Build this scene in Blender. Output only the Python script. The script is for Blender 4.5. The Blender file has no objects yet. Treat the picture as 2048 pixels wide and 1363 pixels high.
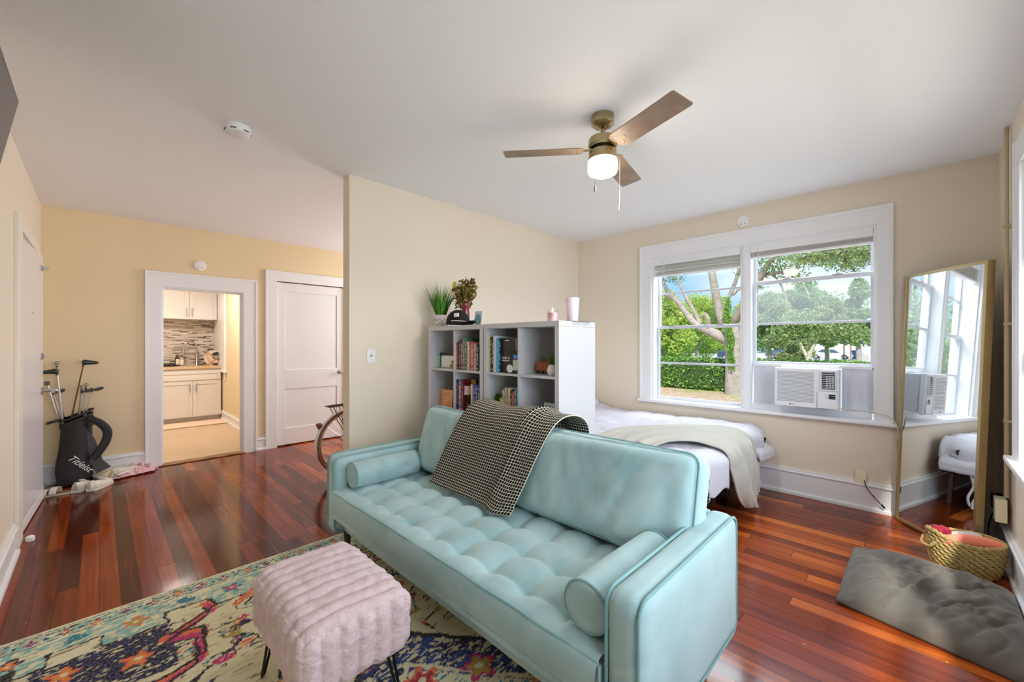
import bpy, bmesh, math, random
import numpy as np
from mathutils import Vector, Matrix, Euler

# ---------------------------------------------------------------- camera, light, exposure
scene = bpy.context.scene
PI = math.pi
EYE = 1.38          # lens height above the floor
ROOM_H = 2.72
F_PX, U0, V0 = 818.0, 1024.0, 686.0
YAW = math.radians(44.75)
FW = (math.cos(YAW), math.sin(YAW)); RT = (math.sin(YAW), -math.cos(YAW))

cam_data = bpy.data.cameras.new('camera')
cam_data.sensor_width = 36.0
cam_data.lens = F_PX / 2048 * 36.0
cam_data.shift_y = (V0 - 681.5) / 2048
cam_data.clip_start = 0.02; cam_data.clip_end = 400
cam = bpy.data.objects.new('camera', cam_data)
cam.location = (0, 0, EYE)
cam.rotation_euler = (PI / 2, 0, YAW - PI / 2)
scene.collection.objects.link(cam)
scene.camera = cam

vs = scene.view_settings
vs.view_transform = 'Standard'; vs.look = 'None'; vs.gamma = 1.0; vs.use_curve_mapping = False
vs.exposure = 1.72
scene.cycles.use_denoising = True
scene.cycles.max_bounces = 10
scene.cycles.diffuse_bounces = 6
scene.cycles.glossy_bounces = 5
scene.cycles.transparent_max_bounces = 16
scene.cycles.sample_clamp_indirect = 6.0
scene.cycles.caustics_reflective = False
scene.cycles.caustics_refractive = False

def lin(c):
    r = []
    for v in c[:3]:
        v = v / 255.0
        r.append(v / 12.92 if v <= 0.04045 else ((v + 0.055) / 1.055) ** 2.4)
    return (r[0], r[1], r[2], 1.0)

world = bpy.data.worlds.new('sky'); scene.world = world; world.use_nodes = True
_n = world.node_tree.nodes; _l = world.node_tree.links
_bg = _n['Background']
_tc = _n.new('ShaderNodeTexCoord')
_mp = _n.new('ShaderNodeMapping'); _mp.inputs['Scale'].default_value = (1.0, 1.0, 2.6)
_ns = _n.new('ShaderNodeTexNoise'); _ns.inputs['Scale'].default_value = 2.3; _ns.inputs['Detail'].default_value = 6
_cr = _n.new('ShaderNodeValToRGB')
_cr.color_ramp.elements[0].position = 0.44; _cr.color_ramp.elements[0].color = lin((138, 190, 246))
_cr.color_ramp.elements[1].position = 0.72; _cr.color_ramp.elements[1].color = lin((232, 242, 255))
_l.new(_tc.outputs['Generated'], _mp.inputs['Vector']); _l.new(_mp.outputs[0], _ns.inputs['Vector'])
_l.new(_ns.outputs['Fac'], _cr.inputs[0]); _l.new(_cr.outputs[0], _bg.inputs['Color'])
_bg.inputs['Strength'].default_value = 0.40

def area_light(name, loc, target, sx, sy, power, color=(1, 1, 1)):
    d = bpy.data.lights.new(name, 'AREA'); d.shape = 'RECTANGLE'; d.size = sx; d.size_y = sy
    d.energy = power; d.color = color
    o = bpy.data.objects.new(name, d); o.location = loc
    v = Vector(target) - Vector(loc)
    o.rotation_euler = v.to_track_quat('-Z', 'Y').to_euler()
    scene.collection.objects.link(o); return o

_sun = bpy.data.lights.new('sun', 'SUN'); _sun.energy = 1.9; _sun.angle = math.radians(3); _sun.color = (1.0, 0.96, 0.88)
_so = bpy.data.objects.new('sun', _sun); _so.rotation_euler = Vector((0.62, 0.25, -0.74)).to_track_quat('-Z', 'Y').to_euler()
scene.collection.objects.link(_so)
# daylight entering by the big side window (right wall) and by the end window
area_light('side_window_daylight', (1.75, -3.2, 2.6), (1.75, 0.0, 1.9), 8.0, 4.4, 188, (0.91, 0.955, 1.0))
area_light('end_window_daylight', (5.30, 1.2, 3.1), (3.0, 1.3, 0.6), 2.0, 1.1, 56, (0.91, 0.955, 1.0))
area_light('hall_fill_light', (4.42, 4.75, 1.75), (0, 4.75, 1.75), 1.3, 1.4, 19, (0.95, 0.97, 1.0))  # added fill to brighten the hall and door wall; no window stands here

# ---------------------------------------------------------------- pixel helpers (a ray from the lens met with a real plane)
def _ray(u, v):
    a = (u - U0) / F_PX; b = (V0 - v) / F_PX
    return (FW[0] + a * RT[0], FW[1] + a * RT[1], b)
def atx(u, v, x):
    r = _ray(u, v); k = x / r[0]; return Vector((x, r[1] * k, EYE + r[2] * k))
def aty(u, v, y):
    r = _ray(u, v); k = y / r[1]; return Vector((r[0] * k, y, EYE + r[2] * k))
def atz(u, v, z):
    r = _ray(u, v); k = (z - EYE) / r[2]; return Vector((r[0] * k, r[1] * k, z))

# ---------------------------------------------------------------- materials
MATS = {}
def mat(name, col, rough=0.6, spec=0.5, metal=0.0, noise=None, bump=None, emis=None, sheen=0.0, coat=0.0, trans=0.0):
    """noise=(scale, col2, contrast)  bump=(scale, strength, distance)"""
    if name in MATS: return MATS[name]
    m = bpy.data.materials.new(name); m.use_nodes = True
    nt = m.node_tree; b = nt.nodes['Principled BSDF']
    c = lin(col)
    b.inputs['Base Color'].default_value = c
    b.inputs['Roughness'].default_value = rough
    b.inputs['Specular IOR Level'].default_value = spec
    b.inputs['Metallic'].default_value = metal
    if sheen:
        b.inputs['Sheen Weight'].default_value = sheen
        b.inputs['Sheen Roughness'].default_value = 0.4
    if coat:
        b.inputs['Coat Weight'].default_value = coat; b.inputs['Coat Roughness'].default_value = 0.12
    if trans: b.inputs['Transmission Weight'].default_value = trans
    if emis:
        b.inputs['Emission Color'].default_value = lin(emis[0]); b.inputs['Emission Strength'].default_value = emis[1]
    tc = nt.nodes.new('ShaderNodeTexCoord')
    if noise:
        n = nt.nodes.new('ShaderNodeTexNoise'); n.inputs['Scale'].default_value = noise[0]; n.inputs['Detail'].default_value = 5
        r = nt.nodes.new('ShaderNodeValToRGB'); w = noise[2] if len(noise) > 2 else 0.2
        r.color_ramp.elements[0].position = 0.5 - w; r.color_ramp.elements[1].position = 0.5 + w
        r.color_ramp.elements[0].color = c; r.color_ramp.elements[1].color = lin(noise[1])
        nt.links.new(tc.outputs['Object'], n.inputs['Vector']); nt.links.new(n.outputs['Fac'], r.inputs[0])
        nt.links.new(r.outputs[0], b.inputs['Base Color'])
    if bump:
        n = nt.nodes.new('ShaderNodeTexNoise'); n.inputs['Scale'].default_value = bump[0]; n.inputs['Detail'].default_value = 4
        bp = nt.nodes.new('ShaderNodeBump'); bp.inputs['Strength'].default_value = bump[1]; bp.inputs['Distance'].default_value = bump[2]
        nt.links.new(tc.outputs['Object'], n.inputs['Vector']); nt.links.new(n.outputs['Fac'], bp.inputs['Height'])
        nt.links.new(bp.outputs[0], b.inputs['Normal'])
    MATS[name] = m
    return m

def leafmat(name, c1, c2, c3=None, trans=0.35, rough=0.6):
    if name in MATS: return MATS[name]
    m = bpy.data.materials.new(name); m.use_nodes = True; nt = m.node_tree; b = nt.nodes['Principled BSDF']
    g = nt.nodes.new('ShaderNodeNewGeometry'); r = nt.nodes.new('ShaderNodeValToRGB')
    r.color_ramp.elements[0].color = lin(c1); r.color_ramp.elements[1].color = lin(c2)
    if c3:
        e = r.color_ramp.elements.new(0.85); e.color = lin(c2); r.color_ramp.elements[-1].color = lin(c3)
    nt.links.new(g.outputs['Random Per Island'], r.inputs[0]); nt.links.new(r.outputs[0], b.inputs['Base Color'])
    b.inputs['Roughness'].default_value = rough
    t = nt.nodes.new('ShaderNodeBsdfTranslucent'); nt.links.new(r.outputs[0], t.inputs['Color'])
    mx = nt.nodes.new('ShaderNodeMixShader'); mx.inputs[0].default_value = trans
    nt.links.new(b.outputs[0], mx.inputs[1]); nt.links.new(t.outputs[0], mx.inputs[2])
    nt.links.new(mx.outputs[0], nt.nodes['Material Output'].inputs['Surface'])
    MATS[name] = m; return m

def wood_floor(name, dark, mid, light, board=0.083, gloss=0.13):
    m = bpy.data.materials.new(name); m.use_nodes = True; nt = m.node_tree; N = nt.nodes; L = nt.links
    b = N['Principled BSDF']
    tc = N.new('ShaderNodeTexCoord'); sp = N.new('ShaderNodeSeparateXYZ'); L.new(tc.outputs['Object'], sp.inputs[0])
    def M(op, a, bb=None, c=None):
        n = N.new('ShaderNodeMath'); n.operation = op
        for i, q in enumerate((a, bb, c)):
            if q is None: continue
            if isinstance(q, (int, float)): n.inputs[i].default_value = q
            else: L.new(q, n.inputs[i])
        return n.outputs[0]
    xs = M('DIVIDE', sp.outputs['X'], board)
    row = M('FLOOR', xs)
    wn = N.new('ShaderNodeTexWhiteNoise'); wn.noise_dimensions = '1D'; L.new(row, wn.inputs['W'])
    ys = M('ADD', M('DIVIDE', sp.outputs['Y'], 2.3), M('MULTIPLY', wn.outputs['Value'], 7.0))
    col = M('FLOOR', ys)
    cv = N.new('ShaderNodeCombineXYZ'); L.new(row, cv.inputs[0]); L.new(col, cv.inputs[1])
    wn2 = N.new('ShaderNodeTexWhiteNoise'); wn2.noise_dimensions = '3D'; L.new(cv.outputs[0], wn2.inputs['Vector'])
    # grain along the boards
    mp = N.new('ShaderNodeMapping'); mp.inputs['Scale'].default_value = (38, 1.3, 1); L.new(tc.outputs['Object'], mp.inputs['Vector'])
    ofs = N.new('ShaderNodeVectorMath'); ofs.operation = 'ADD'; L.new(mp.outputs[0], ofs.inputs[0]); L.new(wn2.outputs['Color'], ofs.inputs[1])
    sc2 = N.new('ShaderNodeVectorMath'); sc2.operation = 'SCALE'; sc2.inputs['Scale'].default_value = 9.0
    L.new(wn2.outputs['Color'], sc2.inputs[0]); L.new(sc2.outputs[0], ofs.inputs[1])
    gn = N.new('ShaderNodeTexNoise'); gn.inputs['Scale'].default_value = 1.0; gn.inputs['Detail'].default_value = 6; gn.inputs['Distortion'].default_value = 0.6
    L.new(ofs.outputs[0], gn.inputs['Vector'])
    big = N.new('ShaderNodeTexNoise'); big.inputs['Scale'].default_value = 1.1; big.inputs['Detail'].default_value = 3
    L.new(tc.outputs['Object'], big.inputs['Vector'])
    f = M('ADD', M('MULTIPLY', wn2.outputs['Value'], 0.50), M('ADD', M('MULTIPLY', gn.outputs['Fac'], 0.50), M('MULTIPLY', M('SUBTRACT', big.outputs['Fac'], 0.5), 0.35)))
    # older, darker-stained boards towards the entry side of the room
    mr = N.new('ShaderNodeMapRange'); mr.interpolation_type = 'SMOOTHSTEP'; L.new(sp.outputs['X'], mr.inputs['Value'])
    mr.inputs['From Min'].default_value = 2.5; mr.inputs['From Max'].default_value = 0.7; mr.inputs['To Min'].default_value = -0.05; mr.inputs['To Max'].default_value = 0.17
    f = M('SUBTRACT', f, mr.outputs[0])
    r = N.new('ShaderNodeValToRGB')
    r.color_ramp.elements[0].position = 0.18; r.color_ramp.elements[0].color = lin(dark)
    r.color_ramp.elements[1].position = 0.92; r.color_ramp.elements[1].color = lin(light)
    e = r.color_ramp.elements.new(0.52); e.color = lin(mid)
    L.new(f, r.inputs[0])
    # gaps between boards
    fx = M('FRACT', xs); ex = M('MINIMUM', fx, M('SUBTRACT', 1.0, fx)); gx = M('LESS_THAN', ex, 0.018)
    fy = M('FRACT', ys); ey = M('MINIMUM', fy, M('SUBTRACT', 1.0, fy)); gy = M('LESS_THAN', ey, 0.0011)
    gap = M('MAXIMUM', gx, gy)
    mx = N.new('ShaderNodeMix'); mx.data_type = 'RGBA'; mx.inputs['B'].default_value = lin(tuple(q * 0.45 for q in dark))
    L.new(M('MULTIPLY', gap, 0.75), mx.inputs['Factor']); L.new(r.outputs[0], mx.inputs['A'])
    # scuffed flecks of bare wood
    fl = N.new('ShaderNodeTexNoise'); fl.inputs['Scale'].default_value = 26; fl.inputs['Detail'].default_value = 2; L.new(tc.outputs['Object'], fl.inputs['Vector'])
    flm = M('GREATER_THAN', M('ADD', fl.outputs['Fac'], M('MULTIPLY', big.outputs['Fac'], 0.12)), 0.826)
    mx2 = N.new('ShaderNodeMix'); mx2.data_type = 'RGBA'; mx2.inputs['B'].default_value = lin((222, 178, 96))
    L.new(flm, mx2.inputs['Factor']); L.new(mx.outputs['Result'], mx2.inputs['A'])
    L.new(mx2.outputs['Result'], b.inputs['Base Color'])
    rn = N.new('ShaderNodeTexNoise'); rn.inputs['Scale'].default_value = 3.0; L.new(tc.outputs['Object'], rn.inputs['Vector'])
    L.new(M('ADD', M('MULTIPLY', rn.outputs['Fac'], 0.12), gloss - 0.06), b.inputs['Roughness'])
    b.inputs['Specular IOR Level'].default_value = 0.25
    bp = N.new('ShaderNodeBump'); bp.inputs['Strength'].default_value = 0.25; bp.inputs['Distance'].default_value = 0.002
    wv = N.new('ShaderNodeTexNoise'); wv.inputs['Scale'].default_value = 9; L.new(tc.outputs['Object'], wv.inputs['Vector'])
    L.new(M('SUBTRACT', M('MULTIPLY', wv.outputs['Fac'], 0.5), M('MULTIPLY', gap, 0.8)), bp.inputs['Height'])
    L.new(bp.outputs[0], b.inputs['Normal'])
    MATS[name] = m; return m

# ---------------------------------------------------------------- mesh helpers
def mk(name, verts, faces, material=None, parent=None, smooth=False, mats=None, fm=None, uv=None):
    me = bpy.data.meshes.new(name)
    me.from_pydata([tuple(map(float, v)) for v in verts], [], [tuple(int(i) for i in f) for f in faces])
    if mats:
        for q in mats: me.materials.append(q)
        if fm is not None: me.polygons.foreach_set('material_index', [int(q) for q in fm])
    elif material: me.materials.append(material)
    if smooth: me.polygons.foreach_set('use_smooth', [True] * len(me.polygons))
    if uv is not None:
        ul = me.uv_layers.new(name='uv')
        idx = np.empty(len(me.loops), dtype=np.int64); me.loops.foreach_get('vertex_index', idx)
        ul.data.foreach_set('uv', np.asarray(uv, dtype=np.float32)[idx].ravel())
    me.update()
    o = bpy.data.objects.new(name, me); scene.collection.objects.link(o)
    if parent is not None: o.parent = parent
    return o

class MB:
    """collects shapes; build() links them as one mesh object"""
    def __init__(s): s.v = []; s.f = []; s.m = []; s.cur = 0; s.nb = 0
    def add(s, vs_, fs_):
        n = len(s.v); s.v += [tuple(q) for q in vs_]; s.f += [tuple(i + n for i in f) for f in fs_]; s.m += [s.cur] * len(fs_); return s
    def box(s, x0, x1, y0, y1, z0, z1):
        if x0 > x1: x0, x1 = x1, x0
        if y0 > y1: y0, y1 = y1, y0
        if z0 > z1: z0, z1 = z1, z0
        e = .00013 * (s.nb % 6); s.nb += 1      # no two boxes of one mesh share a plane exactly
        x0 -= e; x1 += e; y0 -= e; y1 += e; z0 -= e; z1 += e
        v = [(x0, y0, z0), (x1, y0, z0), (x1, y1, z0), (x0, y1, z0), (x0, y0, z1), (x1, y0, z1), (x1, y1, z1), (x0, y1, z1)]
        return s.add(v, [(0, 3, 2, 1), (4, 5, 6, 7), (0, 1, 5, 4), (1, 2, 6, 5), (2, 3, 7, 6), (3, 0, 4, 7)])
    def obox(s, c, ax, ay, az, hx, hy, hz):
        c = Vector(c); ax = Vector(ax).normalized() * hx; ay = Vector(ay).normalized() * hy; az = Vector(az).normalized() * hz
        v = [c - ax - ay - az, c + ax - ay - az, c + ax + ay - az, c - ax + ay - az, c - ax - ay + az, c + ax - ay + az, c + ax + ay + az, c - ax + ay + az]
        return s.add(v, [(0, 3, 2, 1), (4, 5, 6, 7), (0, 1, 5, 4), (1, 2, 6, 5), (2, 3, 7, 6), (3, 0, 4, 7)])
    def tube(s, pts, r, n=10, cap=True, close=False):
        pts = [Vector(p) for p in pts]; k = len(pts)
        rs = r if isinstance(r, (list, tuple)) else [r] * k
        vs_, fs_ = [], []; up = None
        for i, p in enumerate(pts):
            a = pts[(i - 1) % k] if (close or i > 0) else p
            b = pts[(i + 1) % k] if (close or i < k - 1) else p
            t = (b - a).normalized()
            if up is None: up = Vector((0, 0, 1)) if abs(t.z) < 0.9 else Vector((1, 0, 0))
            up = (up - t * up.dot(t)); up = up.normalized() if up.length > 1e-6 else t.orthogonal().normalized()
            w = t.cross(up)
            for j in range(n):
                q = 2 * PI * j / n
                vs_.append(p + (up * math.cos(q) + w * math.sin(q)) * rs[i])
        m = k if close else k - 1
        for i in range(m):
            i2 = (i + 1) % k
            for j in range(n):
                j2 = (j + 1) % n
                fs_.append((i * n + j, i * n + j2, i2 * n + j2, i2 * n + j))
        if cap and not close:
            fs_.append(tuple(range(n))[::-1]); fs_.append(tuple((k - 1) * n + j for j in range(n)))
        return s.add(vs_, fs_)
    def lathe(s, prof, c=(0, 0, 0), n=24, axis='z', cap=True):
        vs_, fs_ = [], []
        for (r, h) in prof:
            for j in range(n):
                q = 2 * PI * j / n; a, b = r * math.cos(q), r * math.sin(q)
                p = (a, b, h) if axis == 'z' else ((h, a, b) if axis == 'x' else (b, h, a))
                vs_.append((c[0] + p[0], c[1] + p[1], c[2] + p[2]))
        k = len(prof)
        for i in range(k - 1):
            for j in range(n):
                j2 = (j + 1) % n
                fs_.append((i * n + j, i * n + j2, (i + 1) * n + j2, (i + 1) * n + j))
        if cap:
            if prof[0][0] > 1e-5: fs_.append(tuple(range(n))[::-1])
            if prof[-1][0] > 1e-5: fs_.append(tuple((k - 1) * n + j for j in range(n)))
        return s.add(vs_, fs_)
    def prism(s, poly, a0, a1, axis='y'):
        """extrudes a 2-D polygon: axis 'y' takes (x,z), 'x' takes (y,z), 'z' takes (x,y)"""
        def P(p, a): return (p[0], a, p[1]) if axis == 'y' else ((a, p[0], p[1]) if axis == 'x' else (p[0], p[1], a))
        n = len(poly); v = [P(p, a0) for p in poly] + [P(p, a1) for p in poly]
        f = [tuple(range(n)), tuple(range(n, 2 * n))[::-1]] + [(i, (i + 1) % n + 0, (i + 1) % n + n, i + n) for i in range(n)]
        return s.add(v, f)
    def build(s, name, m=None, parent=None, smooth=False, bevel=0, mats=None, seg=2, at=None):
        v = s.v
        if at is not None: v = [(p[0] - at[0], p[1] - at[1], p[2] - at[2]) for p in v]
        o = mk(name, v, s.f, m, parent, smooth, mats, s.m if mats else None)
        bm = bmesh.new(); bm.from_mesh(o.data); bmesh.ops.recalc_face_normals(bm, faces=bm.faces); bm.to_mesh(o.data); bm.free()
        if bevel:
            b = o.modifiers.new('bevel', 'BEVEL'); b.width = bevel; b.segments = seg; b.limit_method = 'ANGLE'; b.angle_limit = 0.7
            o.data.polygons.foreach_set('use_smooth', [True] * len(o.data.polygons))
            w = o.modifiers.new('wn', 'WEIGHTED_NORMAL'); w.keep_sharp = False
        elif smooth:
            autosmooth(o)
        if at is not None: o.location = at
        return o

def autosmooth(o, ang=0.7):
    me = o.data
    bm = bmesh.new(); bm.from_mesh(me)
    for e in bm.edges:
        e.smooth = not (len(e.link_faces) == 2 and e.calc_face_angle(0) > ang)
    bm.to_mesh(me); bm.free()

def empty(name, loc=(0, 0, 0), rz=0.0):
    o = bpy.data.objects.new(name, None); o.location = loc; o.rotation_euler = (0, 0, rz)
    o.empty_display_size = 0.05
    scene.collection.objects.link(o); return o
def tag(o, label, cat, group=None, kind=None):
    o['label'] = label; o['category'] = cat
    if group: o['group'] = group
    if kind: o['kind'] = kind
    return o
def thing(name, label, cat, loc=(0, 0, 0), rz=0.0, group=None):
    return tag(empty(name, loc, rz), label, cat, group)
def struct(o, label=None):
    o['kind'] = 'structure'
    if label: o['label'] = label
    return o
def copy_tree(o, parent=None):
    c = o.copy(); scene.collection.objects.link(c)
    if parent is not None: c.parent = parent
    for ch in list(o.children): copy_tree(ch, c)
    return c

def cube_grid(n):
    """a cube's surface cut n x n on each side: verts in [-1,1]^3, quads, outward"""
    key = {}; V = []; Fc = []
    def vid(i, j, k):
        t = (i, j, k)
        if t not in key: key[t] = len(V); V.append((2 * i / n - 1, 2 * j / n - 1, 2 * k / n - 1))
        return key[t]
    for a in range(n):
        for b in range(n):
            Fc.append((vid(a, b, 0), vid(a, b + 1, 0), vid(a + 1, b + 1, 0), vid(a + 1, b, 0)))
            Fc.append((vid(a, b, n), vid(a + 1, b, n), vid(a + 1, b + 1, n), vid(a, b + 1, n)))
            Fc.append((vid(a, 0, b), vid(a + 1, 0, b), vid(a + 1, 0, b + 1), vid(a, 0, b + 1)))
            Fc.append((vid(a, n, b), vid(a, n, b + 1), vid(a + 1, n, b + 1), vid(a + 1, n, b)))
            Fc.append((vid(0, a, b), vid(0, a, b + 1), vid(0, a + 1, b + 1), vid(0, a + 1, b)))
            Fc.append((vid(n, a, b), vid(n, a + 1, b), vid(n, a + 1, b + 1), vid(n, a, b + 1)))
    return np.array(V, dtype=float), Fc

def rbox(sx, sy, sz, r, n=16):
    """rounded box, full sizes sx sy sz, corner radius r, centred"""
    q, Fc = cube_grid(n)
    hs = np.array([sx, sy, sz]) / 2.0
    r = min(r, hs.min() * 0.999)
    # crowd the grid towards the rounded edges
    s = np.sign(q) * (1 - (1 - np.abs(q)) ** 1.35)
    p = s * hs
    inner = np.clip(p, -(hs - r), hs - r)
    d = p - inner
    # a cube-surface point: push onto the rounded shell
    d = q * 0 + (p - inner)
    L = np.linalg.norm(d, axis=1, keepdims=True); L[L < 1e-9] = 1
    return inner + d / L * r, Fc, q

_rs = np.random.RandomState(5)
def vnoise(p, scale, seed=0, octaves=3):
    """cheap smooth value noise for numpy points (N,3) -> (N,) in about [-1,1]"""
    out = np.zeros(len(p)); amp = 1.0; tot = 0
    for o in range(octaves):
        q = p * scale * (2 ** o) + seed * 17.31 + o * 5.7
        i = np.floor(q).astype(np.int64); f = q - i; f = f * f * (3 - 2 * f)
        def h(a, b, c):
            n = (a * 73856093) ^ (b * 19349663) ^ (c * 83492791)
            n = (n ^ (n >> 13)) * 1274126177
            return ((n ^ (n >> 16)) & 0xffff) / 32767.5 - 1
        r = 0
        for dx in (0, 1):
            for dy in (0, 1):
                for dz in (0, 1):
                    w = (f[:, 0] if dx else 1 - f[:, 0]) * (f[:, 1] if dy else 1 - f[:, 1]) * (f[:, 2] if dz else 1 - f[:, 2])
                    r = r + w * h(i[:, 0] + dx, i[:, 1] + dy, i[:, 2] + dz)
        out += r * amp; tot += amp; amp *= 0.5
    return out / tot

def grid_faces(nu, nv, wrap=False):
    f = []
    for i in range(nu - 1):
        for j in range(nv - 1 if not wrap else nv):
            j2 = (j + 1) % nv
            f.append((i * nv + j, i * nv + j2, (i + 1) * nv + j2, (i + 1) * nv + j))
    return f

def bez(pts, n):
    """Catmull-Rom through points"""
    P = [Vector(p) for p in pts]; P = [P[0] * 2 - P[1]] + P + [P[-1] * 2 - P[-2]]
    out = []; segs = len(P) - 3
    for i in range(n):
        t = i / (n - 1) * segs; k = min(int(t), segs - 1); t -= k
        a, b, c, d = P[k:k + 4]
        out.append(0.5 * ((2 * b) + (c - a) * t + (2 * a - 5 * b + 4 * c - d) * t * t + (3 * b - a - 3 * c + d) * t ** 3))
    return out

def text_mesh(name, s, size, m, parent, loc, rot, ext=0.0008, shear=0.0, align='CENTER'):
    cu = bpy.data.curves.new(name, 'FONT'); cu.body = s; cu.size = size; cu.extrude = ext; cu.shear = shear
    cu.align_x = align; cu.align_y = 'CENTER'; cu.resolution_u = 4
    t = bpy.data.objects.new(name + '_c', cu); scene.collection.objects.link(t)
    dg = bpy.context.evaluated_depsgraph_get()
    me = bpy.data.meshes.new_from_object(t.evaluated_get(dg)); me.name = name
    bpy.data.objects.remove(t); me.materials.clear(); me.materials.append(m)
    o = bpy.data.objects.new(name, me); scene.collection.objects.link(o)
    o.parent = parent; o.location = loc; o.rotation_euler = rot
    return o

def leaf_cloud(name, centers, radii, n, size, m, parent=None, seed=1, flat=1.0, shell=0.35, aspect=0.55):
    """many small folded leaves scattered through ellipsoid clumps: one mesh"""
    rs = np.random.RandomState(seed)
    C = np.array(centers, float); Rr = np.array(radii, float)
    if Rr.ndim == 1: Rr = np.stack([Rr, Rr, Rr * flat], 1)
    w = Rr.prod(1) ** (2 / 3.); w /= w.sum()
    k = rs.choice(len(C), n, p=w)
    d = rs.normal(size=(n, 3)); d /= np.linalg.norm(d, axis=1, keepdims=True)
    rr = (shell + (1 - shell) * rs.rand(n)) ** 0.7
    p = C[k] + d * Rr[k] * rr[:, None]
    a = rs.normal(size=(n, 3)); a /= np.linalg.norm(a, axis=1, keepdims=True)
    b = np.cross(a, rs.normal(size=(n, 3))); b /= np.linalg.norm(b, axis=1, keepdims=True)
    s = size * (0.6 + 0.8 * rs.rand(n))[:, None]
    nrm = np.cross(a, b)
    v = np.stack([p - a * s, p + b * s * aspect + nrm * s * .15, p + a * s, p - b * s * aspect + nrm * s * .15], 1).reshape(-1, 3)
    me = bpy.data.meshes.new(name)
    me.vertices.add(4 * n); me.vertices.foreach_set('co', v.astype(np.float32).ravel())
    me.loops.add(4 * n); me.loops.foreach_set('vertex_index', np.arange(4 * n, dtype=np.int32))
    me.polygons.add(n); me.polygons.foreach_set('loop_start', np.arange(0, 4 * n, 4, dtype=np.int32))
    me.polygons.foreach_set('loop_total', np.full(n, 4, dtype=np.int32))
    me.materials.append(m); me.update(calc_edges=True); me.validate()
    o = bpy.data.objects.new(name, me); scene.collection.objects.link(o)
    if parent is not None: o.parent = parent
    return o

# ---------------------------------------------------------------- shared materials
M_wall = mat('wall_paint_beige', (234, 223, 206), 0.55, 0.3, noise=(1.3, (231, 219, 201), .3), bump=(160, .18, .001))
M_wall2 = mat('wall_paint_tan', (236, 217, 180), 0.5, 0.3, noise=(1.3, (231, 211, 173), .3), bump=(160, .18, .001))
M_ceil = mat('ceiling_paint', (243, 245, 249), 0.75, 0.2, bump=(110, .35, .002))
M_white = mat('white_trim_paint', (238, 239, 243), 0.32, 0.5, bump=(60, .05, .001))
M_white2 = mat('white_door_paint', (236, 237, 240), 0.35, 0.5)
M_lam = mat('white_laminate', (202, 202, 206), 0.38, 0.45)
M_steel = mat('brushed_steel', (190, 188, 184), 0.3, metal=1.0)
M_alu = mat('aluminium_sash', (214, 218, 228), 0.42, metal=0.25)
M_black = mat('black_plastic', (18, 18, 20), 0.4)
M_iron = mat('black_iron', (26, 25, 25), 0.38, metal=0.6)
M_plast = mat('white_plastic', (240, 240, 242), 0.35)
M_cream = mat('cream_plastic', (238, 232, 206), 0.4)

# ================================================================ THE ROOM
XL, XW = -0.40, 4.475       # left wall, window wall
YR, YP, YP2, YD = -0.41, 3.20, 3.315, 6.03   # right wall, partition (front/back), door wall
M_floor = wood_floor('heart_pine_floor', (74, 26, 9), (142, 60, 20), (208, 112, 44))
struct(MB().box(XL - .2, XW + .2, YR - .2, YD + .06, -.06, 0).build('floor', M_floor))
struct(MB().box(XL - .2, XW + .2, YR - .2, YD + .14, ROOM_H, ROOM_H + .1).build('ceiling', M_ceil))
# window wall with its opening
WY0, WY1, WZ0, WZ1 = 0.235, 2.170, 0.740, 2.350
mb = MB()
mb.box(XW, XW + .18, YR - .2, WY0, 0, ROOM_H).box(XW, XW + .18, WY1, YD + .14, 0, ROOM_H)
mb.box(XW, XW + .18, WY0, WY1, 0, WZ0).box(XW, XW + .18, WY0, WY1, WZ1, ROOM_H)
struct(mb.build('wall_window', M_wall))
# right wall with the side window
VX0, VX1 = 0.35, 3.46
mb = MB()
mb.box(XL - .2, VX0, YR - .18, YR, 0, ROOM_H).box(VX1, XW, YR - .18, YR, 0, ROOM_H)
mb.box(VX0, VX1, YR - .18, YR, 0, WZ0).box(VX0, VX1, YR - .18, YR, WZ1, ROOM_H)
struct(mb.build('wall_right', M_wall))
struct(MB().box(XL - .15, XL, YR - .18, YD + .12, 0, ROOM_H).build('wall_left', M_wall))
struct(MB().box(1.395, XW, YP, YP2, 0, ROOM_H).build('wall_partition', M_wall))
# door wall: kitchen doorway open, closet doorway shut
DX0, DX1, DZ = 0.487, 1.275, 2.02
CX0, CX1, CZ = 1.652, 2.56, 2.205
mb = MB()
mb.box(-1.05, DX0, YD, YD + .12, 0, ROOM_H).box(DX1, CX0, YD, YD + .12, 0, ROOM_H).box(CX1, XW, YD, YD + .12, 0, ROOM_H)
mb.box(DX0, DX1, YD, YD + .12, DZ, ROOM_H).box(CX0, CX1, YD, YD + .12, CZ, ROOM_H)
struct(mb.build('wall_door', M_wall2))

def casing(mb, x0, x1, z1, wl, wr, wt, y, th=0.022):
    """door casing on a wall facing -y"""
    mb.box(x0 - wl, x0, y - th, y, 0, z1).box(x1, x1 + wr, y - th, y, 0, z1).box(x0 - wl, x1 + wr, y - th, y, z1, z1 + wt)
    mb.box(x0 - wl - .006, x0 - wl + .014, y - th - .008, y, 0, z1 + wt).box(x1 + wr - .014, x1 + wr + .006, y - th - .008, y, 0, z1 + wt)
    mb.box(x0 - wl - .006, x1 + wr + .006, y - th - .008, y, z1 + wt - .014, z1 + wt + .006)
mb = MB(); casing(mb, DX0, DX1, DZ, .130, .142, .155, YD)
mb.box(DX0 - .004, DX0 + .012, YD - .01, YD + .13, 0, DZ).box(DX1 - .012, DX1 + .004, YD - .01, YD + .13, 0, DZ).box(DX0, DX1, YD - .01, YD + .13, DZ - .012, DZ + .004)
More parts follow.
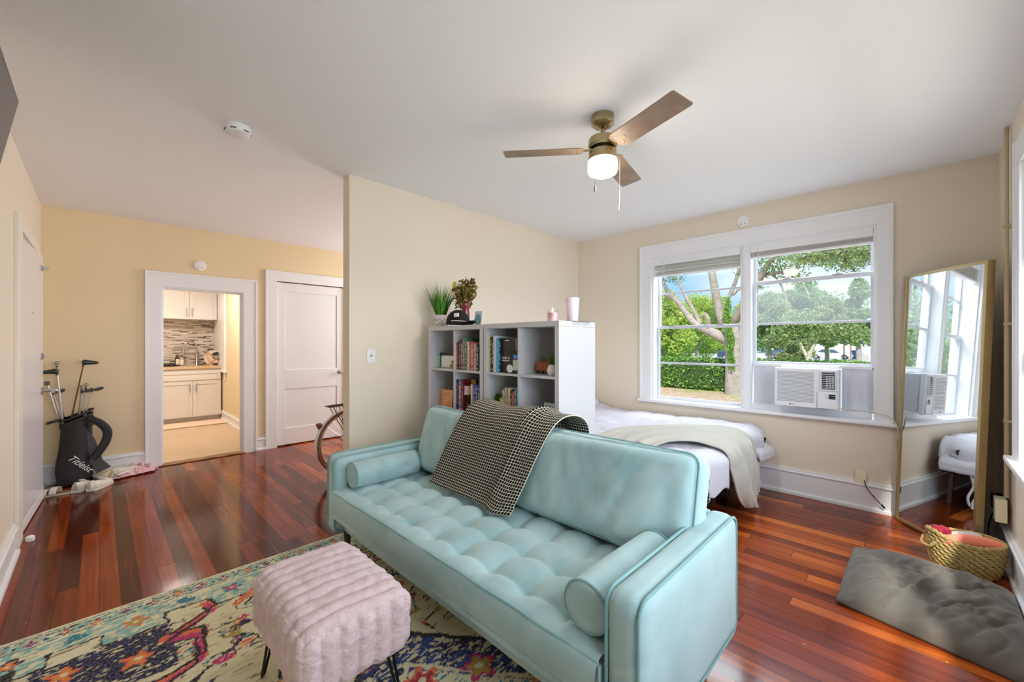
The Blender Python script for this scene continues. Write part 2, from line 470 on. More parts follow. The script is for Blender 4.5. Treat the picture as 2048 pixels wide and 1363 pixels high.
mb.box(DX0 + .012, DX0 + .024, YD + .04, YD + .08, 0, DZ - .012).box(DX1 - .024, DX1 - .012, YD + .04, YD + .08, 0, DZ - .012).box(DX0, DX1, YD + .04, YD + .08, DZ - .026, DZ - .012)
struct(mb.build('trim_1', M_white, bevel=.002))
mb = MB(); casing(mb, CX0, CX1, CZ, .128, .128, .125, YD)
struct(mb.build('trim_2', M_white, bevel=.002))
M_worn = mat('worn_threshold_wood', (150, 112, 52), 0.45, noise=(9, (92, 56, 26), .12))
struct(MB().box(DX0 - .02, DX1 + .02, YD - .035, YD + .10, 0, .012).build('trim_3', M_worn, bevel=.003))

# baseboards
def base_x(name, x, y0, y1, s, h=0.20):   # on a wall of constant x, face towards s
    mb = MB(); mb.box(x, x + s * .018, y0, y1, 0, h).box(x, x + s * .028, y0, y1, h - .035, h - .022).box(x, x + s * .034, y0, y1, 0, .028)
    struct(mb.build(name, M_white, bevel=.003))
def base_y(name, y, x0, x1, s, h=0.20):
    mb = MB(); mb.box(x0, x1, y, y + s * .018, 0, h).box(x0, x1, y, y + s * .028, h - .035, h - .022).box(x0, x1, y, y + s * .034, 0, .028)
    struct(mb.build(name, M_white, bevel=.003))
base_x('baseboard_window', XW, YR, YP, -1, .235)
base_y('baseboard_right', YR, XL, XW, 1, .225)
base_x('baseboard_left', XL, YR, 4.20, 1, .20)
base_x('baseboard_left.001', XL, 5.62, YD, 1, .20)
base_y('baseboard_partition', YP, 1.395, XW, -1, .20)
base_y('baseboard_door', YD, XL, DX0 - .13, -1, .20)
base_y('baseboard_door.001', YD, DX1 + .142, CX0 - .128, -1, .17)

# ---------------- glass
def glassmat(name, tint, refl=0.10, haze=0.0):
    m = bpy.data.materials.new(name); m.use_nodes = True; nt = m.node_tree; nt.nodes.remove(nt.nodes['Principled BSDF'])
    t = nt.nodes.new('ShaderNodeBsdfTransparent'); t.inputs['Color'].default_value = (*tint, 1)
    g = nt.nodes.new('ShaderNodeBsdfGlossy'); g.inputs['Roughness'].default_value = 0.02
    lw = nt.nodes.new('ShaderNodeLayerWeight'); lw.inputs['Blend'].default_value = .5
    pw = nt.nodes.new('ShaderNodeMath'); pw.operation = 'POWER'; nt.links.new(lw.outputs['Facing'], pw.inputs[0]); pw.inputs[1].default_value = 5.0
    fr = nt.nodes.new('ShaderNodeMath'); fr.operation = 'MULTIPLY_ADD'; nt.links.new(pw.outputs[0], fr.inputs[0]); fr.inputs[1].default_value = .5; fr.inputs[2].default_value = .03
    mx = nt.nodes.new('ShaderNodeMixShader'); nt.links.new(fr.outputs[0], mx.inputs[0])
    nt.links.new(t.outputs[0], mx.inputs[1]); nt.links.new(g.outputs[0], mx.inputs[2]); out = mx
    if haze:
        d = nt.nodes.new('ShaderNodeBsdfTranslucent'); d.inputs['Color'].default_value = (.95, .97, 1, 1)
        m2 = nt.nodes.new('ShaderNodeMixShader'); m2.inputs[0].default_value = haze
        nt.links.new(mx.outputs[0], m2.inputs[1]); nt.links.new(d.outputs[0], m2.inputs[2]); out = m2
    nt.links.new(out.outputs[0], nt.nodes['Material Output'].inputs['Surface'])
    return m
M_glass = glassmat('window_glass', (.99, 1, .995))
M_glass_h = glassmat('hazy_double_glass', (.97, .985, .975), haze=.06)  # pale haze mixed in to imitate glare on the doubled panes

# ---------------- window_1 (end wall)
w1 = struct(empty('window_1', (XW, 1.2, WZ0)), 'wide two-part window in the end wall')
def p1(o): o.parent = w1; o.matrix_parent_inverse = w1.matrix_basis.inverted(); return o
mb = MB(); th = .024
mb.box(XW - th, XW, WY0 - .095, WY0, WZ0, WZ1).box(XW - th, XW, WY1, WY1 + .130, WZ0, WZ1).box(XW - th, XW, WY0 - .095, WY1 + .130, WZ1, 2.49)
mb.box(XW - th - .01, XW, WY0 - .1, WY0 - .075, WZ0, 2.49).box(XW - th - .01, XW, WY1 + .112, WY1 + .136, WZ0, 2.49).box(XW - th - .01, XW, WY0 - .1, WY1 + .136, 2.472, 2.498)
p1(mb.build('window_casing', M_white, bevel=.003))
mb = MB(); mb.box(XW - .06, XW + .172, WY0 - .125, WY1 + .155, WZ0 - .028, WZ0 + .003)
p1(mb.build('window_sill', M_white, bevel=.006))
mb = MB()
mb.box(XW, XW + .17, WY0 - .01, WY0 + .02, WZ0, WZ1).box(XW, XW + .17, WY1 - .02, WY1 + .01, WZ0, WZ1).box(XW, XW + .17, WY0, WY1, WZ1 - .02, WZ1 + .01)
mb.box(XW + .012, XW + .16, 1.160, 1.250, WZ0, WZ1)       # mullion post
mb.box(XW + .0, XW + .02, 1.185, 1.225, WZ0, WZ1)
p1(mb.build('jamb', M_white, bevel=.003))
SX = XW + .095
def sash(name, y0, y1, z0, z1, bars, st=.026, x=SX, thick=.028, top=.03, bot=.034):
    mb = MB(); mb.box(x, x + thick, y0, y0 + st, z0, z1).box(x, x + thick, y1 - st, y1, z0, z1)
    mb.box(x, x + thick, y0, y1, z0, z0 + bot).box(x, x + thick, y0, y1, z1 - top, z1)
    for zb in bars: mb.box(x + .004, x + thick - .004, y0, y1, zb - .010, zb + .010)
    return p1(mb.build(name, M_alu, bevel=.002))
# left unit: two fixed sashes with a bar each
sash('sash', 1.250, 2.150, WZ0 - .002, 1.575, [1.155])
sash('sash', 1.250, 2.150, 1.545, WZ1 - .02, [1.950], x=SX + .03)
# right unit: lower sash raised above the air conditioner
sash('sash', 0.255, 1.160, 1.175, 1.985, [1.568], bot=.030, top=.034)
sash('sash', 0.255, 1.160, 1.960, WZ1 - .02, [], x=SX + .03)
mb = MB()
for yy in (.88, .50): mb.box(SX - .006, SX + .03, yy - .035, yy + .035, 1.985, 1.993).lathe([(.011, 0), (.011, .012), (.004, .014)], (SX + .012, yy, 1.993), 10)
for yy in (1.98, 1.47): mb.box(SX - .002, SX + .03, yy - .03, yy + .03, 1.575, 1.583)
p1(mb.build('sash_lock', M_steel, bevel=.001))
def pane(y0, y1, z0, z1, x, m=None): p1(MB().box(x + .012, x + .015, y0, y1, z0, z1).build('glass_pane', m or M_glass))
pane(1.27, 2.13, .785, 1.146, SX); pane(1.27, 2.13, 1.165, 1.547, SX); pane(1.27, 2.13, 1.58, 1.94, SX + .03); pane(1.27, 2.13, 1.96, 2.31, SX + .03)
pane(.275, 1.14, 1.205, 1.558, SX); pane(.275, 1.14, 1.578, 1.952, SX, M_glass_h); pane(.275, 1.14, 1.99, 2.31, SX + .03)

# ---------------- window_2 (right wall)
w2 = struct(empty('window_2', (2.0, YR, WZ0)), 'white framed side window at the right edge')
def p2(o): o.parent = w2; o.matrix_parent_inverse = w2.matrix_basis.inverted(); return o
mb = MB(); th = .026
mb.box(VX1, VX1 + .13, YR, YR + th, WZ0, WZ1).box(VX0 - .13, VX0, YR, YR + th, WZ0, WZ1).box(VX0 - .13, VX1 + .13, YR, YR + th, WZ1, 2.49)
mb.box(VX1 + .112, VX1 + .136, YR, YR + th + .008, WZ0, 2.49)
p2(mb.build('window_casing', M_white, bevel=.003))
p2(MB().box(VX0 - .16, VX1 + .19, YR - .178, YR + .062, WZ0 - .03, WZ0 + .003).build('window_sill', M_white, bevel=.007))
p2(MB().box(VX0 - .13, VX1 + .13, YR, YR + .022, WZ0 - .13, WZ0 - .03).build('apron', M_white, bevel=.004))
mb = MB()
mb.box(VX1 - .02, VX1 + .01, YR - .17, YR, WZ0, WZ1).box(VX0 - .01, VX0 + .02, YR - .17, YR, WZ0, WZ1).box(VX0, VX1, YR - .17, YR, WZ1 - .02, WZ1 + .01)
mb.box(1.86, 1.95, YR - .16, YR - .01, WZ0, WZ1)
p2(mb.build('jamb', M_white, bevel=.003))
for a, b in ((VX0 + .02, 1.86), (1.95, VX1 - .02)):
    for z0, z1 in ((WZ0 + .01, 1.56), (1.54, WZ1 - .02)):
        mb = MB(); y = YR - .10
        mb.box(a, a + .028, y, y + .03, z0, z1).box(b - .028, b, y, y + .03, z0, z1).box(a, b, y, y + .03, z0, z0 + .032).box(a, b, y, y + .03, z1 - .03, z1)
        p2(mb.build('sash', M_alu, bevel=.002))
        p2(MB().box(a + .02, b - .02, y + .012, y + .015, z0 + .02, z1 - .02).build('glass_pane', M_glass))

# ---------------- entry door on the left wall, slightly ajar
d1 = empty('door_1', (XL - .034, 4.50, 0), 0); struct(d1, 'white flat entry door in the left wall')
d1.rotation_euler = (0, 0, -math.radians(2.7))
def pd(o, par=d1): o.parent = par; return o
M_door = mat('glossy_white_door', (232, 231, 238), 0.22, 0.5)
DW = 1.0
pd(MB().box(-.004, .036, 0, DW, .012, 2.145).build('door_leaf', M_door, bevel=.002))
pd(MB().box(.036, .040, .03, DW - .01, .012, .085).build('kick_strip', M_white, bevel=.002))
knob = pd(MB().lathe([(.0, .036), (.033, .036), (.033, .044), (.012, .048), (.011, .085), (.024, .095), (.029, .115), (.024, .135), (.008, .142), (0, .142)], (0, DW - .085, .965), 24, 'x').build('door_knob', M_steel, smooth=True))
pd(MB().lathe([(.0, .036), (.031, .036), (.031, .046), (.010, .048), (.010, .052), (0, .052)], (0, DW - .085, 1.267), 24, 'x').build('deadbolt', M_steel, smooth=True))
pd(MB().box(.05, .078, DW - .105, DW - .065, 1.262, 1.272).build('thumb_turn', M_steel, bevel=.001))
mb = MB(); mb.box(.036, .042, DW - .12, DW - .02, 2.015, 2.055).box(.042, .075, DW - .075, DW - .06, 2.03, 2.04).box(.06, .072, DW - .10, DW - .04, 2.02, 2.05)
pd(mb.build('swing_latch', M_steel, bevel=.001))
pd(MB().lathe([(0, .036), (.006, .036), (.006, .04), (0, .041)], (0, DW * .5, 1.62), 12, 'x').build('peephole', M_steel, smooth=True))
mb = MB(); mb.box(XL, XL + .022, 4.26, 4.47, 0, 2.26).box(XL, XL + .022, 4.471, 5.62, 2.17, 2.26).box(XL, XL + .018, 5.54, 5.62, 0, 2.169)
struct(mb.build('trim_4', mat('cream_white_trim', (236, 232, 222), .35), bevel=.003))

# ---------------- closet door
d2 = struct(empty('door_2', (CX0, YD, 0)), 'white two-panel closet door')
y0 = .012
mb = MB(); W = CX1 - CX0; H_ = CZ - .012
def panel_door(mb, x0, x1, z0, z1, ya, yb, st, rails):
    """stiles and rails proud of a recessed field; rails = list of (z0,z1)"""
    mb.box(x0, x1, ya + .012, yb, z0, z1)
    mb.box(x0, x0 + st, ya, yb, z0, z1).box(x1 - st, x1, ya, yb, z0, z1)
    for a, b in rails: mb.box(x0 + st, x1 - st, ya, yb, a, b)
panel_door(mb, .004, W - .004, .015, H_, .012, .05, .105, [(.015, .235), (.76, 1.02), (H_ - .12, H_)])
o = mb.build('door_leaf', M_white2, d2, bevel=.004); 
o = MB().lathe([(0, 0), (.028, 0), (.028, -.006), (.01, -.01), (.01, -.045), (.025, -.055), (.028, -.07), (.02, -.085), (0, -.088)], (W - .07, .012, .96), 20, 'y').build('door_knob', M_steel, d2, smooth=True)
mb = MB()
for z in (1.90, .38): mb.box(-.006, .010, .004, .014, z - .045, z + .045).tube([(0, .004, z - .05), (0, .004, z + .05)], .005, 8)
mb.build('hinge', M_white2, d2, smooth=True)

struct(MB().box(CX0 - .1, CX1 + .1, YD + .7, YD + .75, 0, 2.6).box(CX1 + .1, CX1 + .15, YD + .1, YD + .75, 0, 2.6).box(CX0 - .02, CX1 + .1, YD + .12, YD + .7, 2.5, 2.6).box(CX0 - .02, CX1 + .1, YD + .06, YD + .7, -.05, 0).build('wall_closet', M_wall2))

# ---------------- kitchen beyond the doorway
KY, KX1, KX0, KYB = 9.02, 1.585, -.9, 9.64
M_ktile = mat('kitchen_floor_laminate', (208, 186, 156), 0.5, noise=(2.5, (198, 172, 138), .25))
struct(MB().box(KX0, KX1 + .1, YD + .06, KYB + .1, -.06, 0).build('floor.001', M_ktile))
struct(MB().box(KX0, KX1 + .1, YD + .125, KYB + .1, 2.60, 2.95).build('ceiling.001', M_ceil))
struct(MB().box(KX1, KX1 + .12, YD + .12, KYB + .1, 0, 2.65).build('wall_kitchen', M_wall2))
struct(MB().box(KX0 - .12, KX0, YD + .12, KYB + .1, 0, 2.65).build('wall_kitchen.001', M_wall2))
# mosaic splashback wall
m = bpy.data.materials.new('mosaic_strip_tiles'); m.use_nodes = True; nt = m.node_tree; N = nt.nodes; L = nt.links; b = N['Principled BSDF']
tc = N.new('ShaderNodeTexCoord'); sp = N.new('ShaderNodeSeparateXYZ'); L.new(tc.outputs['Object'], sp.inputs[0]); cb = N.new('ShaderNodeCombineXYZ'); L.new(sp.outputs['X'], cb.inputs[0]); L.new(sp.outputs['Z'], cb.inputs[1])
def mth(op, a, bb):
    n = N.new('ShaderNodeMath'); n.operation = op
    for i, q in enumerate((a, bb)):
        if isinstance(q, (int, float)): n.inputs[i].default_value = q
        else: L.new(q, n.inputs[i])
    return n.outputs[0]
zr = mth('FLOOR', mth('DIVIDE', sp.outputs['Z'], .0155), 0); wn = N.new('ShaderNodeTexWhiteNoise'); wn.noise_dimensions = '1D'; L.new(zr, wn.inputs['W'])
xr = mth('FLOOR', mth('ADD', mth('DIVIDE', sp.outputs['X'], .13), mth('MULTIPLY', wn.outputs['Value'], 9.0)), 0)
cc = N.new('ShaderNodeCombineXYZ'); L.new(zr, cc.inputs[0]); L.new(xr, cc.inputs[1]); w2n = N.new('ShaderNodeTexWhiteNoise'); L.new(cc.outputs[0], w2n.inputs['Vector'])
r = N.new('ShaderNodeValToRGB'); r.color_ramp.interpolation = 'CONSTANT'; L.new(w2n.outputs['Value'], r.inputs[0])
r.color_ramp.elements[0].color = lin((206, 196, 184)); r.color_ramp.elements[1].position = .90; r.color_ramp.elements[1].color = lin((84, 70, 60))
for pos, c in ((.22, (190, 178, 164)), (.42, (214, 206, 196)), (.60, (160, 146, 132)), (.76, (122, 108, 96)), (.83, (196, 186, 174))):
    e = r.color_ramp.elements.new(pos); e.color = lin(c)
L.new(r.outputs[0], b.inputs['Base Color']); b.inputs['Roughness'].default_value = .25
bwall = MB().box(KX0, KX1 + .1, KYB, KYB + .1, 0, 2.65).build('wall_kitchen.002', M_wall2); struct(bwall)
sb = MB().box(KX0, KX1 - .02, KYB - .008, KYB, .97, 1.80).build('trim_5', m); struct(sb)
base_x('baseboard_kitchen', KX1, YD + .12, KY, -1, .16)
M_cab = mat('cabinet_paint', (222, 218, 214), 0.35)
M_tk = mat('toe_kick_paint', (196, 194, 192), .5)
def shaker(name, par, x0, x1, z0, z1, y, hx=None, hz=None):
    mb = MB(); st = .058
    mb.box(x0, x1, y - .012, y, z0, z1)
    mb.box(x0, x0 + st, y - .02, y, z0, z1).box(x1 - st, x1, y - .02, y, z0, z1).box(x0 + st, x1 - st, y - .02, y, z0, z0 + st).box(x0 + st, x1 - st, y - .02, y, z1 - st, z1)
    d = mb.build(name, M_cab, par, bevel=.0015)
    if hx is not None:
        h = MB().box(hx - .006, hx + .006, y - .05, y - .038, hz[0], hz[1]).box(hx - .004, hx + .004, y - .04, y - .018, hz[0] + .02, hz[0] + .03).box(hx - .004, hx + .004, y - .04, y - .018, hz[1] - .03, hz[1] - .02)
        h.build('handle', M_steel, d, bevel=.001)
    return d
cb_ = thing('base_cabinet', 'light grey shaker base cabinet under the kitchen sink counter', 'cabinet', (0, 0, 0))
mb = MB(); mb.box(.62, 1.565, KY, KYB - .01, .085, .925); mb.build('cabinet_body', M_cab, cb_, bevel=.002)
MB().box(.62, 1.565, KY + .045, KY + .06, 0, .085).build('toe_kick', M_tk, cb_)
shaker('door', cb_, .705, 1.147, .10, .715, KY, 1.105, (.53, .68)); shaker('door', cb_, 1.153, 1.555, .10, .715, KY, 1.195, (.53, .68))
shaker('false_drawer_front', cb_, .705, 1.555, .735, .90, KY)
cl = thing('base_cabinet', 'plain grey base cabinet run further left of the sink cabinet', 'cabinet', (0, 0, 0))
MB().box(KX0 + .02, .615, KY, KYB - .01, .085, .925).build('cabinet_body', M_cab, cl, bevel=.002)
ct = MB(); ct.box(KX0 + .01, 1.58, KY - .03, KYB - .008, .928, .972)
tag(ct.build('countertop', mat('beige_countertop', (214, 184, 150), .25, noise=(30, (198, 166, 132), .2)), bevel=.005), 'beige stone countertop with the steel sink, seen through the doorway', 'countertop')
uc = thing('wall_cabinet', 'light grey shaker wall cabinet above the mosaic splashback', 'cabinet', (0, 0, 0))
MB().box(.50, 1.548, KY + .30, KYB - .008, 1.81, 2.58).build('cabinet_body', M_cab, uc, bevel=.002)
shaker('door', uc, .56, 1.135, 1.815, 2.575, KY + .30, 1.10, (1.86, 2.02)); shaker('door', uc, 1.141, 1.545, 1.815, 2.575, KY + .30, 1.178, (1.86, 2.02))
# kitchen side-window trim on the right-hand kitchen wall
k3 = MB(); k3.box(KX1 - .03, KX1, 8.72, 9.62, .90, 2.45)
struct(k3.build('trim_6', M_white, bevel=.003)); struct(MB().box(KX1 - .05, KX1, 8.66, 9.62, .86, .90).build('trim_7', M_white, bevel=.003))
struct(MB().box(KX1 - .022, KX1, 8.72, 8.80, .74, .86).build('trim_8', M_white, bevel=.003))
MATM = tag(rb_o := mk('kitchen_mat', *(lambda a: (a[0] + np.array([.95, 8.72, .012]), a[1]))(rbox(1.3, .5, .02, .009, 8)), mat('peach_mat', (232, 204, 182), .8), smooth=True), 'peach anti-fatigue mat on the floor before the sink cabinet', 'mat')
area_light('kitchen_fill_light', (.75, 7.9, 2.57), (.75, 7.9, 0), .5, .5, 13, (1.0, .94, .88))  # added unseen light to brighten the kitchen; no fixture built

# faucet
fa = aty(393, 731, KYB - .12); fx = fa.x
f = thing('kitchen_faucet', 'brushed steel gooseneck faucet behind the sink', 'faucet', (fx, KYB - .14, .972))
mb = MB(); mb.lathe([(.03, 0), (.03, .01), (.022, .02), (.02, .19), (.016, .20)], n=18)
mb.build('faucet_body', M_steel, f, smooth=True)
pth = [(0, 0, .19)] + [(-.095 + .095 * math.cos(q), -.02 * (1 - math.cos(q)), .34 + .095 * math.sin(q)) for q in np.linspace(0, PI * .98, 12)]
MB().tube(pth, .013, 10).build('spout', M_steel, f, smooth=True)
MB().tube([(-.19, -.04, .345), (-.20, -.045, .27), (-.205, -.047, .22)], [.015, .019, .026], 12).build('spray_head', M_steel, f, smooth=True)
MB().tube([(.018, 0, .12), (.09, 0, .13), (.115, 0, .16), (.12, 0, .20)], [.016, .014, .009, .006], 10).build('lever', M_steel, f, smooth=True)
# soap bottles
def soap(u, lab, col, h):
    p = aty(u, 731, KYB - .16)
    s = thing('soap_bottle', lab, 'bottle', (p.x, KYB - .17, .972), group=None)
    MB().lathe([(.033, 0), (.036, .006), (.036, h * .7), (.028, h * .8), (.013, h * .86), (.013, h * .9)], n=16).build('bottle_body', mat('soap_' + col[0], col[1], .2), s, smooth=True)
    MB().box(-.026, .026, -.038, -.036, h * .12, h * .62).build('paper_label', mat('soap_label', (228, 218, 200), .6), s)
    MB().lathe([(.014, h * .9), (.014, h * .96), (.004, h * .97), (.004, h * 1.08)], n=10).box(-.035, .006, -.005, .005, h * 1.07, h * 1.11).build('pump', M_black, s, smooth=True)
soap(354.5, 'brown glass soap pump bottle left of the kitchen faucet', ('amber', (70, 36, 20)), .20)
soap(363.0, 'grey soap pump bottle with a pale label, nearer the kitchen faucet', ('grey', (176, 166, 150)), .18)
# dark cloth on the counter
p = aty(334, 732, KYB - .25)
v, fc, q = rbox(.24, .16, .05, .024, 12); v[:, 2] += vnoise(v, 18, 3) * .018 * np.clip(q[:, 2] + .5, 0, 1); v[:, 2] -= v[:, 2].min()
tag(o := mk('dish_cloth', v + np.array([p.x, KYB - .28, .972]), fc, mat('dark_cloth', (48, 42, 40), .9), smooth=True), 'crumpled dark cloth at the left end of the sink counter', 'cloth')
# dish rack: crossed bamboo slats, plate and bowl in it
px = aty(429, 731, KYB - .25).x
M_bamboo = mat('bamboo', (208, 158, 92), .5, noise=(14, (190, 138, 76), .2))
dr = thing('dish_rack', 'folding bamboo dish rack of crossed slats on the counter', 'rack', (px, KYB - .36, .972))
for yy in (-.12, .12):
    MB().obox((0.0, yy, .125), (.78, 0, .62), (0, 1, 0), (-.62, 0, .78), .20, .009, .013).build('cross_slat', M_bamboo, dr, bevel=.002)
    MB().obox((0.0, yy + .02, .125), (.78, 0, -.62), (0, 1, 0), (.62, 0, .78), .20, .009, .013).build('cross_slat', M_bamboo, dr, bevel=.002)
for sx, zz in ((-.15, .245), (.15, .245), (-.15, .012), (.15, .012)):
    MB().tube([(sx, -.14, zz), (sx, .15, zz)], .009, 8).build('rail', M_bamboo, dr, smooth=True)
pl = thing('plate', 'large pale plate standing upright in the bamboo dish rack', 'plate', (px - .03, KYB - .27, 1.10))
pl.rotation_euler = (math.radians(78), 0, math.radians(10))
MB().lathe([(0, 0), (.10, 0), (.145, .018), (.147, .022), (.10, .006), (0, .006)], n=40, cap=False).build('plate_disc', mat('pale_ceramic', (236, 214, 196), .2), pl, smooth=True)
bl = MB().lathe([(0, 0), (.03, .0), (.065, .035), (.07, .075), (.066, .075), (.06, .038), (.028, .006), (0, .006)], n=28, cap=False)
o = bl.build('bowl', mat('grey_green_ceramic', (98, 112, 104), .2), smooth=True); o.location = (px + .0, KYB - .42, 1.13); o.rotation_euler = (math.radians(70), 0, math.radians(-12))
tag(o, 'small grey-green bowl propped in front of the plate in the rack', 'bowl')
o = MB().box(-.12, .12, -.09, .09, 0, .03).build('baking_tray', mat('dark_tray', (36, 34, 34), .4), bevel=.008, seg=3); o.location = (px + .02, KYB - .22, .972)
tag(o, 'dark tray lying on the counter under the dish rack', 'tray')

# ---------------- small fixtures
def disc_sensor(name, lab, cat, c, ax, r, holes=True):
    s = thing(name, lab, cat, c)
    sg = -1
    MB().lathe([(r, 0), (r, sg * .010), (r * .93, sg * .018), (r * .5, sg * .023), (0, sg * .024)], (0, 0, 0), 36, ax).build('cover', M_plast, s, smooth=True)
    mb = MB()
    for k in (-.35, .3):
        a, b_ = r * k, -r * .45
        mb = MB()
        if ax == 'y': mb.lathe([(.005, -.023), (.005, -.0255), (0, -.0257)], (a, 0, b_), 8, 'y')
        else: mb.lathe([(.005, -.023), (.005, -.0255), (0, -.0257)], (0, -a, b_), 8, 'x')
        mb.build('indicator', mat('dark_grey', (70, 70, 72), .5), s)
    return s
disc_sensor('round_detector', 'small round white detector above the kitchen doorway', 'detector', (.838, YD, 2.297), 'y', .058)
disc_sensor('round_detector', 'small round white detector above the big window', 'detector', (XW, 1.219, 2.579), 'x', .056)
sd = thing('smoke_detector', 'round white smoke alarm on the ceiling', 'detector', (.605, 3.0, ROOM_H))
MB().lathe([(.072, 0), (.072, -.010), (.066, -.012), (.066, -.018), (.070, -.020), (.066, -.040), (.058, -.046), (0, -.048)], n=40).build('alarm_body', M_plast, sd, smooth=True)
mb = MB()
for q in range(6):
    a = q * PI / 3; mb = MB(); mb.obox((.064 * math.cos(a), .064 * math.sin(a), -.031), (-math.sin(a), math.cos(a), 0), (math.cos(a), math.sin(a), 0), (0, 0, 1), .016, .006, .003)
    mb.build('vent_slot', mat('dark_grey', (70, 70, 72), .5), sd)
MB().lathe([(.012, -.047), (.012, -.050), (0, -.050)], (.03, 0, 0), 14).build('test_button', M_plast, sd, smooth=True)
sw = thing('light_switch', 'white toggle light switch on the partition wall', 'switch', (1.575, YP, 1.275))
MB().box(-.036, .036, -.006, 0, -.058, .058).build('switch_plate', M_plast, sw, bevel=.003)
MB().box(-.006, .006, -.018, -.006, -.004, .012).build('toggle', mat('grey_toggle', (176, 176, 166), .4), sw, bevel=.001)
for zz in (.03, -.03): MB().lathe([(.003, -.006), (.003, -.0075), (0, -.0078)], (0, 0, zz), 8, 'y').build('screw', M_steel, sw)
ol = thing('wall_outlet', 'cream cable outlet plate on the window wall above the baseboard', 'outlet', (XW - .018, .335, .262))
MB().box(-.008, 0, -.037, .037, -.06, .06).build('outlet_plate', M_cream, ol, bevel=.003)
pts = [atx(1728.7, 960, XW - .03), atx(1732, 972, XW - .05), atx(1741, 985, XW - .05), atx(1752, 998, XW - .05), atx(1763, 1009, XW - .045)]
tc_ = thing('antenna_cable', 'short black cable hanging from the cream outlet plate', 'cable', pts[0])
MB().tube([p - pts[0] for p in bez(pts, 16)], .0035, 8).build('cable', M_black, tc_, smooth=True)
MB().tube([pts[-1] - pts[0], pts[-1] - pts[0] + (pts[-1] - pts[-2]).normalized() * .03], .007, 10).build('connector', M_black, tc_, smooth=True)
# conduit and junction box in the corner behind the mirror
cd = thing('wall_conduit', 'painted conduit pipe running up the corner behind the mirror', 'pipe', (3.94, YR, 0))
MB().tube([(0, .02, .43), (0, .02, ROOM_H - .01)], .011, 10).build('pipe', mat('painted_pipe', (196, 176, 146), .5), cd, smooth=True)
for z in (.9, 1.5, 2.1): MB().box(-.016, .016, 0, .034, z - .008, z + .008).build('pipe_strap', mat('painted_pipe', (196, 176, 146), .5), cd, bevel=.001)
jb = thing('junction_box', 'cream junction box on the right wall behind the mirror', 'box', (3.94, YR + .02, .35))
MB().box(-.05, .05, 0, .05, -.07, .07).build('box_cover', M_cream, jb, bevel=.004)
pa = thing('power_adapter', 'black power adapter plugged in beside the cream junction box', 'adapter', (4.10, YR + .02, .36))
MB().box(-.03, .03, .0, .05, -.045, .045).build('adapter_body', M_black, pa, bevel=.005)
MB().tube([Vector(q) for q in bez([(0, .03, -.04), (-.03, .06, -.15), (-.10, .07, -.22), (-.02, .09, -.30), (.06, .10, -.345)], 20)], .004, 8).build('cord', M_black, pa, smooth=True)

# ================================================================ SOFA
def velvet(name, base, tip, scale=2.2):
    m = bpy.data.materials.new(name); m.use_nodes = True; nt = m.node_tree; N = nt.nodes; L = nt.links; b = N['Principled BSDF']
    tc = N.new('ShaderNodeTexCoord')
    n = N.new('ShaderNodeTexNoise'); n.inputs['Scale'].default_value = scale; n.inputs['Detail'].default_value = 7; n.inputs['Distortion'].default_value = 1.2
    L.new(tc.outputs['Object'], n.inputs['Vector'])
    r = N.new('ShaderNodeValToRGB'); r.color_ramp.elements[0].position = .36; r.color_ramp.elements[1].position = .60
    r.color_ramp.elements[0].color = lin(base); r.color_ramp.elements[1].color = lin(tip); L.new(n.outputs['Fac'], r.inputs[0])
    lw = N.new('ShaderNodeLayerWeight'); lw.inputs['Blend'].default_value = .35
    mx = N.new('ShaderNodeMix'); mx.data_type = 'RGBA'; L.new(lw.outputs['Facing'], mx.inputs['Factor'])
    L.new(r.outputs[0], mx.inputs['A']); mx.inputs['B'].default_value = lin(tuple(min(255, q + 12) for q in tip))
    L.new(mx.outputs['Result'], b.inputs['Base Color'])
    b.inputs['Roughness'].default_value = .75; b.inputs['Specular IOR Level'].default_value = .2
    b.inputs['Sheen Weight'].default_value = .3; b.inputs['Sheen Roughness'].default_value = .35; b.inputs['Sheen Tint'].default_value = (.85, .95, 1, 1)
    n2 = N.new('ShaderNodeTexNoise'); n2.inputs['Scale'].default_value = 420; L.new(tc.outputs['Object'], n2.inputs['Vector'])
    bp = N.new('ShaderNodeBump'); bp.inputs['Strength'].default_value = .18; bp.inputs['Distance'].default_value = .001; L.new(n2.outputs['Fac'], bp.inputs['Height'])
    L.new(bp.outputs[0], b.inputs['Normal'])
    MATS[name] = m; return m
M_vel = velvet('aqua_velvet', (136, 168, 171), (174, 200, 201))
M_velp = velvet('aqua_velvet_piping', (112, 152, 156), (136, 174, 176))

SX0, SX1, SY0, SY1 = 1.055, 1.935, 0.545, 2.775
sofa = thing('sofa', 'aqua velvet three-seat sofa with tufted seat and square arms', 'sofa', ((SX0 + SX1) / 2, (SY0 + SY1) / 2, 0))
SO = Vector(sofa.location)
def sp_(v): return np.asarray(v) - np.array(SO)
def place(o_pts): return sp_(o_pts)
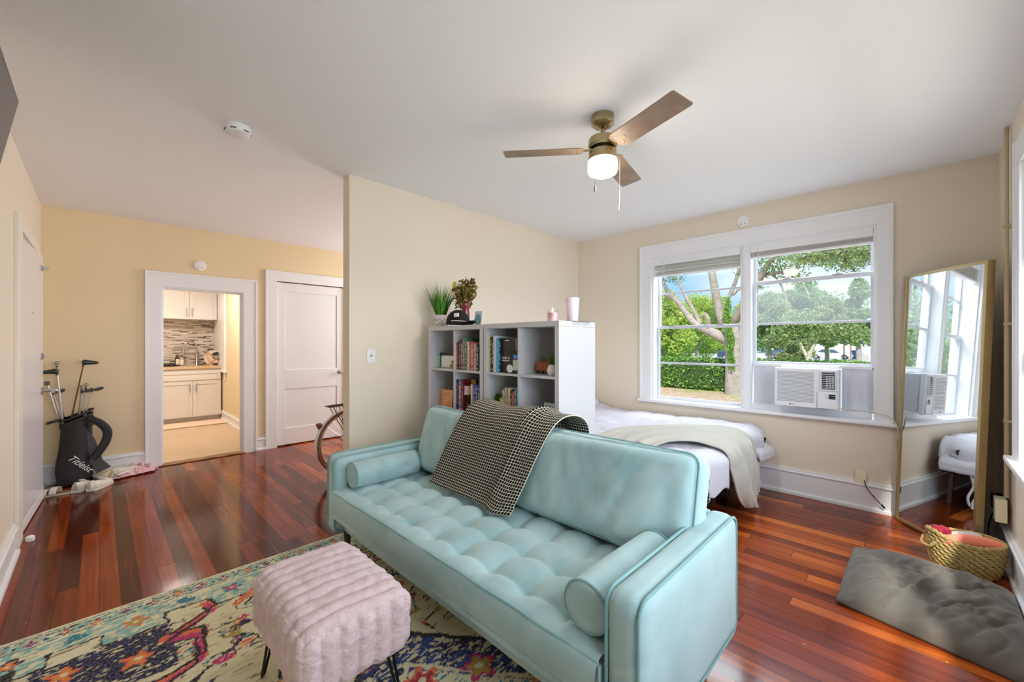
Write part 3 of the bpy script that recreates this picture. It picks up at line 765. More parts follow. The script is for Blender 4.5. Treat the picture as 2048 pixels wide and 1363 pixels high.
# arms
def arm(yc, side):
    v, fc, q = rbox(.88, .122, .50, .048, 26)
    v[:, 0] += 1.495; v[:, 1] += yc; v[:, 2] += .40
    v[:, 2] += vnoise(v, 5, 2) * .003
    v[:, 1] += vnoise(v, 4, 5) * .002
    a = mk('arm', place(v), fc, M_vel, sofa, smooth=True)
    # piping round both side panels
    for s in (-1, 1):
        y = yc + s * .052; r = .052; x0, x1, z0, z1 = 1.062, 1.928, .156, .645; P = []
        for cx, cz, a0 in ((x1 - r, z1 - r, 0), (x0 + r, z1 - r, PI / 2), (x0 + r, z0 + r, PI), (x1 - r, z0 + r, 3 * PI / 2)):
            for k in range(6):
                t = a0 + k / 5 * PI / 2; P.append((cx + r * math.cos(t), y, cz + r * math.sin(t)))
        # resample straights
        mb = MB(); mb.tube([Vector(p) - SO for p in P], .0055, 8, close=True); mb.build('piping', M_velp, a, smooth=True)
        # piping is a child of the arm: same frame as the sofa empty
    return a
arm(SY0 + .061, -1); arm(SY1 - .061, 1)
# base rail
v, fc, q = rbox(.80, SY1 - SY0 - .22, .17, .02, 18); v += np.array([1.52, (SY0 + SY1) / 2, .235]); mk('base_frame', place(v), fc, M_vel, sofa, smooth=True)
# back frame
v, fc, q = rbox(.07, SY1 - SY0 - .20, .50, .03, 18); v += np.array([1.895, (SY0 + SY1) / 2, .40]); mk('back_frame', place(v), fc, M_vel, sofa, smooth=True)
# tufted seat
def seat():
    x0, x1, y0, y1 = 1.035, 1.80, SY0 + .128, SY1 - .128
    nx, ny = 110, 260
    zt, zb = .448, .305
    X_, Y_ = np.meshgrid(np.linspace(0, 1, nx), np.linspace(0, 1, ny), indexing='ij')
    # profile across x: goes round the front edge
    u = X_.ravel(); w = Y_.ravel()
    s = u * (x1 - x0 + .15) - .15            # arc position: negative = front face
    r = .03
    x = np.where(s > r, x0 + s, 0.0); z = np.where(s > r, zt, 0.0)
    a = np.clip((r - s) / (r * PI / 2 * 1.0), 0, 1) * PI / 2
    inarc = (s <= r)
    x = np.where(inarc, x0 + r - r * np.sin(a), x); z = np.where(inarc, zt - r + r * np.cos(a), z)
    drop = np.clip(-(s - (r - r * PI / 2)), 0, 1)
    z = np.where(inarc & (a >= PI / 2 - 1e-6), zt - r - drop, z)
    y = y0 + w * (y1 - y0)
    # gentle bulge on the front face
    front = np.clip((zt - z) / .14, 0, 1); x = x - .012 * np.sin(np.clip(front, 0, 1) * PI) 
    # biscuit tufting
    cx = (x - 1.149) / .186; cy = (y - 1.262) / .2035
    ax = np.abs(np.sin(PI * cx)); ay = np.abs(np.sin(PI * cy))
    puff = .026 * (np.minimum(1, ax * 1.1) ** .55) * (np.minimum(1, ay * 1.1) ** .55)
    # softened, wandering creases
    ddx = cx - np.round(cx); ddy = cy - np.round(cy)
    dist = np.sqrt((ddx * .186) ** 2 + (ddy * .2035) ** 2)
    pit = -.032 * np.exp(-(dist / .034) ** 1.1)
    crease = .45 + .55 * np.exp(-(np.minimum(np.abs(ddx) * .186, 1) / .08) ** 2)
    row_ok = (cx > -.48) & (cx < 2.6)
    fade = np.clip((x - 1.055) / .06, 0, 1) * np.clip((y - y0) / .10, 0, 1) ** .7 * np.clip((y1 - y) / .10, 0, 1) ** .7
    inrow = np.exp(-np.maximum(0, -cx) ** 2 * 8)
    edge_puff = .020
    h = puff * inrow + edge_puff * (1 - inrow) + pit - .012
    P3 = np.stack([x, y, z], 1)
    z2 = z + np.where(s > 0, h * fade, 0) + np.where(s > 0, vnoise(P3, 9, 4) * .003, 0)
    x = x + vnoise(P3, 5, 9) * .003
    z2 = z2 + .010 * np.sin(w * PI) * (s > 0) - .006
    v = np.stack([x, y, z2], 1)
    o = mk('seat_cushion', place(v), [f[::-1] for f in grid_faces(nx, ny)], M_vel, sofa, smooth=True)
    # end caps and body below
    mb = MB(); mb.box(x0 + .012, x1, y0 + .002, y1 - .002, zb - .01, zt - .035); bb = mb
    vv = [Vector(p) - SO for p in bb.v]
    mk('seat_core', vv, bb.f, M_vel, o)
    k = int(nx * (.15 + .008) / (x1 - x0 + .15))
    line = [Vector((x0 + .006 + math.sin(i * .7) * .001, y0 + (y1 - y0) * i / 60, zt - .012 + .010 * math.sin(i / 60 * PI) - .006 + float(vnoise(np.array([[x0, y0 + (y1 - y0) * i / 60, zt]]), 5, 9)[0]) * .003)) - SO for i in range(61)]
    MB().tube(line, .0055, 8).build('piping', M_velp, o, smooth=True)
    line = [Vector((x0 + .004, y0 + (y1 - y0) * i / 60, zb)) - SO for i in range(61)]
    MB().tube(line, .005, 8).build('piping', M_velp, o, smooth=True)
seat()
M_leg = mat('dark_walnut_leg', (60, 38, 26), .4)
for x in (SX0 + .09, SX1 - .09):
    for y in (SY0 + .12, SY1 - .12):
        MB().lathe([(.014, 0), (.024, .155)], (x - SO.x, y - SO.y, 0), 16).build('leg', M_leg, sofa, smooth=True)

def cushion(name, lab, yc, w, seed, h=.50):
    """box cushion leaning back; local x = thickness, y = width, z = height"""
    v, fc, q = rbox(.19, w, h, .078, 44)
    fy = np.clip(1 - np.abs(q[:, 1]) ** 3, 0, 1); fz = np.clip(1 - np.abs(q[:, 2]) ** 3, 0, 1)
    v[:, 0] += np.sign(q[:, 0]) * .028 * fy * fz * (np.abs(q[:, 0]) > .3)
    # long soft wrinkles running down the face
    p = v.copy(); p[:, 2] *= .35; p[:, 1] += v[:, 2] * .25
    wv = vnoise(p, 9, seed, 2)
    v[:, 0] -= np.where(q[:, 0] < -.2, np.abs(wv) * .028 * fy, 0)
    v[:, 2] += vnoise(v, 3, seed + 4) * .010 - .014 * np.clip(q[:, 2], 0, 1) ** 4 * (1 - np.abs(q[:, 1]) ** 2)
    v[:, 2] += h / 2
    c = thing(name, lab, 'cushion', (1.690, yc, .455)); c.rotation_euler = (0, math.radians(15), 0)
    mk('cushion_body', v, fc, M_vel, c, smooth=True)
    for sx in (-.088,):
        P = []; r = .05; y1, z0, z1 = w / 2 - .012, .012, h - .012
        for cy_, cz_, a0 in ((y1 - r, z1 - r, 0), (-y1 + r, z1 - r, PI / 2), (-y1 + r, z0 + r, PI), (y1 - r, z0 + r, 3 * PI / 2)):
            for k in range(6):
                t = a0 + k / 5 * PI / 2; P.append((sx + .024, cy_ + r * math.cos(t) * 1.0, cz_ + r * math.sin(t)))
    MB().tube(P, .0035, 6, close=True).build('seam', M_velp, c, smooth=True)
    return c
cushion('back_cushion', 'aqua velvet back cushion on the left half of the sofa', 2.120, .985, 3, .475)
cushion('back_cushion', 'aqua velvet back cushion at the right-hand end of the sofa', 1.125, 1.000, 7, .475)

def bolster(lab, x0, x1, y, r, seed):
    c = thing('bolster_pillow', lab, 'pillow', (x0, y, .452 + r), 0)
    L_ = x1 - x0; prof = [(0, .006), (r * .6, .002), (r * .93, .004), (r, .012)] + [(r + .004 * math.sin(t * PI) , .012 + (L_ - .024) * t) for t in np.linspace(0.03, .97, 18)] + [(r, L_ - .012), (r * .93, L_ - .004), (r * .6, L_), (0, L_)]
    mb = MB(); mb.lathe(prof, n=40, axis='x', cap=False)
    V = np.array(mb.v); V[:, 2] *= np.where(V[:, 2] < 0, .95, 1); V[:, 1:] *= (1 + vnoise(V, 9, seed)[:, None] * .02)
    mk('pillow_body', V, mb.f, M_vel, c, smooth=True)
    for xx in (.010, L_ - .010):
        MB().tube([(xx, (r + .001) * math.cos(a), (r + .001) * math.sin(a) * (.95 if math.sin(a) < 0 else 1)) for a in np.linspace(0, 2 * PI, 40, endpoint=False)], .005, 8, close=True).build('piping', M_velp, c, smooth=True)
bolster('small aqua bolster pillow against the near sofa arm', 1.09, 1.60, .757, .081, 2)
bolster('small aqua bolster pillow against the far sofa arm', 1.13, 1.60, SY1 - .122 - .083, .080, 6)

# ---------------- throw blanket over the back cushions
def throw():
    m = bpy.data.materials.new('waffle_throw_weave'); m.use_nodes = True; nt = m.node_tree; N = nt.nodes; L = nt.links; b = N['Principled BSDF']
    uv = N.new('ShaderNodeUVMap'); sp = N.new('ShaderNodeSeparateXYZ'); L.new(uv.outputs[0], sp.inputs[0])
    def M(op, a, bb=None):
        n = N.new('ShaderNodeMath'); n.operation = op
        for i, q in enumerate((a, bb)):
            if q is None: continue
            if isinstance(q, (int, float)): n.inputs[i].default_value = q
            else: L.new(q, n.inputs[i])
        return n.outputs[0]
    fu = M('ABSOLUTE', M('SUBTRACT', M('FRACT', sp.outputs['X']), .5)); fv = M('ABSOLUTE', M('SUBTRACT', M('FRACT', sp.outputs['Y']), .5))
    blk = M('MULTIPLY', M('LESS_THAN', fu, .42), M('LESS_THAN', fv, .405))
    mx = N.new('ShaderNodeMix'); mx.data_type = 'RGBA'; mx.inputs['A'].default_value = lin((206, 202, 184)); mx.inputs['B'].default_value = lin((26, 24, 24)); L.new(blk, mx.inputs['Factor'])
    L.new(mx.outputs['Result'], b.inputs['Base Color']); b.inputs['Roughness'].default_value = .95; b.inputs['Specular IOR Level'].default_value = .1
    bp = N.new('ShaderNodeBump'); bp.inputs['Strength'].default_value = .6; bp.inputs['Distance'].default_value = .003; L.new(M('SUBTRACT', 1.0, M('MAXIMUM', fu, fv)), bp.inputs['Height']); L.new(bp.outputs[0], b.inputs['Normal'])
    MATS['throw'] = m
    # side profile over the cushion (x,z), from behind, over the top, down the face to the seat
    prof = bez([(1.975, 0, .60), (1.968, 0, .76), (1.945, 0, .895), (1.87, 0, .948), (1.775, 0, .945), (1.70, 0, .885), (1.632, 0, .76), (1.582, 0, .62), (1.540, 0, .515), (1.512, 0, .476)], 90)
    nt_, ns = 64, len(prof)
    V = []; UV = []
    # arc lengths
    al = [0]
    for i in range(1, ns): al.append(al[-1] + (prof[i] - prof[i - 1]).length)
    for i in range(ns):
        s = al[i] / al[-1]
        top = min(1, s / .42)
        # left edge drifts outward as it falls, right edge too
        yl = 2.07 + .17 * max(0, (s - .40) / .6) ** .9
        yr = 1.33 + .17 * max(0, (s - .38) / .62) ** .8
        tip = 0
        for j in range(nt_):
            t = j / (nt_ - 1); y = yl + (yr - yl) * t
            p = Vector((prof[i].x, y, prof[i].z))
            tn = (prof[min(i + 1, ns - 1)] - prof[max(i - 1, 0)]).normalized(); nrm = Vector((tn.z, 0, -tn.x))   # outward
            if nrm.x > 0 and s > .5: nrm = -nrm
            if s < .35 and nrm.x < 0: nrm = -nrm
            # a doubled fold running down at t ~ .72
            f = math.exp(-((t - .74 - .04 * (s - .5)) / .05) ** 2) * .020 + (0.008 if t > .76 else 0)
            f += .006 * math.sin(t * 11 + s * 3) + .004 * math.sin(s * 9 + t * 5) + .010
            f += .030 * math.exp(-((s - .44) / .13) ** 2) * (1 if t < .72 else .5) + .012 * math.exp(-((t - .0) / .2) ** 2)
            p += nrm * f * (1 if s < .96 else .7)
            # hem hangs lower at the fold
            if s > .75:
                k = (s - .75) / .25
                p.z -= 0.0 * k; p.x -= .045 * k * math.exp(-((t - .86) / .10) ** 2)
            V.append(p); UV.append((t * 44, al[i] / .0165))
    th = .008
    o = mk('throw_blanket', [p - Vector((1.75, 1.8, .45)) for p in V], grid_faces(ns, nt_), m, smooth=True, uv=UV)
    o.location = (1.75, 1.8, .45)
    sol = o.modifiers.new('solid', 'SOLIDIFY'); sol.thickness = .007; sol.offset = 1
    tag(o, 'black and cream woven throw draped over the middle of the sofa back', 'blanket')
throw()

# ================================================================ OTTOMAN
def ottoman():
    ox, oy = .640, 1.652
    c = thing('ottoman', 'pink faux-fur footstool on black hairpin legs', 'stool', (ox, oy, 0))
    sx, sy, sz = .395, .58, .235
    v, fc, q = rbox(sx, sy, sz, .05, 90)
    p = v.copy()
    # ribs: across y on the top and long sides, across x on the two ends
    end = np.clip((np.abs(q[:, 1]) - .86) / .12, 0, 1) * np.clip((.98 - q[:, 2]) / .2, 0, 1) * (np.abs(q[:, 1]) > np.abs(q[:, 0]) * .9)
    gy = np.abs(np.sin((p[:, 1] + .29) / .062 * PI)) ** .55
    gx = np.abs(np.sin((p[:, 0] + .2) / .062 * PI)) ** .55
    g = gy * (1 - end) + gx * end
    nrm = p / np.linalg.norm(p / np.array([sx, sy, sz]), axis=1, keepdims=True) / np.array([sx, sy, sz]) ** 2
    nrm = p - np.clip(p, -(np.array([sx, sy, sz]) / 2 - .05), np.array([sx, sy, sz]) / 2 - .05); nrm /= np.maximum(np.linalg.norm(nrm, axis=1, keepdims=True), 1e-6)
    v += nrm * ((g - .5) * .017 + vnoise(p, 42, 3, 3) * .0065 + vnoise(p, 11, 8, 2) * .006)[:, None]
    v[:, 2] += .345
    v[:, 2] -= .012 * (np.abs(q[:, 0]) ** 2 + np.abs(q[:, 1]) ** 2) * np.clip(q[:, 2], 0, 1)
    v[:, 2] += vnoise(p * np.array([1, 1, .2]), 16, 5, 2) * .010 * np.clip(-q[:, 2], 0, 1)
    M_fur = mat('blush_faux_fur', (206, 180, 184), .95, .08, noise=(26, (222, 200, 202), .22), bump=(130, .7, .006), sheen=.5)
    mk('fur_cover', v, fc, M_fur, c, smooth=True)
    for sx_, sy_ in ((-1, -1), (-1, 1), (1, -1), (1, 1)):
        top1 = (sx_ * .115, sy_ * .235, .245); top2 = (sx_ * .165, sy_ * .17, .245); foot = Vector((sx_ * .170, sy_ * .262, .008))
        d = .010
        P = [Vector(top1), foot + Vector((-sx_ * d, sy_ * d * .2, .012)), foot + Vector((0, 0, 0)), foot + Vector((sx_ * d * .2, -sy_ * d, .012)), Vector(top2)]
        MB().tube(P, .0055, 8).build('leg', M_iron, c, smooth=True)
ottoman()

# ================================================================ RUG
def rug():
    x0, x1, y0, y1 = -.385, 1.62, .42, 2.945
    st = .0062
    nx = int((x1 - x0) / st); ny = int((y1 - y0) / st)
    xs = np.linspace(x0, x1, nx); ys = np.linspace(y0, y1, ny)
    X_, Y_ = np.meshgrid(xs, ys, indexing='ij'); x = X_.ravel(); y = Y_.ravel()
    P = np.stack([x, y, x * 0], 1)
    # worn weave: everything wobbles a little, streaks run along x
    wx = x + vnoise(P, 34, 1) * .014 + vnoise(P, 9, 11) * .012; wy = y + vnoise(P, 34, 2) * .014 + vnoise(P, 9, 12) * .012
    streak = vnoise(P * np.array([9, 60, 1]), 1, 3, 3)
    spk = vnoise(P * np.array([40, 110, 1]), 1, 4, 2)
    cl = lambda c: np.array(lin(c)[:3])
    cream, ivory = cl((222, 214, 178)), cl((206, 196, 160))
    navy, ink, teal, aqua = cl((34, 38, 84)), cl((30, 26, 44)), cl((46, 122, 140)), cl((130, 178, 172))
    coral, red, mag, orange, mustard, taupe, blue = cl((224, 108, 72)), cl((176, 38, 50)), cl((196, 50, 112)), cl((226, 132, 60)), cl((176, 152, 66)), cl((150, 136, 110)), cl((36, 66, 132))
    col = np.tile(cream, (len(x), 1))
    def paint(mask, c, wear=.25, s=None):
        k = mask & ((spk if s is None else s) > -1 + wear * 1.6)
        col[k] = c
    d = y1 - wy                                   # distance from the long edge
    paint(streak > .33, ivory, 0)
    paint((streak < -.42), taupe, .35)
    # faded patches of older colour, each edged in ink
    f1 = vnoise(P * np.array([1, 1.3, 1]), 5.5, 21, 3); f2 = vnoise(P, 4.0, 23, 2)
    inner = d > .36
    for lo, hi, cc, wr in ((-1, -.28, aqua, .62), (-.28, -.05, navy, .66), (-.05, .12, coral, .72), (.12, .35, teal, .68), (.35, 1, mustard, .74)):
        k_ = (f1 > .16) & (f2 > lo) & (f2 <= hi) & inner; paint(k_, cc, wr)
    paint((np.abs(f1 - .16) < .012) & inner, ink, .35); paint((np.abs(f1 + .22) < .010) & inner & (f2 > 0), navy, .4)
    # edge binding and border lines
    paint((d > .020) & (d < .028), teal, .35); paint((d > .040) & (d < .048), ink, .38)
    paint((d > .050) & (d < .105), aqua, .55)
    paint((d > .110) & (d < .117), ink, .35)
    # border flowers
    def flower(cx, cy, r, c1, c2, n=6, wear=.2):
        a = np.arctan2(wy - cy, wx - cx); q = np.hypot(wx - cx, wy - cy) / r
        paint(q < .80 + .25 * np.cos(n * a), c1, wear); paint(q < .55 + .15 * np.cos(n * a), c2, wear); paint(q < .22, cream, 0)
    def ring(cx, cy, r, w, c, wear=.25):
        q = np.abs(np.hypot(wx - cx, wy - cy) - r); paint(q < w, c, wear)
    def seg(ax, ay, bx, by, w, c, wear=.2):
        dx, dy = bx - ax, by - ay; L2 = dx * dx + dy * dy
        t = np.clip(((wx - ax) * dx + (wy - ay) * dy) / L2, 0, 1)
        paint(np.hypot(wx - ax - t * dx, wy - ay - t * dy) < w, c, wear)
    def poly(pts, w, c, wear=.2, close=False):
        n = len(pts)
        for i in range(n - (0 if close else 1)): seg(*pts[i], *pts[(i + 1) % n], w, c, wear)
    def rect(ax, bx, ay, by, c, wear=.3): paint((wx > ax) & (wx < bx) & (wy > ay) & (wy < by), c, wear)
    def blob(cx, cy, r, c, wear=.25, ex=1.0): paint(np.hypot((wx - cx) / ex, wy - cy) < r, c, wear)
    k = 0
    for cx in np.arange(x0 + .06, x1, .105):
        flower(cx, y1 - .078, .026, (red, mag, navy)[k % 3], (orange, navy, coral)[k % 3], 4); k += 1
        blob(cx + .052, y1 - .078, .010, ink, .3)
    # second band: blue-green speckle with stepped inner edge
    yb = y1 - .117
    for i, cx in enumerate(np.arange(x0, x1, .40)):
        rect(cx, cx + .22, yb - .22, yb, aqua, .62); rect(cx + .22, cx + .40, yb - .12, yb, aqua, .66)
        poly([(cx, yb - .22), (cx + .22, yb - .22), (cx + .22, yb - .12), (cx + .40, yb - .12), (cx + .40, yb - .22)], .006, ink, .35)
        flower(cx + .11, yb - .10, .050, (navy, coral, teal)[i % 3], (orange, mustard, mag)[i % 3], 5)
        blob(cx + .31, yb - .055, .030, teal, .4, 1.3)
    # cartouche with the dark ground on the left
    rect(x0 + .18, x0 + .62, 2.24, 2.60, ink, .42); rect(x0 + .18, x0 + .62, 2.24, 2.60, navy, .62)
    for cx, cy in ((x0 + .28, 2.50), (x0 + .50, 2.40), (x0 + .30, 2.32)): flower(cx, cy, .055, coral, orange, 5)
    poly([(x0 + .02, 2.66), (x0 + .12, 2.66), (x0 + .12, 2.18), (x0 + .02, 2.18)], .020, ink, .3)
    for cy in (2.25, 2.38, 2.52): flower(x0 + .06, cy, .035, mag, navy, 4)
    # zigzag red and navy frame
    Z = [(x0 + .12, 2.08), (x0 + .34, 2.18), (x0 + .58, 2.16), (x0 + .70, 2.22), (x0 + .72, 2.42), (x0 + .60, 2.46), (x0 + .80, 2.58), (x0 + .78, 2.66)]
    poly(Z, .028, coral, .25); poly([(a, b - .02) for a, b in Z], .014, mag, .3); poly([(a + .02, b + .03) for a, b in Z], .009, ink, .2); poly([(a - .02, b - .036) for a, b in Z], .007, ink, .25)
    poly([(x0 + .1, 1.98), (x0 + .40, 2.08), (x0 + .66, 2.08), (x0 + .84, 2.22), (x0 + .86, 2.34), (x0 + 1.0, 2.36), (x0 + 1.02, 2.60)], .007, ink, .25)
    # open field: vines, small birds and leaves
    poly([(x0 + .90, 2.55), (x0 + 1.04, 2.66), (x0 + 1.04, 2.74)], .020, coral, .3); poly([(x0 + .93, 2.52), (x0 + 1.07, 2.63)], .006, ink, .2)
    rng = random.Random(3)
    pal = [navy, teal, coral, red, mag, ink, blue, mustard]
    for i in range(60):
        cx = x0 + .75 + rng.random() * 1.2; cy = .5 + rng.random() * 2.1
        a = rng.random() * 6.28; l = .04 + rng.random() * .10
        poly([(cx, cy), (cx + l * math.cos(a), cy + l * math.sin(a)), (cx + l * 1.4 * math.cos(a + .5), cy + l * 1.4 * math.sin(a + .5))], .006, rng.choice([navy, ink, teal]), .2)
        c1 = rng.choice(pal); blob(cx, cy, .014 + rng.random() * .014, c1, .35, 1 + rng.random())
        flower(cx + l * math.cos(a), cy + l * math.sin(a), .018 + .018 * rng.random(), rng.choice(pal), rng.choice([orange, coral, mag]), 5, .3)
    # central medallion towards the front of the sofa
    mx_, my_ = .92, 1.05
    q = np.abs(wx - mx_) / .62 + np.abs(wy - my_) / .80
    q2 = np.round(q * 9) / 9
    paint(q < 1.0, blue, .52); paint((q < 1.0) & (streak > .1), navy, .5)
    paint((q > .98) & (q < 1.03), ink, .15); paint((q > 1.05) & (q < 1.075), cream, 0)
    paint((q > .60) & (q < .64), cream, 0); paint(q < .58, cream, .1); paint((q < .56) & (spk > .25), teal, 0)
    for i in range(8):
        a = i * PI / 4; flower(mx_ + .30 * math.cos(a), my_ + .38 * math.sin(a), .075, (orange, mag, coral, red)[i % 4], (mag, mustard, red, orange)[i % 4], 5, .25)
    flower(mx_, my_, .12, coral, mag, 8, .2)
    for i in range(14):
        a = i / 14 * 2 * PI; blob(mx_ + .66 * math.cos(a), my_ + .84 * math.sin(a), .028, navy, .1, 1.2)
    # small square motifs near the stool
    for cx, cy in ((.28, 1.55), (.40, 1.25), (.12, 1.80), (.86, 1.98), (1.05, 2.2), (.2, 1.1)):
        rect(cx - .06, cx + .06, cy - .05, cy + .05, rng.choice([ink, red, teal, mustard]), .4); rect(cx - .02, cx + .02, cy - .02, cy + .02, coral, .2)
    v = np.stack([x, y, .007 + vnoise(P, 60, 7) * .0006], 1)
    me = bpy.data.meshes.new('area_rug')
    F = np.array(grid_faces(nx, ny), dtype=np.int32)
    me.vertices.add(len(v)); me.vertices.foreach_set('co', v.astype(np.float32).ravel())
    me.loops.add(F.size); me.loops.foreach_set('vertex_index', F[:, ::-1].ravel() * 0 + F.ravel())
    me.polygons.add(len(F)); me.polygons.foreach_set('loop_start', np.arange(0, F.size, 4, dtype=np.int32)); me.polygons.foreach_set('loop_total', np.full(len(F), 4, dtype=np.int32))
    me.update(calc_edges=True); me.validate()
    ca = me.color_attributes.new('pattern', 'FLOAT_COLOR', 'POINT')
    ca.data.foreach_set('color', np.concatenate([col, np.ones((len(x), 1))], 1).astype(np.float32).ravel())
    m = bpy.data.materials.new('distressed_rug_pile'); m.use_nodes = True; nt = m.node_tree; b = nt.nodes['Principled BSDF']
    at = nt.nodes.new('ShaderNodeAttribute'); at.attribute_name = 'pattern'
    tc = nt.nodes.new('ShaderNodeTexCoord'); n = nt.nodes.new('ShaderNodeTexNoise'); mp = nt.nodes.new('ShaderNodeMapping'); mp.inputs['Scale'].default_value = (90, 420, 1)
    nt.links.new(tc.outputs['Object'], mp.inputs['Vector']); nt.links.new(mp.outputs[0], n.inputs['Vector']); n.inputs['Scale'].default_value = 1; n.inputs['Detail'].default_value = 3
    r = nt.nodes.new('ShaderNodeValToRGB'); r.color_ramp.elements[0].position = .52; r.color_ramp.elements[1].position = .66; r.color_ramp.elements[1].color = (.55, .55, .55, 1)
    nt.links.new(n.outputs['Fac'], r.inputs[0])
    mx = nt.nodes.new('ShaderNodeMix'); mx.data_type = 'RGBA'; nt.links.new(r.outputs[0], mx.inputs['Factor']); nt.links.new(at.outputs['Color'], mx.inputs['A']); mx.inputs['B'].default_value = lin((206, 200, 170))
    nt.links.new(mx.outputs['Result'], b.inputs['Base Color']); b.inputs['Roughness'].default_value = .95; b.inputs['Specular IOR Level'].default_value = .1
    bp = nt.nodes.new('ShaderNodeBump'); bp.inputs['Strength'].default_value = .5; bp.inputs['Distance'].default_value = .002; nt.links.new(n.outputs['Fac'], bp.inputs['Height']); nt.links.new(bp.outputs[0], b.inputs['Normal'])
    me.materials.append(m)
    o = bpy.data.objects.new('area_rug', me); scene.collection.objects.link(o)
    s = o.modifiers.new('solid', 'SOLIDIFY'); s.thickness = .006; s.offset = -1
    tag(o, 'cream area rug with a worn multicoloured floral pattern under the sofa', 'rug')
rug()

# ================================================================ BOOKCASES
KX, KD = 2.00, 0.40
ROWS = [1.170, .838, .505, .172]       # shelf tops
KT = 1.522
def bookcase(lab, ya, yb, side=.034, mid=.016):
    """ya > yb: left end and right end seen from the sofa"""
    yc = (ya + yb) / 2; c = thing('bookcase', lab, 'bookcase', (KX + KD / 2, yc, 0))
    ox, oy = KX + KD / 2, yc
    B = lambda *a: MB().box(*a)
    def pt(name, x0, x1, y0, y1, z0, z1): MB().box(x0 - ox, x1 - ox, y0 - oy, y1 - oy, z0, z1).build(name, M_lam, c, bevel=.0015)
    pt('top_board', KX, KX + KD, yb, ya, KT - .036, KT)
    pt('side_panel', KX, KX + KD, ya - side, ya, 0, KT - .0365); pt('side_panel', KX, KX + KD, yb, yb + side, 0, KT - .0365)
    m = (ya + yb) / 2
    pt('divider', KX + .004, KX + KD, m - mid / 2, m + mid / 2, .05, KT - .037)
    for z in ROWS + [.05]:
        for a, b in ((yb + side + .0005, m - mid / 2 - .0005), (m + mid / 2 + .0005, ya - side - .0005)): pt('shelf', KX + .004, KX + KD, a, b, z - .018, z)
    pt('back_panel', KX + KD - .004, KX + KD, yb + side, ya - side, .03, KT - .037)
    return c
bookcase('white cube bookcase nearer the partition, with the hat and plants on top', 2.998, 2.290)
bookcase('white cube bookcase nearer the bed, with candle and tumbler on top', 2.278, 1.574)
def ysh(u, x=KX + .01):
    r = _ray(u, 0); return x * r[1] / r[0]

# ---------------- books
BK = {}
def book(lab, y0, y1, z, h, d, col, x=KX + .02, title=(230, 225, 215), lean=0.0, grp=None, marks=6, title2=None, cover_front=False):
    """upright book: spine faces the room (-x), from y0 (left) to y1 (right)"""
    w = abs(y0 - y1) - .0008; yc = (y0 + y1) / 2
    c = thing('book', lab, 'book', (x, yc, z), 0, grp); c.rotation_euler = (lean, 0, 0)
    m = mat('book_%d_%d_%d' % col, col, .45)
    t = min(.0025, w * .2)
    MB().box(0, d, -w / 2, -w / 2 + t, 0, h).box(0, d, w / 2 - t, w / 2, 0, h).box(0, t, -w / 2, w / 2, 0, h).build('cover', m, c)
    MB().box(t, d - .004, -w / 2 + t, w / 2 - t, .003, h - .003).build('pages', mat('book_pages', (232, 224, 204), .8), c)
    rs = random.Random(lab); mb = MB(); zc = h * .9; tw = w * .16
    while zc > h * .22 and marks:
        l = h * (.012 + rs.random() * .03); mb.box(-.0006, 0, -tw * rs.uniform(.6, 1), tw * rs.uniform(.6, 1), zc - l, zc); zc -= l + h * .009
        if rs.random() < .15: zc -= h * .06
    mb.box(-.0006, 0, -tw, tw, h * .05, h * .09)
    if marks: mb.build('spine_lettering', mat('print_%d_%d_%d' % title, title, .5), c)
    return c
def shelf_books(u0, z, specs, grp, place, x=KX + .02):
    """specs: (right-edge u, height, depth, colour, print colour, description)"""
    y = ysh(u0, x)
    for (u1, h, d, col, tc2, desc) in specs:
        y1 = ysh(u1, x); book(desc + ' ' + place, y, y1, z, h, d, col, x, tc2, grp=grp); y = y1
Z1, Z2 = ROWS[0] + .001, ROWS[1] + .001
shelf_books(910.2, Z1, [
    (911.6, .165, .13, (150, 190, 140), (230, 230, 220), 'thin pale green book, first in'),
    (914.8, .205, .14, (178, 88, 66), (240, 190, 60), 'red and yellow spined paperback in'),
    (917.4, .218, .14, (30, 30, 34), (190, 60, 60), 'narrow black paperback beside the thin green one in'),
    (922.2, .225, .15, (66, 50, 46), (180, 150, 140), 'thick dark brown hardback in'),
    (924.0, .222, .15, (122, 112, 132), (235, 230, 230), 'lilac-grey slim book in'),
    (926.0, .230, .15, (70, 40, 26), (235, 215, 190), 'dark chestnut slim book in'),
    (929.2, .250, .15, (150, 112, 92), (230, 215, 200), 'tall tan-brown book in'),
    (934.4, .250, .21, (52, 112, 88), (220, 230, 210), 'tall green hardback with the deep dark cover in'),
], 'books in the upper right cube of the left bookcase', 'the upper cube of the left bookcase')
shelf_books(934.6, Z1, [
    (938.4, .222, .15, (228, 212, 196), (150, 140, 130), 'cream paperback in'),
    (941.6, .224, .15, (176, 46, 34), (240, 180, 140), 'bright red paperback in'),
    (946.6, .220, .15, (206, 96, 90), (250, 225, 230), 'pink and coral book in'),
    (948.6, .214, .15, (108, 62, 76), (210, 190, 200), 'plum coloured slim book in'),
    (951.0, .210, .15, (214, 206, 216), (110, 100, 110), 'pale lilac slim book in'),
    (953.4, .206, .15, (120, 96, 76), (225, 220, 210), 'grey-brown slim book in'),
    (957.6, .200, .15, (24, 22, 22), (200, 196, 186), 'glossy black book at the right end of'),
], 'books in the upper right cube of the left bookcase', 'the upper cube of the left bookcase')
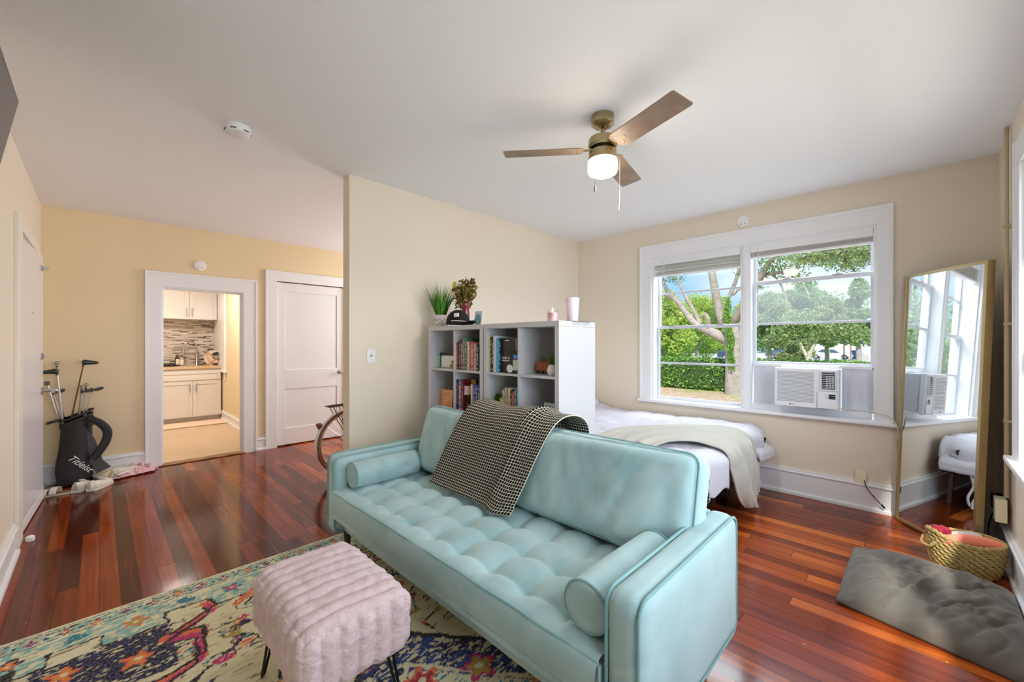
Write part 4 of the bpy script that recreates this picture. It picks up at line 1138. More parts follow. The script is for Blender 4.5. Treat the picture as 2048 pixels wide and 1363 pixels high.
shelf_books(908.4, Z2, [
    (911.2, .262, .19, (22, 20, 22), (235, 90, 100), 'tall black book with white and red lettering in'),
    (914.4, .250, .15, (72, 40, 34), (200, 160, 110), 'dark brown spined book in'),
    (917.8, .238, .15, (30, 24, 70), (240, 90, 110), 'navy and pink slim book in'),
    (921.6, .252, .15, (66, 118, 196), (236, 240, 250), 'sky blue paperback in'),
    (926.4, .250, .15, (112, 20, 14), (220, 130, 100), 'deep red thick book in'),
], 'books in the lower right cube of the left bookcase', 'the lower cube of the left bookcase')
shelf_books(941.6, Z2, [
    (945.0, .222, .15, (222, 216, 196), (180, 176, 160), 'off-white thick paperback in'),
    (948.8, .224, .15, (96, 78, 68), (200, 190, 180), 'mottled brown paperback in'),
    (951.8, .224, .15, (30, 44, 150), (220, 226, 240), 'dark blue paperback in'),
    (955.0, .224, .15, (24, 66, 196), (230, 240, 255), 'bright cobalt blue paperback in'),
    (958.8, .226, .15, (22, 34, 48), (190, 200, 205), 'blue-black book at the right end of'),
], 'books in the lower right cube of the left bookcase', 'the lower cube of the left bookcase')
# big yellow book shown flat, deeper in the cube
yb_ = thing('book', 'large mustard yellow book standing cover-out behind the small lamp', 'book', (KX + .10, ysh(934.5, KX + .10), Z2))
MB().box(0, .022, -.085, .085, 0, .252).build('cover', mat('mustard_cover', (204, 160, 44), .45), yb_, bevel=.001)
MB().box(.003, .019, -.086, .0855, .003, .250).build('pages', mat('book_pages', (232, 224, 204), .8), yb_)
# small lamp with a pink printed shade and a dark figure base
lp = thing('table_lamp', 'little lamp with pink printed shade before the mustard book', 'lamp', (KX + .065, ysh(937, KX + .065), Z2))
MB().lathe([(.030, 0), (.032, .012), (.020, .02), (.026, .05), (.014, .075), (.022, .10), (.010, .125), (.006, .15)], n=18).build('lamp_base', mat('dark_bronze', (52, 44, 34), .35, metal=.6, noise=(40, (110, 96, 60), .1)), lp, smooth=True)
MB().lathe([(.040, .135), (.036, .205), (.034, .205), (.038, .135)], n=24, cap=False).build('lamp_shade', mat('pink_shade', (230, 204, 206), .7, noise=(55, (214, 168, 178), .06)), lp, smooth=True)

shelf_books(976.8, Z1, [
    (980.4, .262, .17, (206, 204, 120), (180, 176, 90), 'lime yellow slim book in'),
    (983.6, .256, .17, (44, 38, 32), (200, 190, 170), 'black and olive book in'),
    (986.6, .256, .17, (30, 26, 26), (220, 200, 190), 'black book with brown lettering in'),
    (992.6, .264, .22, (206, 218, 224), (180, 190, 200), 'pale blue-white thick book in'),
    (998.2, .246, .15, (40, 160, 216), (120, 200, 240), 'bright blue paperback in'),
    (1001.2, .246, .16, (20, 26, 26), (235, 240, 235), 'black spined book with white lettering in'),
], 'books in the upper left cube of the right bookcase', 'the upper cube of the right bookcase')
fb = thing('book', 'black book standing cover-out with small white title', 'book', (KX + .035, ysh(1016, KX + .035), Z1))
fw = abs(ysh(1001.8) - ysh(1031)) ; fb.rotation_euler = (0, 0, 0)
MB().box(0, .018, -fw / 2, fw / 2, 0, .244).build('cover', mat('matt_black_cover', (46, 46, 50), .5), fb, bevel=.001)
MB().box(.002, .0165, -fw / 2 - .0005, fw / 2 - .002, .002, .2445).build('pages', mat('book_pages', (232, 224, 204), .8), fb)
text_mesh('title', 'funk it', .034, mat('white_print', (240, 240, 236), .5), fb, (-.001, .024, .105), (PI / 2, 0, -PI / 2), ext=.0003)
MB().box(-.001, 0, -.022, .064, .082, .088).box(-.001, 0, -.012, .030, .226, .231).build('title_rule', mat('white_print', (240, 240, 236), .5), fb)
# phone-like photo stand, black card with small screen
pf = thing('photo_stand', 'black photo stand with a small landscape and map print', 'photo frame', (KX + .012, ysh(1028.6, KX + .012), Z1)); pf.rotation_euler = (0, math.radians(4), 0)
MB().box(0, .012, -.052, .052, 0, .155).build('frame', M_black, pf, bevel=.002)
MB().box(-.0008, 0, -.046, .018, .022, .094).build('map_print', mat('map_print', (206, 214, 204), .5, noise=(60, (170, 196, 176), .12)), pf)
MB().box(-.0009, 0, -.046, .016, .104, .130).build('sky_print', mat('sky_print', (70, 140, 232), .4), pf)
MB().box(-.0009, 0, -.046, .016, .094, .104).build('hills_print', mat('hills_print', (46, 60, 56), .5, noise=(90, (96, 110, 90), .1)), pf)
wd = MB(); wd.lathe([(.0, 0), (.028, 0), (.028, .004), (0, .004)], n=30, axis='x'); 
o = wd.build('paper_disc', mat('white_card', (228, 226, 214), .6)); o.location = (KX + .004, ysh(1019, KX + .004), Z1 + .033); tag(o, 'small white round card leaning between black book and photo stand', 'card')
# lower cube of the right bookcase: potted plant and books
shelf_books(999.2, Z2, [
    (1002.0, .150, .11, (226, 178, 62), (200, 110, 30), 'small yellow paperback leaning beside the basil-like plant in'),
    (1004.6, .150, .11, (206, 196, 84), (120, 120, 50), 'small olive-yellow paperback in'),
    (1007.6, .208, .15, (212, 206, 182), (110, 100, 90), 'ivory book with dark lettering in'),
    (1010.4, .226, .15, (106, 130, 98), (210, 210, 190), 'sage green narrow book in'),
    (1014.0, .226, .15, (216, 196, 152), (90, 80, 60), 'tan paperback with a round mark in'),
    (1016.0, .222, .15, (122, 88, 50), (220, 200, 160), 'narrow brown book in'),
    (1020.4, .224, .15, (224, 200, 164), (186, 80, 70), 'peach-cream paperback in'),
    (1024.2, .212, .15, (32, 24, 22), (226, 214, 186), 'black book with cream lettering in'),
    (1028.0, .206, .15, (198, 60, 52), (244, 210, 190), 'red and pink spined book in'),
    (1032.8, .236, .17, (26, 104, 116), (214, 240, 240), 'tall dark teal book in'),
    (1035.4, .236, .17, (70, 166, 196), (70, 166, 196), 'tall light blue book at the right end of'),
], 'books in the lower left cube of the right bookcase', 'the lower cube of the right bookcase')

# ---------------- plants, console and small things
M_grass = leafmat('grass_blades', (40, 96, 22), (96, 158, 46), (128, 184, 74), .25)
def blades(name, par, n, r0, L0, L1, spread, w, m, seed, droop=.35, n_seg=7, z0=0):
    rs = random.Random(seed); V = []; F = []
    for i in range(n):
        a = rs.random() * 2 * PI; rr = r0 * math.sqrt(rs.random()); L_ = L0 + (L1 - L0) * rs.random()
        out = spread * (.15 + .85 * rs.random()); tw = rs.random() * PI
        side = Vector((-math.sin(a + tw * .3), math.cos(a + tw * .3), 0)) * w
        base = len(V)
        for k in range(n_seg):
            t = k / (n_seg - 1)
            R_ = rr + L_ * out * (t * .55 + t * t * droop); z = z0 + L_ * (t * (1 - .12 * out) - .18 * out * t * t * droop)
            p = Vector((math.cos(a) * R_, math.sin(a) * R_, z)); ww = (1 - t ** 1.8) * (.6 + .4 * min(1, t * 4))
            V.append(p - side * ww); V.append(p + side * ww)
        for k in range(n_seg - 1): b = base + 2 * k; F.append((b, b + 1, b + 3, b + 2))
    return mk(name, V, F, m, par)
zt = KT + .0
# grass plant in a chevron pot
gp = thing('potted_grass', 'tall green grass plant in a white chevron pot', 'plant', (KX + .12, ysh(881.5, KX + .12), zt))
M_conc = mat('white_chevron_pot', (208, 204, 196), .6)
mb = MB(); mb.lathe([(.060, 0), (.062, .004), (.062, .105), (.056, .105), (.054, .02), (0, .02)], n=36); mb.build('pot', M_conc, gp, smooth=True)
for zz in (.028, .062):
    P = []
    for k in range(48):
        a = k / 48 * 2 * PI; P.append((.0625 * math.cos(a), .0625 * math.sin(a), zz + .010 * (abs((k % 6) - 3) / 1.5 - 1)))
    MB().tube(P, .0022, 6, close=True).build('chevron_band', mat('grey_glaze', (160, 160, 154), .5), gp, smooth=True)
MB().lathe([(.054, .09), (0, .095)], n=20).build('soil', mat('potting_soil', (52, 40, 28), .9), gp)
blades('leaves', gp, 230, .035, .22, .345, .62, .0034, M_grass, 4, .30, z0=.07)
# dried flower bouquet in a cranberry glass vase
vx = KX + .22; fv = thing('flower_vase', 'cranberry glass vase of dried greenish flowers behind the cap', 'vase', (vx, ysh(931, vx), zt))
M_cran = mat('cranberry_glass', (128, 26, 54), .08, .6, coat=.6)
mb = MB(); prof = [(.034, 0), (.036, .01), (.034, .10), (.030, .15), (.040, .175), (.044, .20), (.036, .222), (.034, .222), (.040, .20), (.028, .16), (.030, .02), (0, .02)]
mb.lathe(prof, n=28, cap=False); V = np.array(mb.v); a = np.arctan2(V[:, 1], V[:, 0]); k = 1 + .05 * np.cos(a * 14) * (V[:, 2] < .16); V[:, 0] *= k; V[:, 1] *= k
mk('vase_body', V, mb.f, M_cran, fv, smooth=True)
mb = MB(); rs = random.Random(9); heads = []
for i in range(17):
    a = rs.random() * 6.28; s = rs.random(); R_ = .02 + .105 * math.sqrt(s); z = .21 + .19 * rs.random() * (1 - .3 * s) + .02
    p = Vector((R_ * math.cos(a), R_ * math.sin(a), z)); heads.append(p)
    mb.tube(bez([(0, 0, .12), (p.x * .4, p.y * .4, .12 + (p.z - .12) * .6), tuple(p)], 6), .0018, 5)
mb.build('stems', mat('dry_stem', (98, 96, 44), .8), fv, smooth=True)
M_dry = leafmat('dried_leaves', (92, 88, 36), (156, 150, 76), (176, 116, 58), .25)
M_dryf = leafmat('dried_petals', (128, 70, 34), (112, 96, 46), (92, 44, 30), .2)
leaf_cloud('dried_leaves', [(0, 0, .30), (-.03, .045, .22), (.02, .03, .17), (0, -.04, .24), (0, .06, .30), (0, -.06, .33)], [(.10, .105, .115), (.05, .06, .08), (.05, .06, .05), (.06, .05, .07), (.06, .055, .08), (.06, .055, .08)], 620, .019, M_dry, fv, 3, shell=.1, aspect=.5)
leaf_cloud('dried_flower_heads', [tuple(h) for h in heads[:12]], [(.026, .026, .026)] * 12, 420, .011, M_dryf, fv, 6, shell=.5, aspect=.7)
mb = MB()
for (dx, dy, dz, r, n) in ((-.115, -.01, .345, .040, 30), (-.11, .030, .300, .025, 18), (-.10, .010, .248, .020, 14)):
    for k in range(n):
        a = k / n * 2 * PI; rr = r * (1 if k % 2 else .8); el = .5 + .35 * ((k * 7) % 3 - 1)
        d = Vector((-.35, math.cos(a), math.sin(a))).normalized(); q = Vector((dx, dy, dz)); side = d.cross(Vector((1, 0, 0))).normalized() * r * .14
        b = len(mb.v); mb.v += [tuple(q), tuple(q + d * rr * .6 - side), tuple(q + d * rr), tuple(q + d * rr * .6 + side)]; mb.f.append((b, b + 1, b + 2, b + 3)); mb.m.append(0)
    mb.lathe([(r * .3, 0), (r * .2, -.006), (0, -.008)], (dx, dy, dz), 10, 'x')
mb.build('green_mums', mat('mum_green', (206, 216, 112), .6), fv)
mb = MB()
for dy, h in ((0.0, .425), (-.045, .395), (.06, .37)):
    for k in range(9):
        t = k / 8; z = h - .09 + .09 * t; mb.lathe([(.0, z), (.007 * (1 - t) + .002, z + .006), (0, z + .014)], (0, dy, 0), 6, cap=False)
mb.build('seed_spikes', M_dryf, fv)
# baseball cap
cx = KX + .085; cp = thing('baseball_cap', 'black baseball cap with white patch and white cord on the bookcase', 'cap', (cx, ysh(916, cx), zt)); cp.scale = (1.15, 1.22, 1.15)
M_cap = mat('black_cap_cloth', (20, 18, 18), .85, bump=(300, .3, .001))
nu, nv = 22, 40; V = []
for i in range(nu):
    t = i / (nu - 1) * PI / 2
    for j in range(nv):
        a = 2 * PI * j / nv; r = math.cos(t); s = .088 if math.sin(a) < 0 else .092
        zc = .105 * math.sin(t) ** .85
        x_ = .078 * r * math.cos(a); y_ = s * r * math.sin(a)
        V.append((x_, y_ - .0, zc + .012))
mk('crown', V, grid_faces(nu, nv, True), M_cap, cp, smooth=True)
V = []; F = []   # brim curves forward to the right (-y)
nb = 16
for i in range(nb):
    a = PI * (.06 + .88 * i / (nb - 1))
    for k in range(7):
        t = k / 6; rx = .078 * (1 + .02 * t); x_ = rx * math.cos(a); y_ = -.088 * math.sin(a) - (.075 * math.sin(a) ** 1.2) * t
        z = .018 + .010 * math.sin(a) * t - .022 * (abs(math.cos(a)) ** 2) * t + .004
        V.append((x_, y_, z))
br = mk('brim', V, grid_faces(nb, 7), M_cap, cp, smooth=True); sd_ = br.modifiers.new('s', 'SOLIDIFY'); sd_.thickness = .003
P = [(-.080 * math.sin(q), .088 * -math.cos(q) - .004, .030 + .004 * math.sin(q)) for q in np.linspace(-.05, 1.35, 14)]
MB().tube(P, .0024, 6).build('cord', mat('white_cord', (236, 234, 228), .6), cp, smooth=True)
o = MB().box(-.001, .001, -.017, .017, -.016, .016).build('patch', mat('white_patch', (234, 230, 226), .6), cp, bevel=.0008); o.location = (-.058, -.055, .074); o.rotation_euler = (math.radians(-6), math.radians(38), math.radians(40))
o2 = MB().box(-.0016, -.0008, -.009, .009, -.001, .001).box(-.0016, -.0008, .001, .009, -.008, .0).build('patch_mark', M_black, cp); o2.location = o.location; o2.rotation_euler = o.rotation_euler
# card with an aqua oval
kx = KX + .26; kp = thing('art_card', 'white card with an aqua oval face-like print, behind the cap', 'card', (kx, ysh(955, kx), zt)); kp.rotation_euler = (0, math.radians(6), 0)
MB().box(0, .004, -.048, .048, 0, .132).build('card', mat('white_card2', (226, 232, 232), .5), kp, bevel=.0006)
mb = MB(); mb.lathe([(1, 0), (1, -.001), (0, -.001)], n=40, axis='x'); V = np.array(mb.v); V[:, 1] *= .040; V[:, 2] *= .050; V[:, 2] += .056; mk('aqua_oval', V, mb.f, mat('aqua_print', (122, 186, 194), .5), kp)
for s in (-1, 1):
    for rr, cc, ex in ((.0115, (36, 52, 62), 0), (.0075, (214, 232, 234), .0004)):
        mb = MB(); mb.lathe([(1, 0), (1, -.0015 - ex), (0, -.0015 - ex)], n=20, axis='x'); V = np.array(mb.v); V[:, 1] = V[:, 1] * rr * .75 + s * .020 - s * (.0035 if ex else 0); V[:, 2] = V[:, 2] * rr * 1.15 + .046; mk('oval_ring', V, mb.f, mat('card_%d' % cc[0], cc, .5), kp)
# candle
cx_ = KX + .10; ca_ = thing('candle', 'lit pink candle in a glass jar on the right bookcase', 'candle', (cx_, ysh(1107.5, cx_) + .01, zt))
M_pinkc = mat('pink_candle_wax', (238, 196, 200), .4)
MB().lathe([(.0335, .004), (.0335, .058), (0, .060)], n=32).build('wax', M_pinkc, ca_, smooth=True)
M_jar = glassmat('jar_glass', (.97, .94, .94)); MB().lathe([(.034, 0), (.036, .003), (.036, .078), (.0345, .078), (.0345, .003)], n=32).build('glass_jar', M_jar, ca_, smooth=True)
mb = MB()
for z, w0, w1 in ((.052, -.024, .012), (.046, -.024, .014), (.036, -.020, .006), (.030, -.020, .008), (.016, -.014, -.002)):
    for k in range(7):
        t = w0 + (w1 - w0) * k / 7
        a = t / .036 - 2.5; mb.obox((.0366 * math.cos(a), .0366 * math.sin(a), z), (-math.sin(a), math.cos(a), 0), (0, 0, 1), (math.cos(a), math.sin(a), 0), .0021, .0011, .0003)
mb.build('label_print', mat('label_ink', (120, 70, 80), .6), ca_)
fl_ = MB().lathe([(0, .064), (.004, .070), (.0045, .076), (.002, .086), (0, .092)], n=12, cap=False).build('flame', mat('flame', (255, 236, 190), .5, emis=((255, 226, 160), 14)), ca_, smooth=True)
MB().tube([(0, 0, .058), (0, 0, .068)], .0009, 5).build('wick', M_black, ca_)
# tumbler on a dark coaster card
tx = KX + .21; py_ = ysh(1145, tx)
o = MB().box(-.10, .10, -.055, .055, 0, .002).build('dark_card', mat('dark_brown_card', (70, 50, 36), .6), bevel=.0005); o.location = (tx + .02, py_ - .005, zt); tag(o, 'thin dark brown card under the tumbler', 'card')
tb = thing('tumbler', 'tall frosted lilac plastic tumbler on the right bookcase', 'cup', (tx, py_, zt + .002))
MB().lathe([(.034, 0), (.036, .002), (.046, .155), (.0445, .155), (.035, .005), (0, .005)], n=40, cap=False).build('cup_body', mat('frosted_lilac', (222, 214, 228), .35, trans=.15), tb, smooth=True)
MB().lathe([(0.0353, .006), (.0388, .048), (0, .048)], n=36).build('drink', mat('milky_drink', (226, 222, 232), .3), tb, smooth=True)
# aloe-like plant and tiny brown chair box, upper right cube
ax_ = KX + .07; al = thing('potted_succulent', 'spiky green succulent in a small white bulb pot', 'plant', (ax_, ysh(1104.5, ax_), Z1))
MB().lathe([(.020, 0), (.030, .012), (.035, .030), (.030, .052), (.023, .062), (.026, .070), (.022, .070), (.018, .058), (0, .058)], n=32, cap=False).build('pot', mat('white_gloss_pot', (232, 233, 230), .2), al, smooth=True)
blades('leaves', al, 34, .010, .07, .135, .85, .0042, leafmat('succulent', (46, 96, 20), (110, 150, 48), None, .15), 12, .45, z0=.06)
bx_ = KX + .16; bb = thing('wooden_box', 'small brown wooden armchair-shaped box with feet beside the succulent', 'box', (bx_, ysh(1091, bx_), Z1))
M_bw = mat('chestnut_wood', (164, 84, 30), .35, noise=(18, (136, 62, 20), .2))
v, fc, q = rbox(.07, .125, .062, .010, 10); v[:, 2] += .047; v[:, 2] += .010 * np.cos(q[:, 1] * PI / 2) * (q[:, 2] > .5); mk('box_body', v, fc, M_bw, bb, smooth=True)
for sx in (-.024, .024):
    for sy in (-.045, .045): MB().lathe([(.007, 0), (.009, .018)], (sx, sy, 0), 10).build('foot', mat('dark_foot', (40, 28, 18), .5), bb, smooth=True)
# framed photo, card and dish in the cube below
gx = KX + .12; ph = thing('photo_print', 'standing photo print of people outdoors, white border', 'photo', (gx, ysh(1099.5, gx), Z2)); ph.rotation_euler = (0, math.radians(5), 0)
MB().box(0, .003, -.058, .058, 0, .140).build('photo_paper', mat('photo_paper', (226, 232, 232), .3), ph, bevel=.0004)
MB().box(-.0006, 0, -.053, .053, .008, .122).build('photo_background', mat('photo_bg', (188, 206, 200), .3, noise=(30, (206, 214, 210), .2)), ph)
for nm, c_, b_ in (('grass', (120, 150, 120), (-.053, .053, .008, .028)), ('table', (60, 70, 70), (.020, .030, .03, .07)), ('umbrella', (60, 110, 120), (.006, .036, .070, .077)), ('shirt', (150, 190, 230), (-.038, -.016, .040, .085)), ('trousers', (30, 90, 160), (-.036, -.018, .012, .042)), ('dark_coat', (56, 40, 44), (-.012, .006, .03, .075)), ('sign', (150, 60, 70), (.008, .022, .100, .116)), ('face', (196, 140, 110), (-.032, -.020, .085, .102))):
    MB().box(-.0012, -.0006, b_[0], b_[1], b_[2], b_[3]).build(nm, mat('photo_' + nm, c_, .4), ph)
sdx = KX + .10; so = MB().lathe([(0, 0), (.040, 0), (.047, .008), (.045, .009), (.038, .003), (0, .003)], n=36, cap=False).build('saucer', mat('white_glaze', (236, 236, 232), .15), smooth=True)
so.location = (KX + .055, ysh(1088, KX + .055), Z2); tag(so, 'small white saucer at the front of the cube', 'saucer')
o = MB().box(-.045, .045, -.028, .028, 0, .003).build('dark_wallet_card', mat('dark_green_card', (52, 58, 52), .4), bevel=.001); o.location = (KX + .17, ysh(1081, KX + .17), Z2); o.rotation_euler = (0, 0, .2); tag(o, 'flat dark card lying behind the white saucer', 'card')
# game console in the upper left cube
gx = KX + .10; gc = thing('game_console', 'white handheld game console in its dock with a mint controller', 'console', (gx, ysh(896, gx), Z1)); 
yL, yR = ysh(882, gx) - gc.location.y, ysh(908, gx) - gc.location.y
v, fc, q = rbox(.045, abs(yR - yL) + .01, .104, .008, 12); v[:, 1] += (yL + yR) / 2 - .036; v[:, 2] += .052; mk('dock', v, fc, mat('console_white', (236, 234, 228), .35), gc, smooth=True)
MB().box(-.018, .012, yR - .05, yL - .004, .104, .128).build('screen_edge', M_black, gc, bevel=.003)
v, fc, q = rbox(.016, .036, .125, .0155, 12); v[:, 1] += yL + .014; v[:, 2] += .070; v[:, 0] -= .016; mk('controller', v, fc, mat('mint_plastic', (138, 214, 170), .35), gc, smooth=True)
mb = MB(); mb.lathe([(.0085, 0), (.0085, -.004), (0, -.005)], (-.024, yL + .014, .102), 16, 'x')
for dy, dz in ((.007, .066), (-.007, .066), (0, .075), (0, .057)): mb.lathe([(.0032, 0), (.0032, -.002), (0, -.0022)], (-.024, yL + .014 + dy, dz), 10, 'x')
mb.build('buttons', mat('dark_button', (32, 60, 52), .4), gc)
jr = thing('spice_jar', 'tiny cork-topped jar with a green label before the console', 'jar', (KX + .045, ysh(904.5, KX + .045), Z1))
MB().lathe([(.014, 0), (.016, .003), (.016, .046), (.012, .052)], n=18).build('jar_body', mat('jar_tan', (196, 186, 140), .2), jr, smooth=True)
MB().lathe([(.012, .052), (.013, .066), (0, .066)], n=14).build('cork', mat('cork', (190, 150, 104), .8), jr, smooth=True)
MB().box(-.0168, -.0155, -.008, .008, .012, .034).build('label_dot', mat('dark_green_label', (48, 74, 36), .6), jr)
# orange framed card, lower left cube
o_ = thing('square_sign', 'small square orange wooden sign with pale handwriting', 'sign', (KX + .09, ysh(891.5, KX + .09), Z2)); o_.rotation_euler = (0, math.radians(5), 0)
wS = abs(ysh(881.6, KX + .09) - ysh(905, KX + .09))
MB().box(0, .010, -wS / 2, wS / 2, 0, .145).build('board', mat('orange_board', (240, 182, 118), .5, noise=(9, (226, 136, 92), .2)), o_, bevel=.001)
mb = MB(); rs = random.Random(4)
for z, w0, w1 in ((.128, .045, -.02), (.116, .045, .01), (.078, .03, -.03), (.064, .035, -.035), (.050, .03, -.02)):
    y = w0
    while y > w1: l = .004 + rs.random() * .009; mb.box(-.0006, 0, y - l, y, z - .0022, z + .0022); y -= l + .003
mb.build('handwriting', mat('cream_ink', (250, 224, 190), .6), o_)
MB().lathe([(.010, 0), (.010, -.001), (0, -.001)], (0, -.03, .108), 20, 'x').build('silver_sticker', mat('silver_dot', (176, 172, 184), .3), o_)
# leafy plant in a blue pot, lower left cube of the right case
bx2 = KX + .10; lp2 = thing('potted_herb', 'bushy green plant in a blue-grey quilted pot', 'plant', (bx2, ysh(990.5, bx2), Z2))
mb = MB(); mb.lathe([(.038, 0), (.041, .004), (.046, .075), (.042, .075), (.038, .01), (0, .01)], n=40, cap=False); V = np.array(mb.v); a = np.arctan2(V[:, 1], V[:, 0])
k = 1 + .02 * np.sin(a * 10 + V[:, 2] * 120) * np.sin(a * 10 - V[:, 2] * 120); V[:, 0] *= k; V[:, 1] *= k; mk('pot', V, mb.f, mat('blue_grey_pot', (128, 152, 184), .5), lp2, smooth=True)
leaf_cloud('foliage', [(0, 0, .115), (0, .035, .10), (0, -.025, .125)], [(.05, .05, .045), (.03, .03, .03), (.03, .03, .03)], 260, .014, leafmat('herb_leaf', (44, 110, 20), (110, 176, 44), (150, 204, 80), .3), lp2, 5, shell=.2, aspect=.7)

# ================================================================ CEILING FAN
M_brass = mat('antique_brushed_brass', (176, 160, 124), .28, metal=1.0)
M_blade = mat('driftwood_blade', (152, 130, 112), .5, noise=(9, (124, 102, 84), .22))
fxy = (2.092, 1.320)
fan = thing('ceiling_fan', 'three-blade ceiling fan in brushed brass with a lit globe', 'ceiling fan', (fxy[0], fxy[1], ROOM_H))
MB().lathe([(.066, 0), (.066, -.018), (.0665, -.020), (.066, -.048), (.050, -.064), (.026, -.070), (.022, -.064), (0, -.064)], n=48).build('canopy', M_brass, fan, smooth=True)
MB().tube([(0, 0, -.06), (0, 0, -.135)], .0115, 16).lathe([(.0115, -.10), (.018, -.118), (.018, -.13)], n=20).build('downrod', M_brass, fan, smooth=True)
MB().lathe([(.0, -.120), (.050, -.122), (.078, -.134), (.083, -.145), (.083, -.178), (.078, -.182), (.078, -.190), (.040, -.192), (0, -.192)], n=56).build('motor_housing', M_brass, fan, smooth=True)
MB().lathe([(.060, -.188), (.060, -.212), (0, -.212)], n=36).build('vent_band', mat('dark_vent', (60, 44, 26), .5, metal=.5), fan, smooth=True)
MB().lathe([(.076, -.208), (.080, -.212), (.082, -.262), (.0, -.262)], n=56).build('light_collar', M_brass, fan, smooth=True)
M_globe = mat('lit_opal_globe', (255, 244, 226), .3, emis=((255, 238, 214), 7.0))
MB().lathe([(.080, -.262), (.086, -.270), (.087, -.320), (.080, -.338), (.060, -.348), (.030, -.352), (0, -.353)], n=56).build('globe', M_globe, fan, smooth=True)
bz = -.202
for ang in (251.0, 129.5, 12.0):
    a = math.radians(ang); pitch = math.radians(-11)
    R0, R1, hw = .115, .585, .068; V = []; pts = []
    outline = [(R0, -.050), (R0 + .03, -hw), (R1 - .012, -hw * 1.02), (R1, -hw * .92), (R1, hw * .92), (R1 - .012, hw * 1.02), (R0 + .03, hw), (R0, .050)]
    mb = MB(); mb.prism(outline, -.003, .003, 'z')
    M3 = Matrix.Translation((0, 0, bz)) @ Matrix.Rotation(a, 4, 'Z') @ Matrix.Rotation(pitch, 4, 'X')
    mb.v = [tuple(M3 @ Vector(p)) for p in mb.v]
    bl = mb.build('blade', M_blade, fan, bevel=.0012)
    mb = MB(); mb.prism([(.055, -.022), (.10, -.032), (.165, -.040), (.165, .040), (.10, .032), (.055, .022)], .0032, .0065, 'z')
    mb.v = [tuple(M3 @ Vector(p)) for p in mb.v]
    mb.build('blade_bracket', M_brass, bl, bevel=.001)
    for px_, py2 in ((.15, -.028), (.15, .028), (.19, 0)):
        mb = MB(); mb.lathe([(.005, -.003), (.005, -.0055), (0, -.0062)], (px_, py2, 0), 10)
        mb.v = [tuple(M3 @ Vector(p)) for p in mb.v]; mb.build('screw', M_brass, bl, smooth=True)
def chain(dx, dy, z1):
    mb = MB(); mb.tube([(dx, dy, -.245), (dx, dy, z1)], .0011, 5)
    z = -.25
    while z > z1: mb.lathe([(0, z + .0018), (.0018, z), (0, z - .0018)], (dx, dy, 0), 6, cap=False); z -= .0055
    c_ = mb.build('pull_chain', mat('chain_brass', (150, 140, 120), .35, metal=.8), fan)
    MB().lathe([(0, z1), (.004, z1 - .006), (.0045, z1 - .03), (.0035, z1 - .040), (0, z1 - .042)], (dx, dy, 0), 12).build('pull_knob', mat('pewter_knob', (120, 118, 114), .35, metal=.6), c_, smooth=True)
rt = Vector((RT[0], RT[1])); fwv = Vector((FW[0], FW[1]))
p = rt * -.057 - fwv * .06; chain(p.x, p.y, -.430)
p = rt * .101 - fwv * .0; chain(p.x, p.y, -.515)
ll = bpy.data.lights.new('fan_bulb', 'SPOT'); ll.energy = 9; ll.color = (1.0, .93, .86); ll.shadow_soft_size = .08; ll.spot_size = math.radians(172); ll.spot_blend = .35
lo = bpy.data.objects.new('fan_bulb', ll); lo.location = (fxy[0], fxy[1], ROOM_H - .46); scene.collection.objects.link(lo)

# ================================================================ AIR CONDITIONER
ac = thing('window_air_conditioner', 'white window air conditioner under the raised sash', 'air conditioner', (4.36, .70, .815))
def A(*b): return (b[0] - 4.36, b[1] - 4.36, b[2] - .70, b[3] - .70, b[4] - .815, b[5] - .815)
M_ac = mat('ac_plastic', (232, 234, 240), .38); M_acd = mat('ac_shadow_grey', (176, 180, 188), .6)
MB().box(*A(4.40, 4.95, .478, .925, .825, 1.15)).build('cabinet_shell', mat('ac_shell', (206, 208, 212), .5), ac, bevel=.004)
MB().box(*A(4.375, 4.41, .467, .935, .815, 1.16)).build('front_panel', M_ac, ac, bevel=.008, seg=3)
# intake grille: horizontal louvres over a grey field
MB().box(*A(4.373, 4.376, .632, .915, .855, 1.138)).build('grille_back', M_acd, ac)
mb = MB(); n = 24
for k in range(n):
    z = .859 + (1.134 - .859) * k / (n - 1) ; mb.box(*A(4.360, 4.374, .630, .917, z - .0036, z + .0036))
mb.box(*A(4.360, 4.376, .910, .928, .83, 1.15)).box(*A(4.360, 4.376, .622, .640, .83, 1.15)).box(*A(4.360, 4.376, .622, .928, 1.135, 1.155)).box(*A(4.360, 4.376, .622, .928, .820, .858))
mb.build('intake_grille', M_ac, ac, bevel=.0012)
# outlet with dark depth and white slats
MB().box(*A(4.371, 4.3755, .492, .585, .985, 1.135)).build('outlet_cavity', M_black, ac)
mb = MB(); 
for k in range(10): z = .992 + .0152 * k; mb.box(*A(4.360, 4.373, .494, .583, z - .0018, z + .0018))
mb.build('outlet_slats', M_ac, ac, bevel=.0008)
mb = MB()
for k in range(3): y = .508 + .020 * k; mb.box(*A(4.368, 4.3725, y - .0065, y + .0065, .990, 1.10))
mb.build('outlet_vanes', mat('vane_grey', (150, 152, 146), .5), ac)
mb = MB(); mb.box(*A(4.358, 4.376, .484, .492, .975, 1.145)).box(*A(4.358, 4.376, .585, .593, .975, 1.145)).box(*A(4.358, 4.376, .484, .593, 1.137, 1.145)).box(*A(4.358, 4.376, .484, .593, .975, .983)); mb.build('outlet_frame', M_ac, ac, bevel=.002)
MB().box(*A(4.362, 4.376, .475, .612, .822, .966)).build('control_panel', M_ac, ac, bevel=.003)
dsp = MB().box(*A(4.3605, 4.363, .490, .536, .905, .945)).build('display', mat('display_black', (20, 20, 24), .2), ac)
mb = MB(); rs = random.Random(2)
